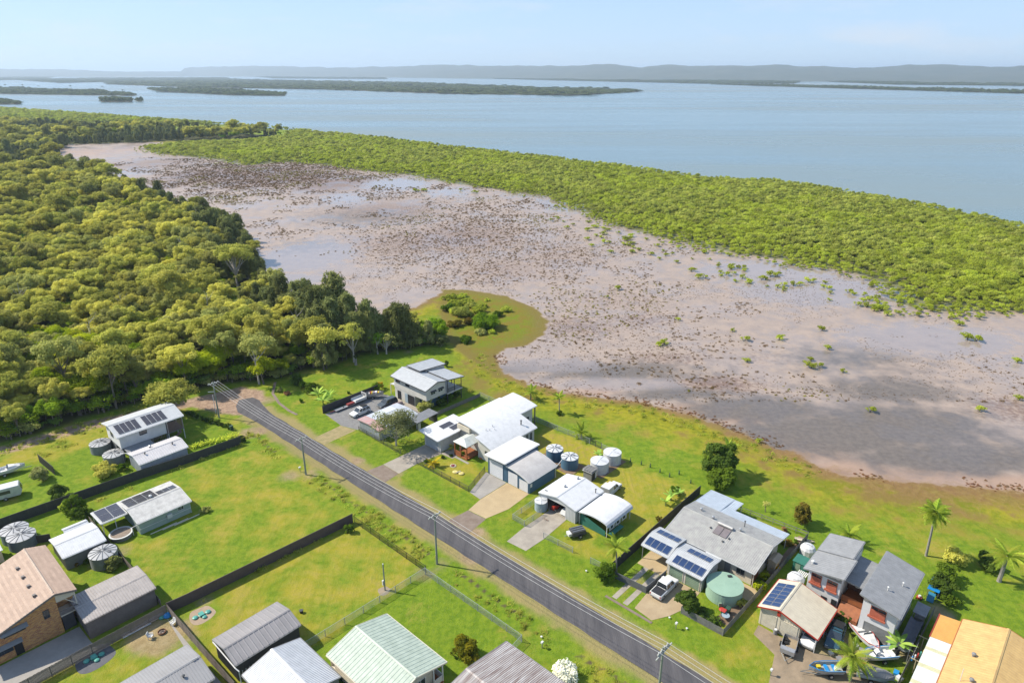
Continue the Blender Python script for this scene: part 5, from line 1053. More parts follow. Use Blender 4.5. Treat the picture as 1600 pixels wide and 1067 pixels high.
T.part('awning', T.mb().slab((-77.15, -26.9, 2.5), (-74.6, -26.9, 2.3), (-74.6, -22, 2.3), (-77.15, -22, 2.5), .07), ROOFD)
solar(T, pr, 'v', -27.0, -80.3, 4, 1, .98, 3.0, .05, m=PVD); solar(T, pr, 'v', -22.0, -80.3, 4, 1, .98, 3.0, .05, m=PVD)
T.part('brace', T.mb().tube([(-77.3, -27.1, 2.6), (-77.3, -28.3, .6)], .05), WHITE)
T = house('white_garage', 'low white garage with pale gable roof against the dark fence', 'garage', -74.4, -68.6, -27, -18.4)
pr = [(-74.5, 2.6), (-71.4, 3.3), (-68.45, 2.55)]; roof(T, pr, 'v', -27.2, -18.2, mat('pinkish_white_roof', (.60, .58, .575), .45, (.50, .48, .48), .5), .42, .05, gut=WHITE); walls(T, pr, -74.3, -68.7, 'v', -27, -18.4, mat('pale_grey_cladding', (.50, .53, .54), .6), 0, clad=('v', .35))
for u, v in ((-70.6, -25.3), (-70.6, -20.2)): vent(T, u, v, zprof(pr, u), DKGREY, .3, .1)
whirly(T, -72.6, -23.6, zprof(pr, -72.6)); T.part('cross_pipe', T.mb().tube([(-74, -27.3, 2.9), (-75.6, -28.6, 2.4)], .07), WHITE)
tank('grey water tank with ribbed cone lid beside the stumps of the white high-set house', -84.2, -28.9, 1.85, 1.85, GREYT, LIDG, 12, mat('rib_dark', (.16, .165, .17), .5), top=.35)
tank('grey water tank with ribbed cone lid at the end of the low white garage', -77.8, -28.6, 1.85, 1.85, GREYT, LIDG, 12, MATS['rib_dark'], top=.35)
# --- mint shed with big array
T = house('mint_shed', 'pale mint shed with stained white roof and dark solar array', 'shed', -59, -50.6, -38.3, -25.7)
pr = [(-59.2, 2.35), (-54.6, 3.1), (-50.4, 2.35)]; roof(T, pr, 'v', -34.3, -25.6, mat('stained_white_roof', (.60, .59, .56), .5, (.40, .39, .37), 1.2, detail=7), .3, .03, gut=WHITE); walls(T, pr, -58.8, -50.7, 'v', -34.1, -25.8, MINT, 0, clad=('v', .4))
pp_ = [(-59.2, 2.35), (-54.3, 2.6)]; roof(T, pp_, 'v', -38.4, -34.4, ROOFG, .3, name='patio_roof', gut=WHITE); posts(T, [(-59, -38.2), (-54.5, -38.2), (-54.5, -36.3)], 0, 2.3, .05, WHITE)
solar(T, pp_, 'v', -38.1, -58.9, 2, 2, 1.75, 2.1, .05, m=PVD, lift=.12); solar(T, pr, 'v', -33.9, -58.6, 3, 2, 1.55, 1.75, .04, m=PVD); solar(T, pr, 'v', -29.0, -56.8, 3, 1, 1.0, 1.6, .04, m=PVD)
window(T, '+u', -50.7, -27.9, -26.9, 1.3, 2.1, WHITE); T.part('air_conditioner', T.mb().box(-50.66, -50.3, -29.8, -29.0, .9, 1.6), WHITE); T.part('wall_pipe', T.mb().tube([(-50.45, -34.2, 1.1), (-50.45, -25.9, 1.1), (-50.45, -25.9, .1)], .05), WHITE)
T.part('end_pipe', T.mb().tube([(-50.4, -34.2, 2.2), (-51.2, -35, 1.6), (-51.2, -35, .1)], .05), WHITE); whirly(T, -55.4, -30.2, 3.0, WHITE)
for k in range(3): Thing('timber_length', 'pale timber length lying on grass along the mint shed', 'timber', -49.6 + k * .25, -33 + k * 1.8, 0, 'timber lengths beside the mint shed').part('board', MB().box(-.08, .08, 0, 4.2, 0, .1), CREAM)
x, y = at(190, 838); T = Thing('round_pool', 'round stained garden pool with white rim beside the mint shed', 'pool', *SU(x, y)); T.part('wall', MB().lathe([(1.55, 0), (1.6, .7)], 0, 0, 24), mat('weathered_liner', (.25, .24, .22), .8)); T.part('rim', MB().lathe([(1.62, .62), (1.75, .66), (1.75, .76), (1.5, .76), (1.5, .70)], 0, 0, 24), WHITE); T.part('cover', MB().lathe([(1.48, .705), (.8, .74), (.02, .72)], 0, 0, 20), mat('leaf_litter', (.20, .15, .115), .95, (.30, .25, .2), 3)); posts(T, [], 0, 1, .1, WHITE)
# --- small grey sheds and tank
T = house('grey_gable_shed', 'small shed with white gable roof and grey walls near the round tank', 'shed', -56.2, -49.8, -45, -39.4)
pr = [(-56.3, 2.4), (-53.2, 2.95), (-49.7, 2.4)]; roof(T, pr, 'v', -45.2, -39.2, ROOFW, .3); walls(T, pr, -56.1, -49.9, 'v', -45, -39.4, GREYW, 0, clad=('v', .3))
T = house('kit_shed', 'tiny pale steel kit shed behind the grey gable shed', 'shed', -58.4, -56.5, -42.8, -39.6)
pr = [(-58.5, 2.0), (-57.5, 2.35), (-56.45, 2.0)]; roof(T, pr, 'v', -42.9, -39.5, ROOFW, .3); walls(T, pr, -58.4, -56.5, 'v', -42.8, -39.6, WHITE, 0)
tank('grey ribbed-lid water tank with a shrub leaning against it by the tan shed', -47.5, -40.5, 1.9, 2.05, GREYT, LIDG, 14, MATS['rib_dark'], top=.35)
for (px, py), lb in (((16, 852), 'slate blue water tank with striped lid against the dark fence'), ((27, 862), 'slate blue water tank with striped lid next to the tan tiled roof')):
    u, v = suv(px, py); tank(lb, u - 1.2, v + 1.2, 1.95, 1.9, mat('slate_tank', (.12, .15, .175), .5), LIDG, 12, MATS['rib_dark'], top=.3)
T = house('cream_shed', 'white-roofed cream shed next to two slate blue tanks', 'shed', -56, -52, -58, -54); u, v = suv(2, 878); T.e.location = (*W(u - 1.5, v - 1.2), 0); T.o = (0, 0); T.part('wall', MB().box(-1.6, 1.6, -1.6, 1.6, 0, 2.1), CREAM); T.part('roof', MB().sheet([(-1.8, 2.1), (0, 2.5), (1.8, 2.1)], 'v', -1.8, 1.8, .3), ROOFW)
# --- brick house
T = house('brick_house', 'two-storey orange brick house with tan tiled gable roof', 'house', -49.5, -36.4, -56.5, -47.2)
pr = [(-58.6, 3.6), (-49.2, 6.5), (-46.7, 5.7)]
BR = bpy.data.materials.new('orange_brick'); BR.use_nodes = True; nt = BR.node_tree; bt = nt.nodes.new('ShaderNodeTexBrick'); tcb = nt.nodes.new('ShaderNodeTexCoord'); sx = nt.nodes.new('ShaderNodeSeparateXYZ'); cx = nt.nodes.new('ShaderNodeCombineXYZ')
nt.links.new(tcb.outputs['Object'], sx.inputs[0]); nt.links.new(sx.outputs['Y'], cx.inputs['X']); nt.links.new(sx.outputs['Z'], cx.inputs['Y']); nt.links.new(cx.outputs[0], bt.inputs['Vector'])
bt.inputs['Color1'].default_value = (.30, .10, .035, 1); bt.inputs['Color2'].default_value = (.56, .29, .07, 1); bt.inputs['Mortar'].default_value = (.34, .29, .21, 1); bt.inputs['Scale'].default_value = 1; bt.inputs['Brick Width'].default_value = .36; bt.inputs['Row Height'].default_value = .13; bt.inputs['Mortar Size'].default_value = .012
nt.links.new(bt.outputs['Color'], nt.nodes['Principled BSDF'].inputs['Base Color']); nt.nodes['Principled BSDF'].inputs['Roughness'].default_value = .9
def tiled(prof, l0, l1):
    """tile courses: one stepped strip per course"""
    o = T.part('roof', T.mb().extr([(q, z) for q, z in prof] + [(q, z - .12) for q, z in reversed(prof)], 'u', l0, l1), ROOFT)
    for (qa, za), (qb, zb) in zip(prof, prof[1:]):
        n = int(math.hypot(qb - qa, zb - za) / .34); up = zb > za
        for i in range(n):
            f0, f1 = i / n, (i + 1) / n; a, b = (qa + (qb - qa) * f0, za + (zb - za) * f0), (qa + (qb - qa) * f1, za + (zb - za) * f1)
            ha, hb = (.055, .012) if up else (.012, .055); g = T.mb(); k = 40; w = (l1 - l0) / k
            g.extr([(a[0], a[1] + .002), (b[0], b[1] + .002), (b[0], b[1] + hb), (a[0], a[1] + ha)], 'u', l0, l1)
            T.part('tile_course', g, ROOFT if i % 2 else ROOFT2, o)
    g = T.mb()
    for i in range(int((l1 - l0) / .4)): a = l0 + i * .4; g.extr([(-49.36, 6.47), (-49.2, 6.62), (-49.04, 6.45)], 'u', a + .01, a + .38)
    T.part('ridge_capping', g, mat('pale_ridge', (.58, .46, .37), .7), o)
    T.part('fascia', T.mb().extr([(q, z + .02) for q, z in prof] + [(q, z - .25) for q, z in reversed(prof)], 'u', l1 + .005, l1 + .06), BROWNW, o)
tiled(pr, -49.8, -36.2)
walls(T, pr, -58.0, -49.2, 'u', -49.3, -36.5, BR, 0, drop=.15, name='brick_wall'); walls(T, pr, -49.18, -47.0, 'u', -49.3, -38.5, BR, 0, drop=.15, name='recess_wall')
T.part('gable_panel', T.mb().add([(-36.5, -49.18, 4.9), (-36.5, -46.95, 4.9), (-36.5, -46.95, 5.6), (-36.5, -49.18, 6.3), (-36.58, -49.18, 4.9), (-36.58, -46.95, 4.9), (-36.58, -46.95, 5.6), (-36.58, -49.18, 6.3)], [(0, 1, 2, 3), (7, 6, 5, 4), (0, 4, 5, 1), (1, 5, 6, 2), (2, 6, 7, 3), (3, 7, 4, 0)]), CREAM)
T.part('balcony_floor', T.mb().box(-38.4, -36.4, -49.15, -47.0, 2.5, 2.7), CREAM); T.part('balcony_rail', T.mb().box(-36.48, -36.4, -49.1, -47.0, 2.72, 3.4), BROWNW); posts(T, [(-36.5, -47.05)], 0, 5.6, .07, CREAM); T.part('post_brace', T.mb().tube([(-36.45, -47.1, 3.6), (-36.45, -48.2, 4.9)], .05), CREAM)
T.part('dark_screen', T.mb().box(-36.7, -36.62, -49.1, -47.7, .1, 2.45), DKGREY)
window(T, '+u', -36.5, -50.9, -50.2, 3.3, 4.6, DKGREY); window(T, '+u', -36.5, -55.4, -53.0, 3.3, 4.1, DKGREY)
for v0, v1, z in ((-55.7, -52.7, 4.3), (-57.0, -53.7, 2.5)): T.part('window_hood', T.mb().slab((-36.46, v0, z), (-35.9, v0, z - .35), (-35.9, v1, z - .35), (-36.46, v1, z), .06), GREYW)
window(T, '+u', -36.5, -56.8, -54.8, 1.1, 2.1, DKGREY); T.part('door', T.mb().box(-36.49, -36.42, -54.7, -53.8, .05, 2.1), DARK)
for i in range(4): u = -46.2 + i * 2.6; T.part('roof_vent', T.mb().box(u - .18, u + .18, -51.2 + .05, -50.75, 6.02, 6.3), BROWNW)
# --- taupe shed
T = house('taupe_shed', 'plain taupe steel shed next to the brick house', 'shed', -38.8, -32.4, -47.3, -38.7)
pr = [(-39.0, 3.05), (-35.6, 3.35), (-32.3, 2.95)]; roof(T, pr, 'v', -47.5, -38.5, ROOFBR, .34, .045, gut=BROWNW); walls(T, pr, -38.8, -32.5, 'v', -47.3, -38.7, BROWNW, 0, clad=('v', .3))
# --- charcoal shed
T = house('charcoal_shed', 'charcoal shed with mid grey gable roof on the mown lot', 'shed', -17.2, -11.5, -37.3, -28.7)
pr = [(-17.3, 3.0), (-14.0, 3.75), (-11.3, 2.95)]; roof(T, pr, 'v', -37.5, -28.5, mat('warm_grey_roof', (.31, .29, .285), .45, (.26, .245, .24), .4), .7, .05, gut=GREYW); walls(T, pr, -17.1, -11.6, 'v', -37.3, -28.7, DKGREY, 0, clad=('v', .25)); T.part('drain_pipe', T.mb().tube([(-17.1, -37.55, 2.8), (-11.2, -37.55, 2.6), (-10.7, -37.4, 2.4), (-10.7, -37.4, .2)], .08), WHITE)
for k in range(5): T.part('rack_bar', T.mb().tube([(-10.9, -36.9 + k * .45, .4), (-10.9, -36.9 + k * .45, 2.0)], .035), WHITE)
# --- grey ribbed shed
T = house('ribbed_grey_shed', 'grey shed with closely ribbed roof behind the tan fence', 'shed', -18.8, -11.6, -56, -40.1)
pr = [(-18.95, 2.9), (-15.1, 3.7), (-11.4, 2.9)]; roof(T, pr, 'v', -56, -40.0, mat('ribbed_grey', (.33, .325, .325), .45, (.28, .275, .275), .4), .34, .055, gut=GREYW); walls(T, pr, -18.7, -11.6, 'v', -55.8, -40.2, BROWNW, 0); vent(T, -13.7, -42.6, zprof(pr, -13.7), DKGREY, .25, .1); T.part('ridge_pipe', T.mb().tube([(-15, -40.3, 3.85), (-15, -41, 3.9)], .05), WHITE)
# --- white corrugated shed
T = house('white_corrugated_shed', 'white corrugated gable shed next to the pale green house', 'shed', -9.3, 3, -37.4, -30)
pr = [(-37.6, 2.95), (-33.6, 3.95), (-29.8, 2.95)]; roof(T, pr, 'u', -9.4, -.4, ROOFW, .26, .055, gut=GREYW); walls(T, pr, -37.3, -30.0, 'u', -9.2, -.6, GREYW, 0)
# --- pale green house
T = house('green_roof_house', 'cream house with pale green gable roof and white verandah rail', 'house', -3.6, 7.5, -29.2, -20.4)
pr = [(-29.4, 3.7), (-24.9, 5.0), (-20.2, 3.7)]; roof(T, pr, 'u', -3.9, 7.8, ROOFGN, .55, .035, gut=CREAM); walls(T, pr, -28.8, -21.8, 'u', -3.3, 6.9, CREAM, .5, clad=('h', .3)); walls(T, pr, -21.78, -20.6, 'u', -3.3, 4.6, CREAM, .5, name='side_wall')
posts(T, [(7.4, -20.6), (4.8, -20.6), (7.4, -22.0)], 0, 3.6, .07, WHITE); T.part('verandah_floor', T.mb().box(4.65, 7.5, -21.7, -20.5, .5, .7), TIMB); T.part('verandah_rail', T.mb().box(4.8, 7.4, -20.58, -20.52, .8, 1.7), WHITE); T.part('verandah_rail', T.mb().box(7.36, 7.42, -21.9, -20.7, .8, 1.7), WHITE)
window(T, '+u', 6.9, -24.4, -22.9, 1.7, 2.9, WHITE); window(T, '-u', -3.3, -26.4, -25, 1.7, 2.9, WHITE); T.part('base_wall', T.mb().box(-3.1, 6.7, -28.6, -21, 0, .48), GREYW); T.part('back_step', T.mb().box(-4.6, -3.5, -28.6, -27.2, 0, .8), CREAM); T.part('step_rail', T.mb().box(-4.6, -4.5, -28.6, -27.2, .8, 1.5), CREAM)
# --- rust streaked roof
T = house('rusty_roof_house', 'house with rust-streaked white iron gable roof by a white flowering bush', 'house', 10.4, 22.5, -24, -12.5)
pr = [(-25.5, 2.9), (-19.3, 3.75), (-12.3, 2.8)]; roof(T, pr, 'u', 10.3, 24, RUST, .24, .05, gut=GREYW); walls(T, pr, -25.2, -12.7, 'u', 10.6, 23.8, OFFW, 0)

# ================================================================== FENCES
fence('charcoal steel fence running beside the low white garage to the roadside', [(-66.2, -8.9), (-67.0, -20), (-68.0, -28), (-68.6, -37), (-69.2, -45), (-69.9, -58)], 'solid', 1.8, FDRK)
fence('brown steel fence dividing the two mown lots', [(-27.9, -8.9), (-28.6, -22), (-29.4, -36), (-29.7, -38.4)], 'solid', 1.8, FBRN)
fence('black barred fence along the verge of the mown lot', [(-27.8, -8.7), (-9.6, -8.7)], 'bars', 1.3, BLACK, 2.4)
fence('galvanised wire fence beside the lot with the power meter post', [(-9.4, -9), (-9.7, -20), (-10, -29)], 'wire', 1.2, GALV, 2.6)
fence('galvanised wire fence along the verge in front of the pale green house', [(-9.3, -9.05), (10, -9.0), (10.3, -11.8)], 'wire', 1.2, GALV, 2.6)
fence('tan timber paling fence behind the taupe shed and brick house court', [(-29.6, -38.6), (-29.5, -48), (-29.2, -62)], 'paling', 1.7, FTAN, 2.4)
fence('tan timber paling fence along the side of the ribbed grey shed', [(-29.5, -38.4), (-20, -38.4), (-10.4, -38.3)], 'paling', 1.7, FTAN, 2.4)
fence('low timber paling fence from the mint shed to the taupe shed', [(-60.5, -38.55), (-50, -38.6), (-41.5, -38.5), (-31.8, -38.5)], 'paling', 1.25, FTAN, 2.4)
fence('charcoal steel fence bounding the gravel car yard', [(-65.5, 9.8), (-65.6, 24.8)], 'solid', 1.8, FDRK)
fence('low weathered timber fence behind the two-storey house garden', [(-46.3, 25.5), (-45.9, 39)], 'paling', .95, WOODG, 2.4)
fence('galvanised wire fence along the back of the curved roof house', [(-45.9, 39.1), (-28, 38.6), (-14.3, 38.9)], 'wire', 1.2, GALV, 2.8)
fence('dark barred gate section in the back wire fence', [(-14.2, 38.9), (-11.4, 38.8)], 'bars', 1.4, DKGREY, 1.4, cat='gate', name='gate')
fence('short galvanised wire fence behind the white tanks', [(-11.3, 38.8), (-8.4, 38.6)], 'wire', 1.2, GALV, 2.6)
fence('black barred front fence of the curved roof house garden', [(-34.3, 10.35), (-20.1, 10.45), (-22.6, 17.1)], 'bars', 1.2, DKGREY, 2.4)
fence('charcoal wire fence beside the spreading street tree', [(-53.2, 10.5), (-39.2, 10.4)], 'wire', 1.1, DKGREY, 2.6)
fence('galvanised wire fence round the small front yard by the pale blue tank', [(-9.0, 16.6), (-8.8, 9.8), (-6.1, 9.7), (-6.1, 14.0)], 'wire', 1.1, GALV, 2.4)
fence('galvanised wire front fence by the parked black trailer', [(-1.8, 9.5), (3.9, 9.8)], 'wire', 1.1, GALV, 2.6)
fence('short galvanised wire fence panel beside the bottlebrush', [(7.4, 9.7), (9.6, 9.8)], 'wire', 1.1, GALV, 2.2)
fence('tall charcoal timber fence between the open white shed and the solar carport', [(11, 9.8), (10.9, 22), (10.8, 37.8)], 'solid', 1.8, FDRK)
fence('grey steel front fence with gate before the solar carport', [(12.0, 9.5), (17.15, 9.85), (17.45, 15.0)], 'solid', 1.15, mat('mid_grey_fence', (.13, .135, .14), .5), 2.4)
fence('weathered grey paling fence round the green tank garden', [(22.9, 11.6), (22.9, 9.8), (29.1, 9.9), (29.4, 21), (29.7, 38)], 'paling', 1.2, WOODG, 2.2)
fence('post and rail fence behind the low grey house', [(18.4, 37.6), (29.6, 38.5)], 'rail', 1.1, WOODG, 1.9)
fence('weathered timber fence beside the shade cloth tunnel', [(48.6, 10), (48.7, 22), (48.8, 33)], 'paling', 1.5, WOODG, 2.4)
fence('short dark steel screen standing alone in the grass', [suv(62, 722), suv(86, 742)], 'solid', 1.8, FDRK, 2.2)
fence('dark low fence between the grey gable shed and slate tanks', [suv(50, 850), suv(80, 845)], 'solid', 1.4, FDRK, 2.2)

# ================================================================== POWER POLES AND LINES
PU = [(-80.5, -6.6), (-46.6, -6.2), (-9.8, -6.3), (28.6, -5.9), (68, -5.9)]
PH = [8.6, 8.0, 9.2, 9.6, 9.4]; PL = ['timber power pole at the road end with a white bracket arm', 'timber power pole by the paddock crossing', 'timber power pole beside the verge near the black barred fence', 'timber power pole with heavy crossarm opposite the green tank garden', 'timber power pole opposite the yellow roof house']
offs = (-.95, -.32, .32, .95); tops = []
for (u, v), h, lb in zip(PU, PH, PL):
    T = Thing('power_pole', lb, 'power pole', u, v); T.part('pole', MB().tube([(0, 0, -.2), (0, 0, h * .5), (0, 0, h)], .17, 10, .12), POLEM)
    T.part('crossarm', MB().box(-.07, .07, -1.2, 1.2, h - .42, h - .26), mat('pale_crossarm', (.45, .46, .42), .8)); T.part('brace', MB().tube([(.08, -.8, h - .4), (.08, 0, h - 1.1), (.08, .8, h - .4)], .025), GALV)
    for o in offs: T.part('insulator', MB().lathe([(.03, h - .26), (.07, h - .2), (.05, h - .14), (.07, h - .1), (.03, h - .04)], 0, o, 8), WHITE)
    if u < -80: T.part('bracket_arm', MB().tube([(0, 0, h - 2.3), (-.2, -1.3, h - 2.0)], .06), WHITE)
    if 20 < u < 40: T.part('fuse_arm', MB().box(.08, .2, -1.7, 1.7, h - .62, h - .46), MATS['pale_crossarm'])
    tops.append([(*W(u, v + o), h - .03) for o in offs])
for k in range(4):
    pts = []
    for a, b in zip(tops, tops[1:]):
        for i in range(14):
            f = i / 14; s = 4 * f * (1 - f) * .55; pts.append(tuple(a[k][j] + (b[k][j] - a[k][j]) * f - (s if j == 2 else 0) for j in range(3)))
    o = MB().tube(pts, .025, 5).obj('power_line', WIREM); tag(o, 'bare overhead power line strung between the roadside poles', 'power line', 'power lines above the road')
T = Thing('meter_post', 'slim timber post with a white meter box on the mown lot', 'post', -11.1, -15.2); T.part('post', MB().tube([(0, 0, 0), (0, 0, 4.6)], .11, 8, .09), POLEM); T.part('meter_box', MB().box(-.32, -.1, -.2, .2, .9, 1.7), WHITE); T.part('insulator', MB().cyl(0, 0, 4.6, 4.75, .08, n=8), WHITE)
u, v = suv(225, 640); u, v = suv(337, 645); T = Thing('thin_post', 'thin white post standing near the pole at the road end', 'post', u, v); T.part('post', MB().tube([(0, 0, 0), (0, 0, 4.2)], .06, 6), WHITE); T.part('cap', MB().cyl(0, 0, 4.2, 4.32, .09, n=8), WHITE)

# ================================================================== VEHICLES
def wheel(T, x, y, r, w=.22):
    g = MB(); n = 16
    def ring(rr, yy): return [(x + rr * math.cos(2 * math.pi * i / n), yy, r + rr * math.sin(2 * math.pi * i / n)) for i in range(n)]
    def disc(a, b, r0, r1):
        k = MB(); k.add(ring(r0, a) + ring(r1, b), [tuple(range(n)), tuple(range(2 * n - 1, n - 1, -1))] + [(i, n + i, n + (i + 1) % n, (i + 1) % n) for i in range(n)]); return k
    o = T.part('wheel', disc(y - w / 2, y + w / 2, r, r), BLACK); s = 1 if y > 0 else -1
    T.part('rim', disc(y + s * (w / 2 + .002), y + s * (w / 2 + .02), r * .62, r * .5), ALU, o)
def car(label, u, v, rot, Lg=4.6, Wd=1.84, H=1.68, m=None, style='suv', name='car', cat='car', rack=False, lights=True):
    m = m or CARW; T = Thing(name, label, cat, u, v, rot); h = Lg / 2; w = Wd / 2; bz = .98 if style != 'sedan' else .9
    hood = h - (1.15 if style != 'van' else .5); end = -h
    prof = [(-h + .08, .32), (-h, .55), (-h + .02, bz), (hood, bz), (h - .15, bz - .18), (h, bz - .35), (h - .02, .38), (h - .2, .28)]
    g = MB(); prof2 = prof
    n = len(prof); vs = []
    for yy, ins in ((-w, .06), (-w + .1, 0), (w - .1, 0), (w, .06)):
        vs += [(x * (1 - ins * .3), yy, z - (ins if z > .6 else -ins * .5)) for x, z in prof]
    fs = [tuple(range(n)), tuple(range(4 * n - 1, 3 * n - 1, -1))] + [(k * n + i, (k + 1) * n + i, (k + 1) * n + (i + 1) % n, k * n + (i + 1) % n) for k in range(3) for i in range(n)]
    body = T.part('body', g.add(vs, fs), m)
    if style == 'ute': c0, c1, t0, t1 = -h + 1.75, hood - .05, -h + 1.9, hood - .75
    else: c0, c1, t0, t1 = -h + .1, hood - .05, -h + (.35 if style == 'suv' else .2), hood - .8
    wi, ti = w - .06, w - .24
    T.part('window_band', MB().hexa([(c0, -wi, bz - .02), (c1, -wi, bz - .02), (c1, wi, bz - .02), (c0, wi, bz - .02), (t0, -ti, H - .06), (t1, -ti, H - .06), (t1, ti, H - .06), (t0, ti, H - .06)]), GLASS)
    rf = T.part('roof', MB().hexa([(t0 - .04, -ti - .03, H - .07), (t1 + .05, -ti - .03, H - .07), (t1 + .05, ti + .03, H - .07), (t0 - .04, ti + .03, H - .07), (t0 + .08, -ti + .1, H + .01), (t1 - .1, -ti + .1, H), (t1 - .1, ti - .1, H), (t0 + .08, ti - .1, H + .01)]), m)
    for s in (-1, 1):
        for f in (0, .36, .68, 1) if style != 'ute' else (0, .5, 1):
            xb, xt = c0 + (c1 - c0) * f, t0 + (t1 - t0) * f; d = .05
            T.part('pillar', MB().hexa([(xb - d, s * wi - .02, bz - .03), (xb + d, s * wi - .02, bz - .03), (xb + d, s * wi + .015, bz - .03), (xb - d, s * wi + .015, bz - .03), (xt - d, s * ti - .02, H - .05), (xt + d, s * ti - .02, H - .05), (xt + d, s * ti + .02, H - .05), (xt - d, s * ti + .02, H - .05)]), m)
        T.part('headlight', MB().box(h - .14, h - .01, s * (w - .32) - .16, s * (w - .32) + .16, bz - .42, bz - .28), mat('lamp_glass', (.6, .62, .64), .1)); T.part('tail_light', MB().box(-h - .015, -h + .06, s * (w - .14) - .07, s * (w - .14) + .07, .62, .92), REDP)
        T.part('mirror', MB().box(c1 - .45, c1 - .3, s * (w + .08) - .1, s * (w + .08) + .1, bz + .02, bz + .18), m)
    r = .36
    for x in (-h + .85, h - .88):
        for s in (-1, 1): wheel(T, x, s * (w - .1), r)
    T.part('bumper', MB().box(h - .05, h + .06, -w + .15, w - .15, .34, .56), GREYW); T.part('bumper', MB().box(-h - .06, -h + .03, -w + .15, w - .15, .38, .56), GREYW)
    if style == 'ute':
        T.part('tray_cover', MB().box(-h + .12, -h + 1.62, -w + .14, w - .14, bz + .0, bz + .05), mat('black_vinyl', (.025, .025, .028), .6)); T.part('sports_bar', MB().tube([(-h + 1.66, -w + .18, bz), (-h + 1.7, -w + .3, bz + .45), (-h + 1.7, w - .3, bz + .45), (-h + 1.66, w - .18, bz)], .045), BLACK)
    if rack:
        for x in np.linspace(t0 + .3, t1 - .2, 4): T.part('roof_bar', MB().box(x - .04, x + .04, -ti, ti, H + .05, H + .1), BLACK)
        T.part('roof_basket', MB().box(t0 + .3, t0 + 1.6, -ti + .05, ti - .05, H + .1, H + .2), BLACK)
    return T
Q_ = math.pi / 2
car('white station wagon with black roof rack parked on the gravel yard', -59.25, 15.2, -Q_, 4.6, 1.85, 1.66, CARW, rack=True)
car('dark grey station wagon parked on the gravel near the two-storey house', -58.25, 21.9, -Q_, 4.7, 1.88, 1.68, CARG)
car('white dual-cab ute with black tray cover parked before green garage doors', 18.8, 12.25, Q_, 5.2, 1.88, 1.78, CARW, 'ute', 'ute', 'ute')
car('white wagon tucked under the cream garage carport', 38.0, 17.3, -Q_ + .05, 4.5, 1.82, 1.7, CARW)
u, v = suv(1304, 1000); car('dark blue four-wheel drive with ribbed roof parked in the boat yard', u, v, -Q_ + .12, 4.6, 1.85, 1.85, CARB, rack=True, name='four_wheel_drive', cat='car')
u, v = suv(955, 768); T = car('white tray-back truck with open canopy parked behind the arched carport', u, v, Q_ + .1, 4.9, 1.8, 1.7, CARW, 'ute', 'utility_truck', 'truck')
T.part('canopy', MB().hexa([(-2.3, -.85, 1.0), (-.6, -.85, 1.0), (-.6, .85, 1.0), (-2.3, .85, 1.0), (-2.5, -.85, 2.1), (-.6, -.85, 2.0), (-.6, .85, 2.0), (-2.5, .85, 2.1)]), WHITE)
# white tipper box on the gravel
u, v = suv(561, 628); T = Thing('tray_trailer', 'white high-framed tray standing by the charcoal fence', 'trailer', u, v); T.part('tray', MB().box(-.95, .95, -1.5, 1.5, .6, .8), WHITE); T.part('headboard', MB().box(-.95, .95, 1.42, 1.5, .8, 1.9), WHITE)
for s in (-.95, .88): T.part('side_board', MB().box(s, s + .07, -1.5, 1.4, .8, 1.2), WHITE)
T.part('mesh_window', MB().box(-.6, .6, 1.38, 1.415, 1.2, 1.8), GREYW)
for s in (-1, 1): wheel(T, 0, s * .8, .34)
u, v = suv(545, 640); T = Thing('long_trailer', 'low trailer with red and silver rails against the charcoal fence', 'trailer', u - 1.2, v); T.part('frame', MB().box(-.5, .5, -2.8, 2.6, .35, .45), ALU); T.part('red_load', MB().box(-.4, .4, .4, 2.2, .46, .8), mat('dull_red', (.25, .04, .035), .6)); T.part('drawbar', MB().tube([(0, -2.8, .4), (0, -4.0, .45)], .05), REDP)
for s in (-1, 1): wheel(T, .0, s * .6, .3)
def hull(T, Lg, Wd, H, m, z0=.45, inner=None, deck=0):
    xs = np.linspace(-Lg / 2, Lg / 2, 9); vs = []; fs = []
    for x in xs:
        f = (x + Lg / 2) / Lg; w = Wd / 2 * (1 - max(0, (f - .45) / .55) ** 2.2 * .97); k = z0 + .5 * max(0, (f - .6) / .4) ** 2 * H; top = z0 + H * (1 + .22 * f * f)
        vs += [(x, -w, top), (x, -w * .82, k + H * .25), (x, 0, k), (x, w * .82, k + H * .25), (x, w, top), (x, w * .86, top), (x, w * .72, z0 + H * .42), (x, -w * .72, z0 + H * .42), (x, -w * .86, top)]
    for i in range(8):
        for j in range(9): fs.append((i * 9 + j, i * 9 + (j + 1) % 9, (i + 1) * 9 + (j + 1) % 9, (i + 1) * 9 + j))
    fs += [tuple(range(8, -1, -1)), tuple(72 + j for j in range(9))]
    return T.part('hull', MB().add(vs, fs), m)
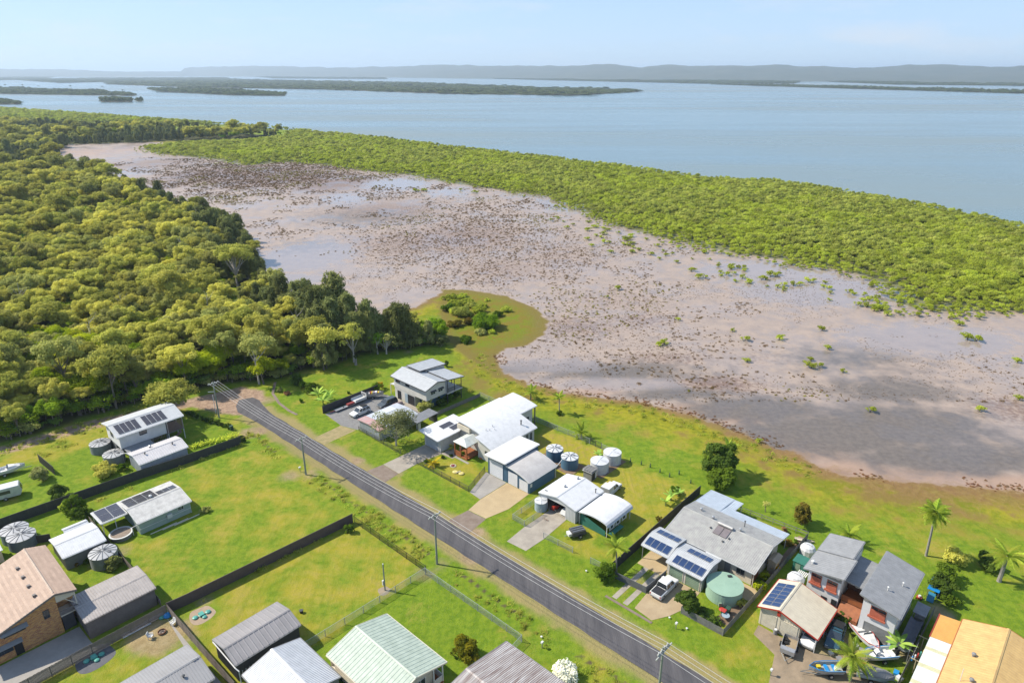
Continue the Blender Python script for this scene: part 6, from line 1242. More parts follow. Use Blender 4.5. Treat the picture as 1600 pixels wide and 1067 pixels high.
def boat(label, u, v, rot, Lg, Wd, m, trim, extra='open', trailer=True):
    T = Thing('boat', label, 'boat', u, v, rot); hull(T, Lg, Wd, .75, m); h = Lg / 2; w = Wd / 2
    T.part('gunwale', MB().tube([(-h, -w, 1.22), (0, -w, 1.24), (h * .55, -w * .75, 1.33), (h, 0, 1.42), (h * .55, w * .75, 1.33), (0, w, 1.24), (-h, w, 1.22)], .05), trim)
    if extra == 'console': T.part('console', MB().hexa([(-.2, -.35, .8), (.6, -.35, .8), (.6, .35, .8), (-.2, .35, .8), (0, -.3, 1.6), (.4, -.3, 1.5), (.4, .3, 1.5), (0, .3, 1.6)]), WHITE); T.part('windscreen', MB().slab((.35, -.6, 1.3), (.6, -.6, 1.2), (.6, .6, 1.2), (.35, .6, 1.3), .04), GLASS)
    if extra == 'cabin': T.part('cabin', MB().hexa([(0, -w * .8, 1.15), (h * .75, -w * .45, 1.25), (h * .75, w * .45, 1.25), (0, w * .8, 1.15), (.3, -w * .6, 1.7), (h * .45, -w * .4, 1.6), (h * .45, w * .4, 1.6), (.3, w * .6, 1.7)]), WHITE); T.part('windscreen', MB().box(.05, .25, -w * .55, w * .55, 1.3, 1.75), GLASS)
    if extra == 'cover': T.part('cover', MB().lathe([(.0, 1.75), (.5, 1.7), (1.05, 1.35), (1.1, 1.2)], 0, 0, 14), GREYW).scale = (Lg / 2.3, Wd / 2.3, 1)
    else:
        for x in (-h * .5, -.1): T.part('seat', MB().box(x - .2, x + .2, -w * .6, w * .6, .85, 1.02), trim if extra == 'open' else WHITE)
    T.part('outboard', MB().hexa([(-h - .45, -.16, .5), (-h - .05, -.16, .5), (-h - .05, .16, .5), (-h - .45, .16, .5), (-h - .5, -.2, 1.6), (-h, -.2, 1.55), (-h, .2, 1.55), (-h - .5, .2, 1.6)]), BLACK if extra != 'cabin' else REDP)
    if trailer:
        T.part('trailer_frame', MB().tube([(-h, -.5, .4), (h * .5, -.4, .4), (h + 1, 0, .45), (h * .5, .4, .4), (-h, .5, .4)], .05), GALV)
        for s in (-1, 1): wheel(T, -.5, s * (w * .9), .3)
    return T
u, v = suv(1288, 1052); b = boat('grey aluminium dinghy with blue seats on its trailer in the boat yard', u, v, Q_ + .75 + Q_, 4.2, 1.7, mat('bare_aluminium', (.42, .43, .42), .45), BLUEP, 'open'); b.part('yellow_crate', MB().box(.6, 1.1, -.3, .1, 1.0, 1.25), YELP); b.part('white_drum', MB().cyl(-1.2, .3, .9, 1.3, .3), WHITE)
u, v = suv(1370, 1030); boat('white runabout with bright blue gunwales in the boat yard', u, v, Q_ + .85 + Q_, 4.6, 1.9, CARW, BLUEP, 'console')
u, v = suv(1352, 1003); boat('white cabin boat with red stripe outside the grey garage door', u, v, -Q_ + .9, 4.8, 2.0, CARW, REDP, 'cabin')
u, v = suv(1366, 1062); boat('grey covered boat at the edge of the boat yard', u, v, .4, 4.2, 1.8, mat('pale_blue_hull', (.4, .5, .56), .4), GREYW, 'cover')
u, v = suv(586, 621); b = boat('small boat heaped with gear on the gravel yard', u, v, .9, 4.0, 1.7, mat('cream_hull', (.5, .47, .42), .5), GREYW, 'open')
for i in range(9): b.part('gear', MB().box(-1.4 + i * .3, -1.1 + i * .3 + rnd.uniform(0, .2), rnd.uniform(-.6, -.1), rnd.uniform(.1, .6), 1.0, 1.2 + rnd.uniform(0, .4)), [WHITE, REDP, YELP, GREYW, mat('mauve_cloth', (.4, .3, .42), .8)][i % 5])
u, v = suv(14, 742); b = boat('white cabin cruiser on a trailer beside the caravan', u - .5, v, Q_ - .2, 5.6, 2.1, CARW, WHITE, 'cabin')
u, v = suv(10, 778); T = Thing('caravan', 'cream and green caravan with white roof parked on the lawn', 'caravan', u, v, Q_ - .25)
pf_ = [(-2.6, .5), (2.2, .5), (2.6, 1.3), (2.3, 2.3), (-2.4, 2.3), (-2.7, 1.4)]; T.part('body', MB().extr(pf_, 'v', -1.05, 1.05), mat('pale_cream_caravan', (.58, .60, .50), .5)); T.part('roof', MB().box(-2.3, 2.2, -1.0, 1.0, 2.301, 2.4), ROOFW); T.part('window', MB().box(-1.2, .9, -1.09, -1.055, 1.3, 1.9), GLASS); T.part('window', MB().slab((2.61, -.7, 1.35), (2.63, .7, 1.35), (2.42, .7, 2.0), (2.4, -.7, 2.0), .03), GLASS)
for s in (-1, 1): wheel(T, 0, s * .98, .33)
# box trailer in the boat yard
u, v = suv(1232, 1014); T = Thing('box_trailer', 'aluminium box trailer with timber floor beside the cream garage', 'trailer', u, v, -Q_ + .2); T.part('floor', MB().box(-1.5, 1.3, -.9, .9, .5, .56), mat('ply_floor', (.36, .28, .18), .8))
for a in ((-1.5, 1.3, -.92, -.86), (-1.5, 1.3, .86, .92), (-1.52, -1.46, -.85, .85)): T.part('side', MB().box(*a, .45, 1.05), ALU)
T.part('tool_box', MB().box(.9, 1.6, -.85, .85, .57, 1.2), ALU); T.part('drawbar', MB().tube([(1.4, -.7, .45), (2.7, 0, .45), (1.4, .7, .45)], .05), GALV)
for s in (-1, 1): wheel(T, -.2, s * 1.05, .32)
for k in range(2): T.part('spare_tyre', MB().lathe([(.18, .6), (.34, .6), (.34, .8), (.18, .8)], -.8 + k * .5, -.5, 14), BLACK)
# black camper trailer
u, v = suv(903, 836); T = Thing('camper_trailer', 'black box trailer with roof racks on the grass by the wire fence', 'trailer', u, v, Q_ - .45); T.part('body', MB().hexa([(-1.3, -.8, .5), (1.2, -.8, .5), (1.2, .8, .5), (-1.3, .8, .5), (-1.3, -.75, 1.25), (1.0, -.75, 1.25), (1.0, .75, 1.25), (-1.3, .75, 1.25)]), DKGREY); T.part('drawbar', MB().tube([(-1.3, 0, .5), (-2.4, 0, .5)], .06), GALV)
for y in (-.5, 0, .5): T.part('roof_bar', MB().tube([(-1.2, y, 1.35), (1.0, y, 1.35)], .04), ALU)
T.part('front_box', MB().box(-1.9, -1.35, -.5, .5, .55, 1.0), WHITE)
for s in (-1, 1): wheel(T, 0, s * .9, .33)
# machines in the open shed
T = Thing('ride_on_mower', 'red ride-on mower just inside the open white shed', 'mower', -5.3, 16.9, -Q_); T.part('body', MB().hexa([(-.7, -.4, .3), (.8, -.35, .3), (.8, .35, .3), (-.7, .4, .3), (-.6, -.35, .7), (.75, -.25, .95), (.75, .25, .95), (-.6, .35, .7)]), REDP); T.part('seat', MB().box(-.5, -.1, -.25, .25, .75, 1.15), BLACK); T.part('steering_wheel', MB().lathe([(.16, 1.15), (.2, 1.2), (.16, 1.22)], .2, 0, 10), BLACK)
for x in (-.45, .6):
    for s in (-1, 1): wheel(T, x, s * .45, .25)
T = Thing('covered_machine', 'white covered machine standing in the open shed doorway', 'machine', -3.2, 17.1, -Q_); T.part('cover', MB().hexa([(-1.2, -.6, .3), (1.0, -.6, .3), (1.0, .6, .3), (-1.2, .6, .3), (-1.0, -.45, 1.2), (.7, -.4, 1.0), (.7, .4, 1.0), (-1.0, .45, 1.2)]), WHITE); T.part('mast', MB().tube([(-.8, 0, 1.2), (-.8, 0, 1.6)], .05), YELP)
for s in (-1, 1): wheel(T, .4, s * .55, .25)
T = Thing('quad_bike', 'orange and black quad bike behind the red mower', 'quad bike', -4.3, 18.6, -Q_); T.part('body', MB().box(-.6, .6, -.3, .3, .4, .8), mat('orange_plastic', (.6, .2, .03), .5)); T.part('handlebar', MB().tube([(.3, -.4, 1.1), (.35, 0, 1.0), (.3, .4, 1.1)], .03), BLACK)
for x in (-.5, .5):
    for s in (-1, 1): wheel(T, x, s * .4, .26)

# ================================================================== GARDENS AND LONE TREES
L_GARD = leafmat('garden_leaves', (.040, .085, .008), (.085, .15, .012), (.10, .135, .016), .4, 1.35); L_GDRK = leafmat('deep_garden_leaves', (.030, .060, .010), (.06, .105, .014), (.075, .10, .02), .4, 1.35)
def bush(label, px, py, r, h, lm, name='bush', cat='bush', seed=None, per=70, leaf=.24, n=14, bark=None, group=None, uv=None, trunk=True, **k):
    seed = seed or rnd.randrange(100, 9999); kd = kind(name, label, cat, seed, h, r, int(n * 1.5), per * 3.4, leaf, lm, bark or BARKD, group, r=.07 + .02 * r, zc=k.pop('zc', .5), rz=k.pop('rz', .5), rmin=.24, rmax=.42, dome=-1, **k)
    x, y = W(*uv) if uv else at(px, py)
    return kd.place(x, y, rnd.uniform(0, 6), 1, label, group)
FROND = {}
def frond_mesh(Lf, wd, lm, droop=.5, n=18):
    key = (round(Lf, 2), wd, lm.name, droop)
    if key in FROND: return FROND[key]
    V, F = [], []
    for i in range(n):
        f = (i + .5) / n; x = Lf * f; z = Lf * (.42 * f - droop * 1.05 * f * f); w = wd * math.sin(math.pi * (.12 + .86 * f)) ; 
        for s in (-1, 1):
            a = len(V); d = .34 * w; V += [(x - .05, 0, z), (x + .09 * Lf / 2.4, 0, z + .02), (x + d + .06, s * w, z - w * .42), (x + d, s * w * .96, z - w * .46)]; F.append((a, a + 1, a + 2, a + 3))
    # midrib
    for i in range(8):
        f0, f1 = i / 8, (i + 1) / 8; g = lambda f: (Lf * f, Lf * (.42 * f - droop * 1.05 * f * f)); (x0, z0), (x1, z1) = g(f0), g(f1); a = len(V)
        V += [(x0, -.025, z0 + .02), (x1, -.02, z1 + .02), (x1, .02, z1 + .02), (x0, .025, z0 + .02)]; F.append((a, a + 1, a + 2, a + 3))
    FROND[key] = np_mesh('frond', np.array(V), np.array(F), lm, np.repeat(np.random.default_rng(3).uniform(0, 1, len(F)), 4)); return FROND[key]
L_PALM = leafmat('palm_fronds', (.075, .13, .014), (.16, .215, .026), (.20, .21, .03)); L_PALMY = leafmat('yellow_palm_fronds', (.42, .33, .02), (.55, .42, .025), None, .4, 1.0); L_BAN = leafmat('banana_leaves', (.10, .20, .03), (.20, .29, .07), (.24, .29, .06))
L_WHITEF = leafmat('white_blossom', (.55, .55, .42), (.68, .67, .54), None, .1, 1.0); L_RUSSET = leafmat('russet_leaves', (.07, .10, .012), (.22, .09, .025), (.13, .12, .02), .4, 1.1); L_GOLD = leafmat('golden_leaves', (.38, .20, .012), (.45, .28, .02), None, .4, 1.0); L_MUR = leafmat('mustard_tipped_leaves', (.035, .06, .01), (.24, .20, .012), (.12, .12, .01), .4, 1.1); L_PINK = leafmat('coppery_leaves', (.22, .10, .06), (.30, .17, .08), None, .4, 1.0)
def palm(label, px, py, h, Lf=2.4, n=15, lm=None, name='palm_tree', tr=.16, droop=.5, wd=.42, uv=None, dead=False, cat='palm', group=None):
    x, y = W(*uv) if uv else at(px, py); T = Thing(name, label, cat, x, y, rnd.uniform(0, 6), world=True, group=group); T.o = (0, 0); lx, ly = rnd.uniform(-.25, .25), rnd.uniform(-.25, .25)
    if h > .3: T.part('trunk', MB().tube([(0, 0, -.1), (0, 0, .15), (lx * .4, ly * .4, h * .5), (lx, ly, h)], tr * 1.35, 8, tr * .8), PALMT)
    me = frond_mesh(Lf, wd, lm or L_PALM, droop)
    for i in range(n):
        o = bpy.data.objects.new('frond', me); col.objects.link(o); o.parent = T.e; o.location = (lx if h > .3 else 0, ly if h > .3 else 0, max(h - .05, .05))
        o.rotation_euler = (rnd.uniform(-.2, .2), rnd.uniform(-.55, .75) if i > n * .25 else rnd.uniform(-1.1, -.5), i * 2.399 + rnd.uniform(-.2, .2)); s = rnd.uniform(.8, 1.12); o.scale = (s, s, s)
    return T
def broadleaf(label, px, py, n, Lf, lm, h=.3, wd=.4, name='banana_plant', cat='banana plant', group=None, uv=None, erect=.9):
    key = ('b', round(Lf, 2), lm.name, wd)
    if key not in FROND:
        V, F = [], []; m_ = 7
        for i in range(m_ + 1):
            f = i / m_; w = wd * (math.sin(math.pi * min(1, f * 1.02)) ** .6) * .5; x = Lf * f; z = Lf * (.35 * f - .55 * f * f); V += [(x, -w, z - w * .25), (x, 0, z), (x, w, z - w * .25)]
        for i in range(m_): a = i * 3; F += [(a, a + 1, a + 4, a + 3), (a + 1, a + 2, a + 5, a + 4)]
        FROND[key] = np_mesh('leaf', np.array(V), np.array(F), lm, np.random.default_rng(1).uniform(0, 1, len(V)))
    x, y = W(*uv) if uv else at(px, py); T = Thing(name, label, cat, x, y, rnd.uniform(0, 6), world=True, group=group)
    if h > .2: T.part('stem', MB().tube([(0, 0, 0), (0, 0, h)], .12, 7, .08), mat('green_stem', (.16, .2, .06), .7))
    for i in range(n):
        o = bpy.data.objects.new('leaf', FROND[key]); col.objects.link(o); o.parent = T.e; o.location = (rnd.uniform(-.1, .1), rnd.uniform(-.1, .1), h); o.rotation_euler = (rnd.uniform(-.25, .25), -erect * rnd.uniform(.3, 1.2), i * 2.399 + rnd.uniform(-.3, .3)); s = rnd.uniform(.75, 1.1); o.scale = (s, s, s)
    return T
# lawn palms
palm('tall slender palm with dense rounded crown alone on the shore lawn', 1447, 868, 8.0, 2.2, 46, tr=.17, droop=.7, wd=.62)
palm('stout palm with thick white trunk on the shore lawn', 1561, 908, 4.7, 2.9, 24, tr=.26, droop=.5, wd=.55)
palm('short full palm behind the split roof house', 1323, 846, 1.5, 2.3, 26, tr=.22, droop=.6)
palm('slim palm at the corner of the solar carport fence', 963, 892, 4.3, 2.1, 18, tr=.12)
palm('bushy palm straddling the back wire fence', 908, 684, 1.3, 2.4, 20, tr=.2); palm('slim palm with bare trunk above a small green bush', 874, 646, 4.0, 1.7, 11, tr=.11); palm('leafy palm on the shore lawn behind the curved roof house', 829, 624, 2.0, 2.1, 18, tr=.15)
palm('shaggy palm rising out of the boat yard', 1328, 1062, 3.6, 2.8, 28, tr=.2, droop=.7, wd=.5); palm('yellow-fronded small palm in the curved roof house garden', 678, 728, .8, 1.9, 10, L_PALMY, tr=.12)
palm('young palm leaning out of the tall leafy tree by the shore', 1108, 740, 4.6, 2.2, 16, tr=.15, wd=.5); palm('dense clump palm inside the tall leafy tree by the shore', 1134, 738, 5.2, 2.3, 18, tr=.16, wd=.5)
palm('ivy-covered stump sprouting fronds on the back lawn', 556, 570, 2.4, .6, 10, L_GDRK, tr=.3)
broadleaf('banana plant with a yellow leaf in the boat yard', 1402, 1020, 11, 2.1, L_BAN, 1.4, .6)
for px, py in ((505, 632), (515, 625), (498, 622)): broadleaf('broad-leaved banana clump at the end of the charcoal yard fence', px, py, 12, 2.3, L_BAN, .9, .6, group='banana clumps by the yard fence')
for px, py in ((1048, 782), (1060, 776), (1040, 790)): broadleaf('bright banana plant along the tall charcoal fence', px, py, 9, 1.5, L_BAN, .7, .5, group='banana plants along the tall fence')
broadleaf('large-leaved plant behind the white tanks', 935, 712, 10, 1.2, L_BAN, .3, .5)
for i in range(15):
    f = i / 14; u, v = -71.9 + 2.3 * f + rnd.uniform(-.5, .5), -16.2 + 8.3 * f; broadleaf('spiky yellow-green strap-leaved plant in the bed along the charcoal fence', 0, 0, 16, 1.15, leafmat('strap_leaves', (.16, .23, .02), (.30, .34, .04), (.34, .33, .05)), .1, .16, 'strap_leaf_plant', 'plant', 'strap-leaved plants along the fence', uv=(u, v), erect=1.0)
for i in range(9): bush('dark clipped shrub in the row by the road end', 0, 0, .75, 1.2 + rnd.uniform(-.2, .3), L_GDRK, 'hedge_shrub', 'shrub', group='hedge shrubs by the road end', uv=(-86.5 + i * 1.5, -10.6 + i * .38), n=7, per=90)
bush('round clipped shrub at the street end of the charcoal fence', 380, 690, .8, 1.6, L_GDRK, n=9, per=90)
bush('low bushy tree in front of the tall leafy tree by the shore', 1125, 760, 2.5, 4.0, L_GARD, 'leafy_tree', 'tree', n=24, leaf=.3)
bush('tall dense leafy tree rising over the shore lawn', 1122, 742, 3.0, 7.2, L_GDRK, 'leafy_tree', 'tree', n=34, leaf=.32)
bush('russet-flecked round tree behind the low grey house', 1252, 820, 1.75, 3.4, L_RUSSET, 'russet_tree', 'tree', n=20, leaf=.25, zc=.6)
bush('thin young tree by the post and rail fence', 1196, 800, .75, 2.2, L_EUC2, 'sapling', 'tree', n=7, per=50, zc=.75, rz=.25)
bush('feathery bottlebrush bush at the end of the tall charcoal fence', 944, 905, 1.6, 3.0, L_GARD, n=18, per=80, aspect=2.0)
bush('dense dark green small tree over the paling fence corner', 1076, 955, 1.7, 2.9, L_GDRK, 'small_tree', 'tree', n=18, leaf=.3, zc=.66, rz=.34)
bush('rounded mustard-flecked bush on the bright lawn', 730, 1027, 1.85, 2.7, L_MUR, n=26, per=85)
bush('white flowering bush beside the rust-streaked roof', 880, 1060, 1.55, 2.3, L_WHITEF, n=26, per=120, leaf=.2)
bush('small green bush inside the corner of the brown fence', 542, 832, 1.0, 1.6, L_GARD, n=10)
for px, py, r, h, lm, lb in [(165, 742, 2.1, 2.1, L_EUC, 'broad olive shrub in front of the grey tank'), (192, 735, 1.0, 1.6, L_GARD, 'leafy shrub at the end wall of the low white garage'), (65, 750, 1.6, 2.6, L_CAS, 'dark shrub beside the short steel screen'), (95, 778, 1.7, 3.0, L_GDRK, 'dark shrub at the corner of the charcoal fence'), (118, 803, 1.8, 3.2, L_GARD, 'tangled tree over the charcoal fence'), (135, 812, 1.3, 2.4, L_GDRK, 'dense shrub behind the tiny kit shed'), (102, 800, 1.0, 1.8, L_PALM, 'weedy shrub against the charcoal fence'),
                              (178, 888, 1.3, 1.9, L_EUC2, 'grey shrub leaning on the ribbed tank'), (320, 800, .9, .8, L_EUC2, 'grey-leaved shrub at the end of the mint shed'), (120, 880, .9, .6, L_RUSSET, 'low russet garden shrub behind the tan roof'), (135, 878, .6, .6, L_GARD, 'low green shrub beside the grey gable shed'),
                              (488, 613, 1.5, 2.6, L_GARD, 'bright bush next to the banana clumps'), (465, 600, 1.7, 2.4, L_GDRK, 'dark bush on the bank above the drain'), (440, 590, 2.0, 3.4, L_EUC2, 'pale grey-green tree at the top of the drain'), (473, 606, 1.0, 1.8, L_GARD, 'shrub between the dark bush and the bananas'), (545, 615, .4, .6, L_GARD, 'small clipped plant on the roadside bank'),
                              (449, 616, .8, .6, L_PINK, 'coppery bromeliads beside the drain'), (437, 612, .7, .9, L_EUC2, 'strappy shrub above the drain'), (471, 628, .5, .8, L_GARD, 'lone little shrub on the roadside lawn'),
                              (589, 611, 1.3, 2.0, L_GARD, 'leafy garden bush by the porch of the two-storey house'), (596, 606, .7, 2.0, L_GOLD, 'golden shrub by the porch of the two-storey house'), (664, 641, 1.8, 2.8, L_EUC2, 'grey-green bush in front of the blue lower wall'), (688, 633, 1.3, 2.0, L_GDRK, 'dark bush along the low weathered fence'), (700, 627, 1.2, 1.8, L_GARD, 'green bush along the low weathered fence'), (712, 622, 1.1, 1.5, L_GDRK, 'dark shrub at the deck corner of the two-storey house'), (735, 612, .7, .8, L_EUC, 'little shrub at the end of the low weathered fence'), (697, 573, .8, 1.8, L_GDRK, 'small dark cone shrub on the back lawn'),
                              (694, 668, .5, .5, L_RUSSET, 'red-flowered shrub beside the fridge'), (692, 716, .5, .5, L_GDRK, 'low ball shrub beside the yellow palm'), (705, 713, .45, .45, L_GDRK, 'low ball shrub by the garden path'), (722, 711, .8, .5, L_GARD, 'low spreading shrub before the timber porch'), (665, 722, .5, .4, L_GARD, 'low shrub at the foot of the yellow palm'), (705, 703, .6, 1.3, L_EUC, 'open shrub against the white garage wall'),
                              (874, 648, .9, .9, L_GARD, 'round green bush at the foot of the slim bare palm'), (1055, 770, .9, 1.3, L_GARD, 'leafy bush inside the tall charcoal fence'), (1030, 815, .6, 1.0, L_RUSSET, 'thin shrub between fence and solar carport'), (1100, 965, 1.3, .9, L_GDRK, 'low dark shrub inside the paling fence'), (1115, 975, 1.0, .8, L_GDRK, 'dark garden shrub near the paling fence corner'), (1155, 945, .8, 1.0, L_EUC, 'pale shrub beside the round green tank'),
                              (1188, 920, 1.0, 1.3, L_YEL, 'lime green shrub along the paling fence'), (1195, 905, .9, 1.2, L_YEL, 'lime yellow shrub leaning over the paling fence'), (1207, 890, .9, 1.4, L_GOLD, 'orange-leaved croton by the end of the low grey house'), (1195, 880, .6, 1.5, L_GOLD, 'yellow-orange croton at the house corner'), (1245, 850, .5, .9, L_GARD, 'round clipped bush by the back fence'), (1226, 832, .5, 1.2, L_PINK, 'coppery pink bush by the post and rail fence'), (1230, 850, .9, .5, L_RUSSET, 'low garden growth behind the beige shed'),
                              (1490, 880, 1.7, 2.4, L_EUC, 'yellowish bush on the shore lawn beside the play set'), (1478, 905, 1.6, 2.6, L_GARD, 'green bush beside the bright blue slide'), (1472, 930, 1.9, 3.2, L_GDRK, 'dark tree beside the timber fence end'), (1484, 945, 1.2, 1.8, L_GARD, 'low bush under the dark tree by the timber fence'), (1545, 886, 1.8, 1.9, L_GDRK, 'dark spreading bush next to the stout palm'), (1318, 975, 1.3, 1.5, L_GDRK, 'dark garden bush below the timber stair'), (1330, 968, .9, 1.2, L_EUC, 'pale garden bush below the timber stair'), (1309, 968, .8, 1.0, L_GARD, 'green garden shrub beside the carport post'), (1300, 1010, .7, .8, L_GARD, 'low shrub next to the dark blue four-wheel drive'), (1378, 992, .8, .6, L_YEL, 'low yellowish shrub before the grey garage door'),
                              (762, 512, 3.9, 3.8, L_GRN, 'large bright green rounded bush on the marsh spit'), (724, 492, 3.2, 2.6, L_MAN2, 'grey-green bush on the marsh spit'), (747, 488, 2.2, 1.6, L_MAN, 'bright low bush behind the marsh spit mound'), (712, 478, 2.6, 1.6, L_MAN, 'bright low bush near the she-oaks on the spit'), (730, 474, 2.0, 1.2, L_MAN, 'low lime bush at the far edge of the spit'), (703, 468, 2.4, 1.3, L_MAN, 'spreading lime bush at the back of the spit'), (792, 486, 1.6, 1.2, L_MAN, 'small bright bush at the tip of the spit'), (778, 494, 1.6, 1.6, L_GARD, 'small green bush beside the large spit bush'), (750, 522, 1.8, 1.4, L_EUC2, 'dull bush at the foot of the large spit bush'), (727, 535, 1.9, 1.5, L_GARD, 'green bush at the lawn edge of the spit'), (690, 540, 2.0, 3.2, L_CAS, 'dark she-oak sapling at the end of the forest'), (715, 490, 2.2, 1.5, L_MAN, 'lime shrub in the middle of the spit thicket'), (735, 480, 1.8, 1.2, L_MAN2, 'olive shrub in the middle of the spit thicket'), (755, 480, 1.4, .9, L_MAN, 'low lime shrub behind the largest spit bush'), (722, 465, 1.8, 1.0, L_MAN, 'low lime shrub at the back of the spit thicket'), (700, 485, 2.2, 1.8, L_GARD, 'dark shrub where the spit meets the she-oaks'), (770, 520, 1.3, .9, L_MAN, 'low lime shrub beside the spit shoreline'), (760, 470, 1.0, .7, L_MAN, 'tiny lime bush on the brown spit edge'), (710, 510, 2.4, 1.5, L_RUSSET, 'brown scrub between she-oaks and spit bush'), (735, 505, 2.2, 1.2, L_RUSSET, 'brown-green scrub on the spit')]:
    bush(lb, px, py, r, h, lm, n=int(8 + 5 * r), per=max(34, 95 - 16 * r), leaf=.2 + .035 * r)
# feature trees
def gum(label, px, py, H, Rr, lm, seed, bark=None, n=16, per=52, leaf=.36, name='gum_tree', r=.26, **k):
    kd = kind(name, label, 'tree', seed, H, Rr, n, per, leaf, lm, bark or BARK, None, r=r, **k); x, y = at(px, py); return kd.place(x, y, rnd.uniform(0, 6), 1, label)
WB = mat('white_bark', (.52, .48, .43), .85, (.38, .34, .30), 1.5)
gum('spreading street tree with pale forked trunk over the long shed', 619, 696, 7.0, 5.2, leafmat('paperbark_leaves', (.085, .098, .038), (.145, .15, .06), (.16, .16, .06), .4, 1.45), 301, WB, 40, 70, .22, 'street_tree', .24, zc=.66, rz=.34, rmin=.2, rmax=.34, fork=.2, nl=10)
gum('large umbrella gum with white branching trunk rising from the forest', 372, 452, 15.5, 7.0, L_EUC, 302, WB, 34, 80, .36, r=.4, zc=.78, rz=.2, rmin=.2, rmax=.3, fork=.4, nl=12)
gum('broad olive gum overhanging the dirt track at the road end', 266, 652, 8.0, 5.6, L_EUC, 303, BARK, 34, 56, .36, r=.3, zc=.6, rz=.34, rmin=.24, rmax=.36, fork=.25, nl=10)
gum('tall slim gum with high crown at the edge of the back lawn', 506, 578, 11.5, 4.3, L_EUC, 304, BARK, 20, 44, .36, zc=.76, rz=.24, fork=.5)
gum('open-crowned gum standing clear on the back lawn edge', 553, 566, 10.5, 4.2, L_EUC, 305, WB, 22, 46, .34, zc=.68, rz=.32, rmin=.22, rmax=.34, fork=.3, nl=9)
gum('pale-limbed small tree against the dark she-oaks', 604, 553, 6.0, 3.0, L_EUC2, 306, WB, 14, 36, .3, rmin=.2, rmax=.32, fork=.25, nl=9)
gum('light green small tree against the dark she-oaks', 590, 553, 5.8, 2.6, L_GRN, 307, WB, 14, 50, .3, rmin=.24, rmax=.36)
gum('lean tall gum rising beside the road end scrub', 405, 600, 12.0, 4.2, L_EUC2, 308, WB, 18, 40, .36, zc=.8, rz=.2, fork=.55)
gum('yellow-topped tree on the scrub edge above the turning circle', 412, 600, 6.5, 3.2, L_YEL, 309, BARKD, 16, 70, .32, 'wattle_tree', zc=.6, rz=.36)
def dead_gum(label, px, py, H, seed):
    rg = random.Random(seed); x, y = at(px, py); T = Thing('dead_gum', label, 'tree', x, y, 0, world=True, group='bare pale gums in the forest'); top = (rg.uniform(-.6, .6), rg.uniform(-.6, .6), H)
    T.part('trunk', MB().tube([(0, 0, 0), (top[0] * .3, top[1] * .3, H * .5), top], .2, 6, .06), WB)
    for i in range(7):
        z = H * rg.uniform(.5, .92); a = rg.uniform(0, 6.28); l_ = rg.uniform(1.2, 2.8); T.part('limb', MB().tube([(top[0] * z / H, top[1] * z / H, z), (math.cos(a) * l_ * .6, math.sin(a) * l_ * .6, z + l_ * .45), (math.cos(a) * l_, math.sin(a) * l_, z + l_ * 1.0)], .08, 5, .02), WB)
for q, (px, py, H) in enumerate([(60, 590, 10.5), (150, 560, 11), (330, 520, 12), (250, 470, 12), (120, 450, 12), (430, 560, 10.5), (40, 500, 11.5), (350, 580, 10), (290, 420, 12.5), (200, 520, 12), (470, 545, 11)]): dead_gum('bare pale dead gum poking through the forest canopy', px, py, H, 700 + q)
# undergrowth closing the forest edge
ED = FOREST[2:17]; Pu = []
for (a, b) in zip(ED, ED[1:]):
    ln = math.dist(a, b)
    for i in range(int(ln * 3.2)):
        f = rng.uniform(); w = rng.uniform(.2, 8); nx, ny = -(b[1] - a[1]) / ln, (b[0] - a[0]) / ln; Pu.append((a[0] + (b[0] - a[0]) * f + nx * w, a[1] + (b[1] - a[1]) * f + ny * w))
Pu = np.array(Pu); Pu = Pu[poly_sd(Pu, FOREST) > .3]
UB = [kind('undergrowth_shrub', 'scrubby shrub at the foot of the forest edge', 'shrub', 401, 2.4, 1.7, 12, 60, .3, L_EUC2, BARKD, 'undergrowth shrubs along the forest edge', zc=.5, rz=.5), kind('undergrowth_shrub', 'scrubby shrub at the foot of the forest edge', 'shrub', 402, 2.0, 1.6, 11, 60, .3, L_DRK, BARKD, 'undergrowth shrubs along the forest edge', zc=.5, rz=.5), kind('undergrowth_shrub', 'scrubby shrub at the foot of the forest edge', 'shrub', 403, 3.2, 1.9, 13, 56, .3, L_GRN, BARKD, 'undergrowth shrubs along the forest edge', zc=.5, rz=.5)]
for x, y in Pu[rng.permutation(len(Pu))[:300]]: UB[rnd.randrange(3)].place(x, y, rnd.uniform(0, 6), rnd.uniform(.6, 1.35))

# ================================================================== SMALL THINGS
def septic(px, py, lb):
    u, v = suv(px, py); T = Thing('septic_tank', lb, 'septic tank', u, v)
    for i, (a, b, r) in enumerate(((0, 0, .42), (.1, .85, .36), (-.1, -.85, .36), (.7, .1, .3))): T.part('lid', MB().lathe([(r, 0), (r, .18), (r * .5, .26), (.03, .27)], a, b, 14), TEALP)
    T.part('box', MB().box(-.4, .4, -.3, .3, 0, .36), TEALP)
septic(315, 961, 'teal septic tank lids in a ring of bare sand'); septic(147, 1028, 'teal septic tank lids on a dark mat near the tan fence')
def chair(px, py, rot, lb):
    u, v = suv(px, py); T = Thing('garden_chair', lb, 'chair', u, v, rot); T.part('seat', MB().box(-.28, .28, -.28, .28, .42, .48), WHITE); T.part('backrest', MB().hexa([(-.28, .24, .48), (.28, .24, .48), (.28, .3, .48), (-.28, .3, .48), (-.26, .38, .98), (.26, .38, .98), (.26, .44, .98), (-.26, .44, .98)]), WHITE)
    for x in (-.25, .25):
        for y in (-.25, .25): T.part('leg', MB().box(x - .03, x + .03, y - .03, y + .03, 0, .419), WHITE)
        T.part('armrest', MB().box(x - .04, x + .04, -.28, .3, .66, .71), WHITE)
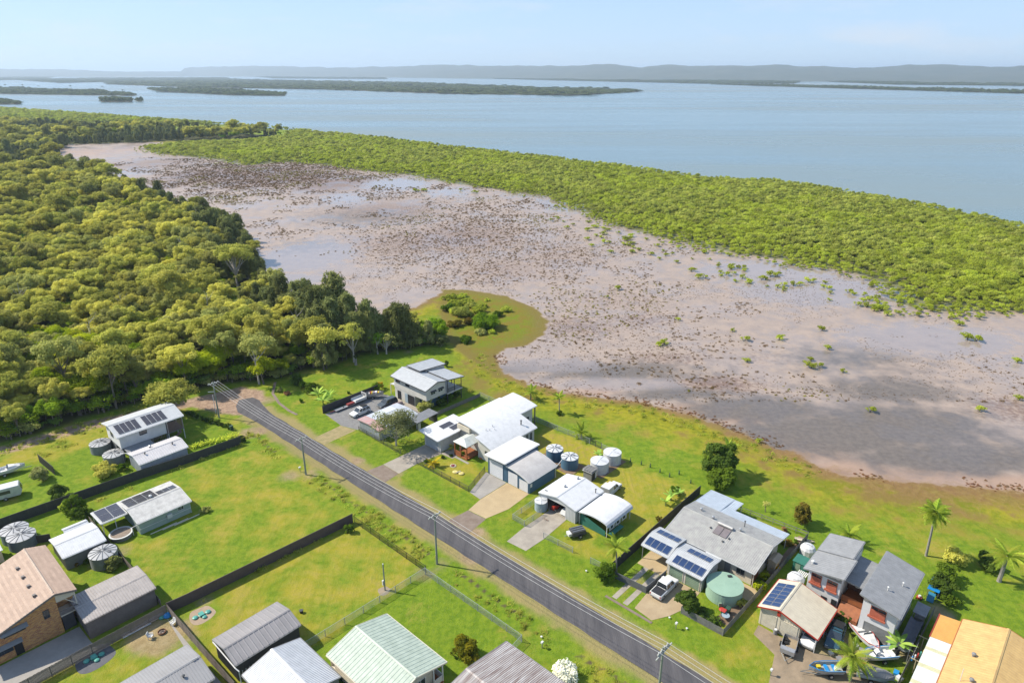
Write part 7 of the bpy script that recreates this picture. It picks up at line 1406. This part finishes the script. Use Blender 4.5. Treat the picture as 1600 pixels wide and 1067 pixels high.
chair(271, 976, .4, 'white plastic garden chair against the tan fence beyond the fire pit'); chair(236, 997, 2.4, 'white plastic garden chair on the grass side of the fire pit')
u, v = suv(253, 988); T = Thing('fire_pit', 'rusty ring fire pit filled with ash between two white chairs', 'fire pit', u, v); T.part('ring', MB().lathe([(.5, 0), (.55, .25), (.45, .28), (.42, .08)], 0, 0, 14), mat('rusty_iron', (.20, .10, .055), .85)); T.part('ash', MB().lathe([(.4, .09), (.2, .16), (.02, .17)], 0, 0, 12), mat('ash', (.32, .27, .22), .95))
for k in range(6): T.part('log', MB().tube([(rnd.uniform(-.3, .3), rnd.uniform(-.3, .3), .12), (rnd.uniform(-.3, .3), rnd.uniform(-.3, .3), .24)], .06), BARKD)
for (px, py), lb in (((214, 983), 'long white sheet lying along the tan fence'), ((241, 967), 'short white sheet lying nearer the blue drum')):
    u, v = suv(px, py); o = Thing('roof_sheet', lb, 'metal sheet', u, v); o.part('sheet', MB().sheet([(-.4, .16), (.4, .1)], 'v', -1.9, 1.7, .25, .03, .03) if px < 220 else MB().sheet([(-.4, .14), (.4, .1)], 'v', -1.3, 1.3, .25, .03, .03), ROOFW)
    for y in (-1, 1): o.part('bearer', MB().box(-.4, .4, y - .05, y + .05, 0, .06), WOODG)
u, v = suv(262, 962); T = Thing('blue_tarp', 'crumpled bright blue tarp heaped in the fence corner', 'tarp', u, v); rg = np.random.default_rng(3); T.part('heap', MB().lathe([(.55, 0), (.62, .15), (.4, .38), (.2, .46), (.03, .42)], 0, 0, 9), BLUEP); T.part('green_fold', MB().lathe([(.35, 0), (.4, .12), (.2, .3), (.03, .32)], -.2, -.7, 8), TEALP)
u, v = suv(471, 957); T = Thing('black_bucket', 'small black bucket standing on the mown lot', 'bucket', u, v); T.part('bucket', MB().lathe([(.2, 0), (.26, .45), (.22, .45), (.18, .05)], 0, 0, 12), BLACK); T.part('rim', MB().lathe([(.265, .42), (.29, .44), (.265, .47)], 0, 0, 12), DKGREY)
def bin_(px, py, body, lid, lb, z=0):
    u, v = suv(px, py, z); T = Thing('wheelie_bin', lb, 'bin', u, v); T.part('body', MB().hexa([(-.22, -.25, .06), (.22, -.25, .06), (.22, .25, .06), (-.22, .25, .06), (-.28, -.32, .95), (.28, -.32, .95), (.28, .32, .95), (-.28, .32, .95)]), body); T.part('lid', MB().hexa([(-.31, -.36, .955), (.31, -.36, .955), (.31, .36, .955), (-.31, .36, .955), (-.29, -.33, 1.03), (.29, -.33, 1.03), (.29, .33, 1.06), (-.29, .33, 1.06)]), lid)
    for s in (-1, 1): wheel(T, s * .2, .28, .1, .06)
BING = mat('dark_green_bin', (.03, .07, .045), .5)
bin_(543, 1066, BING, YELP, 'yellow-lidded wheelie bin beside the pale green house'); bin_(535, 1062, BING, BING, 'dark green wheelie bin beside the pale green house'); bin_(1137, 958, BING, BING, 'dark green wheelie bin beside the round green tank'); bin_(1130, 962, BING, REDP, 'red-lidded bin near the round green tank'); bin_(362, 672, BING, BING, 'wheelie bin by the hedge near the road end')
def letterbox(px, py, lb, m=WHITE):
    u, v = suv(px, py); T = Thing('letterbox', lb, 'letterbox', u, v); T.part('post', MB().box(-.04, .04, -.04, .04, 0, .85), WOODG); T.part('box', MB().box(-.13, .13, -.18, .18, .85, 1.08), m); T.part('slot', MB().box(-.14, -.131, -.12, .12, .95, 1.0), DARK)
letterbox(847, 1012, 'white letterbox by the track beside the wire fence corner'); letterbox(1056, 982, 'white letterbox on the verge before the paling fence'); letterbox(469, 737, 'white letterbox beside the pole near the paddock crossing'); letterbox(1204, 1055, 'white letterbox on the verge near the box trailer')
for (px, py), lb in (((916, 893), 'white verge marker near the bottlebrush bush'), ((1046, 966), 'white verge marker by the sandy driveway'), ((1073, 983), 'white verge cap next to the paling fence'), ((846, 996), 'white verge cap beside the letterbox track')):
    u, v = suv(px, py); T = Thing('verge_marker', lb, 'marker', u, v); T.part('stake', MB().cyl(0, 0, 0, .2, .05, n=8), WHITE); T.part('cap', MB().lathe([(.14, .2), (.15, .24), (.03, .28)], 0, 0, 10), WHITE)
u, v = suv(1133, 967); T = Thing('garden_table', 'round pale table in the green tank garden', 'table', u, v); T.part('top', MB().cyl(0, 0, .68, .73, .55, n=18), MATS['pale_blue_tank']); T.part('pedestal', MB().cyl(0, 0, 0, .68, .07, n=8), GREYW)
u, v = suv(1128, 953); T = Thing('red_cloth', 'small red folded cloth beside the green bin', 'cloth', u, v); T.part('cloth', MB().lathe([(.45, .12), (.3, .3), (.03, .36)], 0, 0, 8), REDP); T.part('base', MB().cyl(0, 0, 0, .119, .3, n=10), GREYW)
# tarped tanks, cubby, blue play set, tunnels
for (px, py), r, lb in (((1262, 868), 1.15, 'white tarp-covered boat by the side of the split roof house'), ((1243, 915), 1.2, 'white domed cover between cream garage and paling fence')):
    u, v = suv(px, py); T = Thing('covered_dome', lb, 'cover', u - .3, v + .6); T.part('cover', MB().lathe([(r, 0), (r * 1.02, .9), (r * .8, 1.35), (r * .4, 1.55), (.03, 1.6)], 0, 0, 12), mat('white_tarp', (.66, .67, .68), .6, (.55, .56, .58), 1.5, bump=.6, bscale=3)); T.part('strap', MB().tube([(-r * 1.04, 0, .8), (-r * .5, 0, 1.56), (0, 0, 1.66), (r * .5, 0, 1.56), (r * 1.04, 0, .8)], .03), GREYW)
u, v = suv(1253, 893); T = Thing('green_shed', 'dark green flat-topped shed between two white covers', 'shed', u - .4, v + .4); T.part('wall', MB().box(-.9, .9, -1.0, 1.0, 0, 1.7), mat('dark_green_panel', (.03, .14, .10), .5)); T.part('roof', MB().box(-1, 1, -1.1, 1.1, 1.7, 1.78), GREENC); T.part('door', MB().box(-.5, .2, -1.04, -1.001, .1, 1.5), GREEND)
u, v = suv(1248, 902); T = Thing('clothes_airer', 'white slatted rack standing near the split roof house corner', 'rack', u + .4, v + .2); 
for k in range(6): T.part('slat', MB().box(-.7 + k * .24, -.55 + k * .24, -.6, .6, .8, .84), WHITE)
for a in (-.65, .6): T.part('leg', MB().box(a, a + .05, -.55, -.5, 0, .8), WHITE); T.part('leg', MB().box(a, a + .05, .5, .55, 0, .8), WHITE)
u, v = suv(1458, 930); T = Thing('play_set', 'bright blue roofed play set beside the green bush', 'play set', u, v); T.part('roof', MB().slab((-.8, 1.0, 1.9), (.8, 1.0, 1.9), (.8, 2.3, 1.5), (-.8, 2.3, 1.5), .06), BLUEP); T.part('lower_roof', MB().slab((-.8, -1.0, 1.5), (.7, -1.0, 1.5), (.7, .6, 1.3), (-.8, .6, 1.3), .06), BLUEP); T.part('slide', MB().slab((-.5, -1.1, 1.2), (.4, -1.1, 1.2), (.4, -2.0, .2), (-.5, -2.0, .2), .06), mat('teal_blue', (.02, .2, .33), .4))
for x in (-.7, .6):
    for y in (-.9, .5, 1.1, 2.2): T.part('post', MB().box(x, x + .07, y, y + .07, 0, 1.25), WOODG)
u, v = suv(1436, 935); T = Thing('red_mower', 'small orange-red lawn mower on the grass by the house wall', 'mower', u, v); T.part('deck', MB().box(-.35, .35, -.3, .3, .12, .35), mat('mower_red', (.5, .09, .04), .4)); T.part('engine', MB().cyl(0, 0, .35, .6, .18, n=10), WHITE); T.part('handle', MB().tube([(-.25, .3, .3), (-.25, 1.0, .9), (.25, 1.0, .9), (.25, .3, .3)], .02), BLACK)
for x in (-.35, .35):
    for y in (-.25, .25): T.part('wheel', MB().box(x - .04, x + .04, y - .1, y + .1, 0, .2), BLACK)
T = house('flat_shelter', 'small grey flat shelter at the side of the split roof house', 'shelter', 47, 48.4, 29, 31.6); T.part('roof', T.mb().sheet([(46.9, 2.3), (48.5, 2.2)], 'v', 29.0, 31.6, .3), ROOFD); posts(T, [(47, 29.1), (48.4, 29.1), (47, 31.5), (48.4, 31.5)], 0, 2.2, .04, WOODG); T.part('bench', T.mb().box(47.1, 48.2, 30, 31, 0, .8), WOODG)
T = house('shade_tunnel', 'sagging grey shade cloth tunnel along the timber fence', 'shade cloth', 46.9, 48.4, 21.5, 28.5); vs, fs = [], []
for i in range(9):
    for j in range(5): vs.append((46.9 + 1.55 * j / 4, 21.5 + 7 * i / 8, 1.85 - .35 * math.sin(math.pi * j / 4) - .2 * math.sin(math.pi * i / 8)))
for i in range(8):
    for j in range(4): fs.append((i * 5 + j, i * 5 + j + 1, i * 5 + j + 6, i * 5 + j + 5))
T.part('cloth', T.mb().add(vs, fs), BLACKC); posts(T, [(46.95, 21.6), (48.4, 21.6), (46.95, 25), (48.4, 25), (46.95, 28.4), (48.4, 28.4)], 0, 1.85, .04, WOODG)
# clothes line frames between fence and yellow roof house
for (px, py), lb in (((1427, 1005), 'timber clothes line post at the house end'), ((1414, 1040), 'timber clothes line post with hanging washing')):
    u, v = suv(px, py, 0); T = Thing('clothes_post', lb, 'clothes line', u + 1.0, v - .5); T.part('post', MB().box(-.05, .05, -.05, .05, 0, 2.1), mat('pale_post', (.5, .42, .26), .8)); T.part('crossbar', MB().box(-.6, .6, -.04, .04, 2.0, 2.1), MATS['pale_post'])
    if py > 1010:
        for k in range(6): T.part('washing', MB().box(-.55 + k * .2, -.4 + k * .2, .3 + k * .5, .34 + k * .5 + .3, 1.4, 1.95), [BLUEP, WHITE, REDP, TEALP, YELP, WHITE][k])
        for s in (-.5, .5): T.part('line', MB().tube([(s, 0, 2.05), (s, 3.4, 2.05)], .015, 4), WHITE)
# yard clutter in the boat yard, each its own thing
cl = [(1336, 1010, WHITE, 'white plastic tub'), (1345, 1018, GREYW, 'grey plastic crate'), (1383, 1010, BROWNW, 'brown timber crate'), (1391, 1016, WHITE, 'white foam box'), (1340, 1047, BLUEP, 'blue fish bin'), (1348, 1040, REDP, 'red fuel can'), (1380, 1060, TEALP, 'teal plastic drum'), (1312, 1032, GREYW, 'grey tool case'), (1376, 1003, DKGREY, 'dark steel trunk'), (1400, 1052, BLUEP, 'blue plastic drum'), (1356, 1052, ORNG, 'orange float bag'), (1298, 1022, CREAM, 'cream storage box'), (1405, 1062, WHITE, 'white esky')]
for k, (px, py, m_, nm) in enumerate(cl):
    u, v = suv(px, py); T = Thing(nm.replace(' ', '_'), nm + ' lying among the boats in the yard', 'clutter', u, v, rnd.uniform(0, 3)); a, b, h = rnd.uniform(.25, .45), rnd.uniform(.2, .35), rnd.uniform(.25, .5)
    T.part('body', MB().hexa([(-a * .9, -b * .9, 0), (a * .9, -b * .9, 0), (a * .9, b * .9, 0), (-a * .9, b * .9, 0), (-a, -b, h), (a, -b, h), (a, b, h), (-a, b, h)]), m_); T.part('lid', MB().box(-a * 1.04, a * 1.04, -b * 1.06, b * 1.06, h + .002, h + .06), m_)
# garden stones and lawn stakes
for (px, py), lb in (((716, 739), 'yellow butterfly ornament lying on the front lawn'), ((708, 728), 'ring of stones with red flowers on the front lawn')):
    u, v = suv(px, py); T = Thing('lawn_ornament' if 'butter' in lb else 'flower_ring', lb, 'ornament', u, v)
    if 'butter' in lb:
        for s in (-1, 1): T.part('wing', MB().lathe([(.5, 0), (.55, .15), (.35, .25), (.03, .22)], s * .62, s * .2, 9), mat('pale_yellow_paint', (.66, .56, .2), .6))
        T.part('body', MB().tube([(-.1, -.4, .2), (.1, .5, .24)], .1), CREAM)
    else:
        for k in range(9): a = k * .698; T.part('stone', MB().lathe([(.13, 0), (.15, .1), (.05, .18)], .5 * math.cos(a), .5 * math.sin(a), 7), CREAM)
        T.part('flowers', MB().lathe([(.36, 0), (.3, .2), (.03, .3)], 0, 0, 9), mat('dark_red_flowers', (.22, .03, .04), .8))
for px, py in ((985, 722), (1002, 726), (1016, 730), (1031, 738), (1046, 745), (1061, 741), (1079, 755)):
    u, v = suv(px, py); T = Thing('lawn_stake', 'thin dark tree stake planted in the lawn behind the white tanks', 'stake', u, v, 0, 'tree stakes in the lawn'); T.part('stake', MB().box(-.05, .05, -.05, .05, 0, .9), DKGREY); T.part('tree_guard', MB().cyl(0, 0, 0, .5, .14, n=8), mat('green_guard', (.10, .17, .07), .7))
u, v = suv(740, 690); T = Thing('white_statue', 'white statue standing beside the timber porch', 'statue', *suv(720, 703)); T.part('plinth', MB().box(-.2, .2, -.2, .2, 0, .4), WHITE); T.part('figure', MB().lathe([(.2, .4), (.24, .7), (.13, 1.0), (.22, 1.2), (.1, 1.4), (.13, 1.55), (.04, 1.7)], 0, 0, 10), WHITE)
u, v = suv(752, 716); T = Thing('life_ring', 'orange life ring leaning at the timber porch corner', 'life ring', u, v); T.part('ring', MB().lathe([(.2, .05), (.4, .05), (.4, .2), (.2, .2)], 0, 0, 14), mat('life_ring_orange', (.65, .2, .05), .5)); T.part('band', MB().box(-.42, .42, -.06, .06, .04, .21), WHITE)
u, v = suv(1205, 971); T = Thing('drum', 'grey drum standing against the cream garage doors', 'drum', 34.1, 15.0); T.part('drum', MB().cyl(0, 0, 0, .75, .28), GREYW); T.part('lid', MB().cyl(0, 0, .751, .8, .2), WHITE)
x, y = at(853, 812); u, v = SU(x, y); T = Thing('stone_marker', 'small stone marker lying on the verge before the small tank yard', 'stone', u, v); T.part('slab', MB().box(-.5, .5, -.12, .12, 0, .12), CONCD); T.part('cap', MB().box(-.15, .15, -.3, -.13, 0, .14), CONC)
u, v = suv(1278, 832); u, v = suv(1240, 852); T = Thing('kayak', 'cream kayak lying beside the back fence of the low grey house', 'kayak', *suv(1257, 846), .4); hull(T, 3.0, .7, .3, CREAM, .05); T.part('seat', MB().box(-.3, .3, -.2, .2, .3, .42), BLACK)
u, v = suv(618, 655); T = Thing('red_canopy', 'faded red tarp folded over gear by the long shed', 'tarp', *suv(621, 634)); T.part('tarp', MB().hexa([(-.5, -1.4, 0), (.5, -1.4, 0), (.5, 1.4, 0), (-.5, 1.4, 0), (-.2, -1.3, .8), (.2, -1.3, .8), (.2, 1.3, .7), (-.2, 1.3, .7)]), MATS['faded_red_roof']); T.part('pole', MB().tube([(0, -1.5, .8), (0, 1.5, .72)], .04), ALU)
# rough grass tufts along verges, ditches and fence lines, beyond counting
L_GRS = leafmat('rough_grass', (.13, .19, .018), (.22, .25, .035), (.30, .26, .07), .5, 2.0)
def tuft(seed, n=46, h=.34):
    rg = np.random.default_rng(seed); c = rg.normal(size=(n, 2)) * .28; V = []; T_ = []
    for x, y in c:
        a = rg.uniform(0, 6.28); d = np.array([math.cos(a), math.sin(a)]); q = rg.normal(size=2) * .14; hh = h * rg.uniform(.5, 1.2); w = .045
        V += [(x - d[0] * w, y - d[1] * w, 0), (x + d[0] * w, y + d[1] * w, 0), (x + q[0] + d[0] * w * .3, y + q[1] + d[1] * w * .3, hh), (x + q[0] - d[0] * w * .3, y + q[1] - d[1] * w * .3, hh)]; T_ += [rg.uniform()] * 4
    return np_mesh('tuft', np.array(V), np.arange(len(V)).reshape(-1, 4), L_GRS, T_)
def tp(me, lb, u, v): o = bpy.data.objects.new('grass_tuft', me); col.objects.link(o); o.location = (*W(u, v), 0); tag(o, lb, 'grass', 'single grass tufts on the verge'); return o
TP = [tp(tuft(51), 'tuft of rough grass in the roadside ditch', -30, -5.4), tp(tuft(52, 60, .45), 'tuft of rough grass in the roadside ditch', -22, -5.2)]
Pg = []
for u0, u1, v0, v1, dn in [(-46, -11, -7.6, -4.4, 1.0), (-70, -56, -7.5, -4.8, .7), (-8, 14, -7.5, -4.8, .8), (15, 30, -8, -4.8, .8), (-100, -90, -45, -14, .5), (-28.6, -28.2, -36, -9, 2), (-66.5, -65.8, -36, -9, 1.5)]:
    n = int((u1 - u0) * (v1 - v0) * dn); q = rng.uniform([u0, v0], [u1, v1], (n, 2)); Pg += [W(*p) for p in q]
for a, b in zip(MUD[0:12], MUD[1:13]):
    ln = math.dist(a, b)
    for i in range(int(ln * 2.5)):
        f = rng.uniform(); w = -rng.uniform(1.5, 7) ; nx, ny = -(b[1] - a[1]) / ln, (b[0] - a[0]) / ln; Pg.append((a[0] + (b[0] - a[0]) * f + nx * w, a[1] + (b[1] - a[1]) * f + ny * w))
Pg = np.array(Pg); Pg = Pg[fbm(Pg, 5, 31) > .38]
stuff('rough_grass', 'rough grass tufts along verges, ditches and the shore', 'grass', Pg, rng.uniform(.5, 1.15, len(Pg)), rng.uniform(0, 6.28, len(Pg)), rng.integers(0, 2, len(Pg)), TP)
print('tufts', len(Pg))
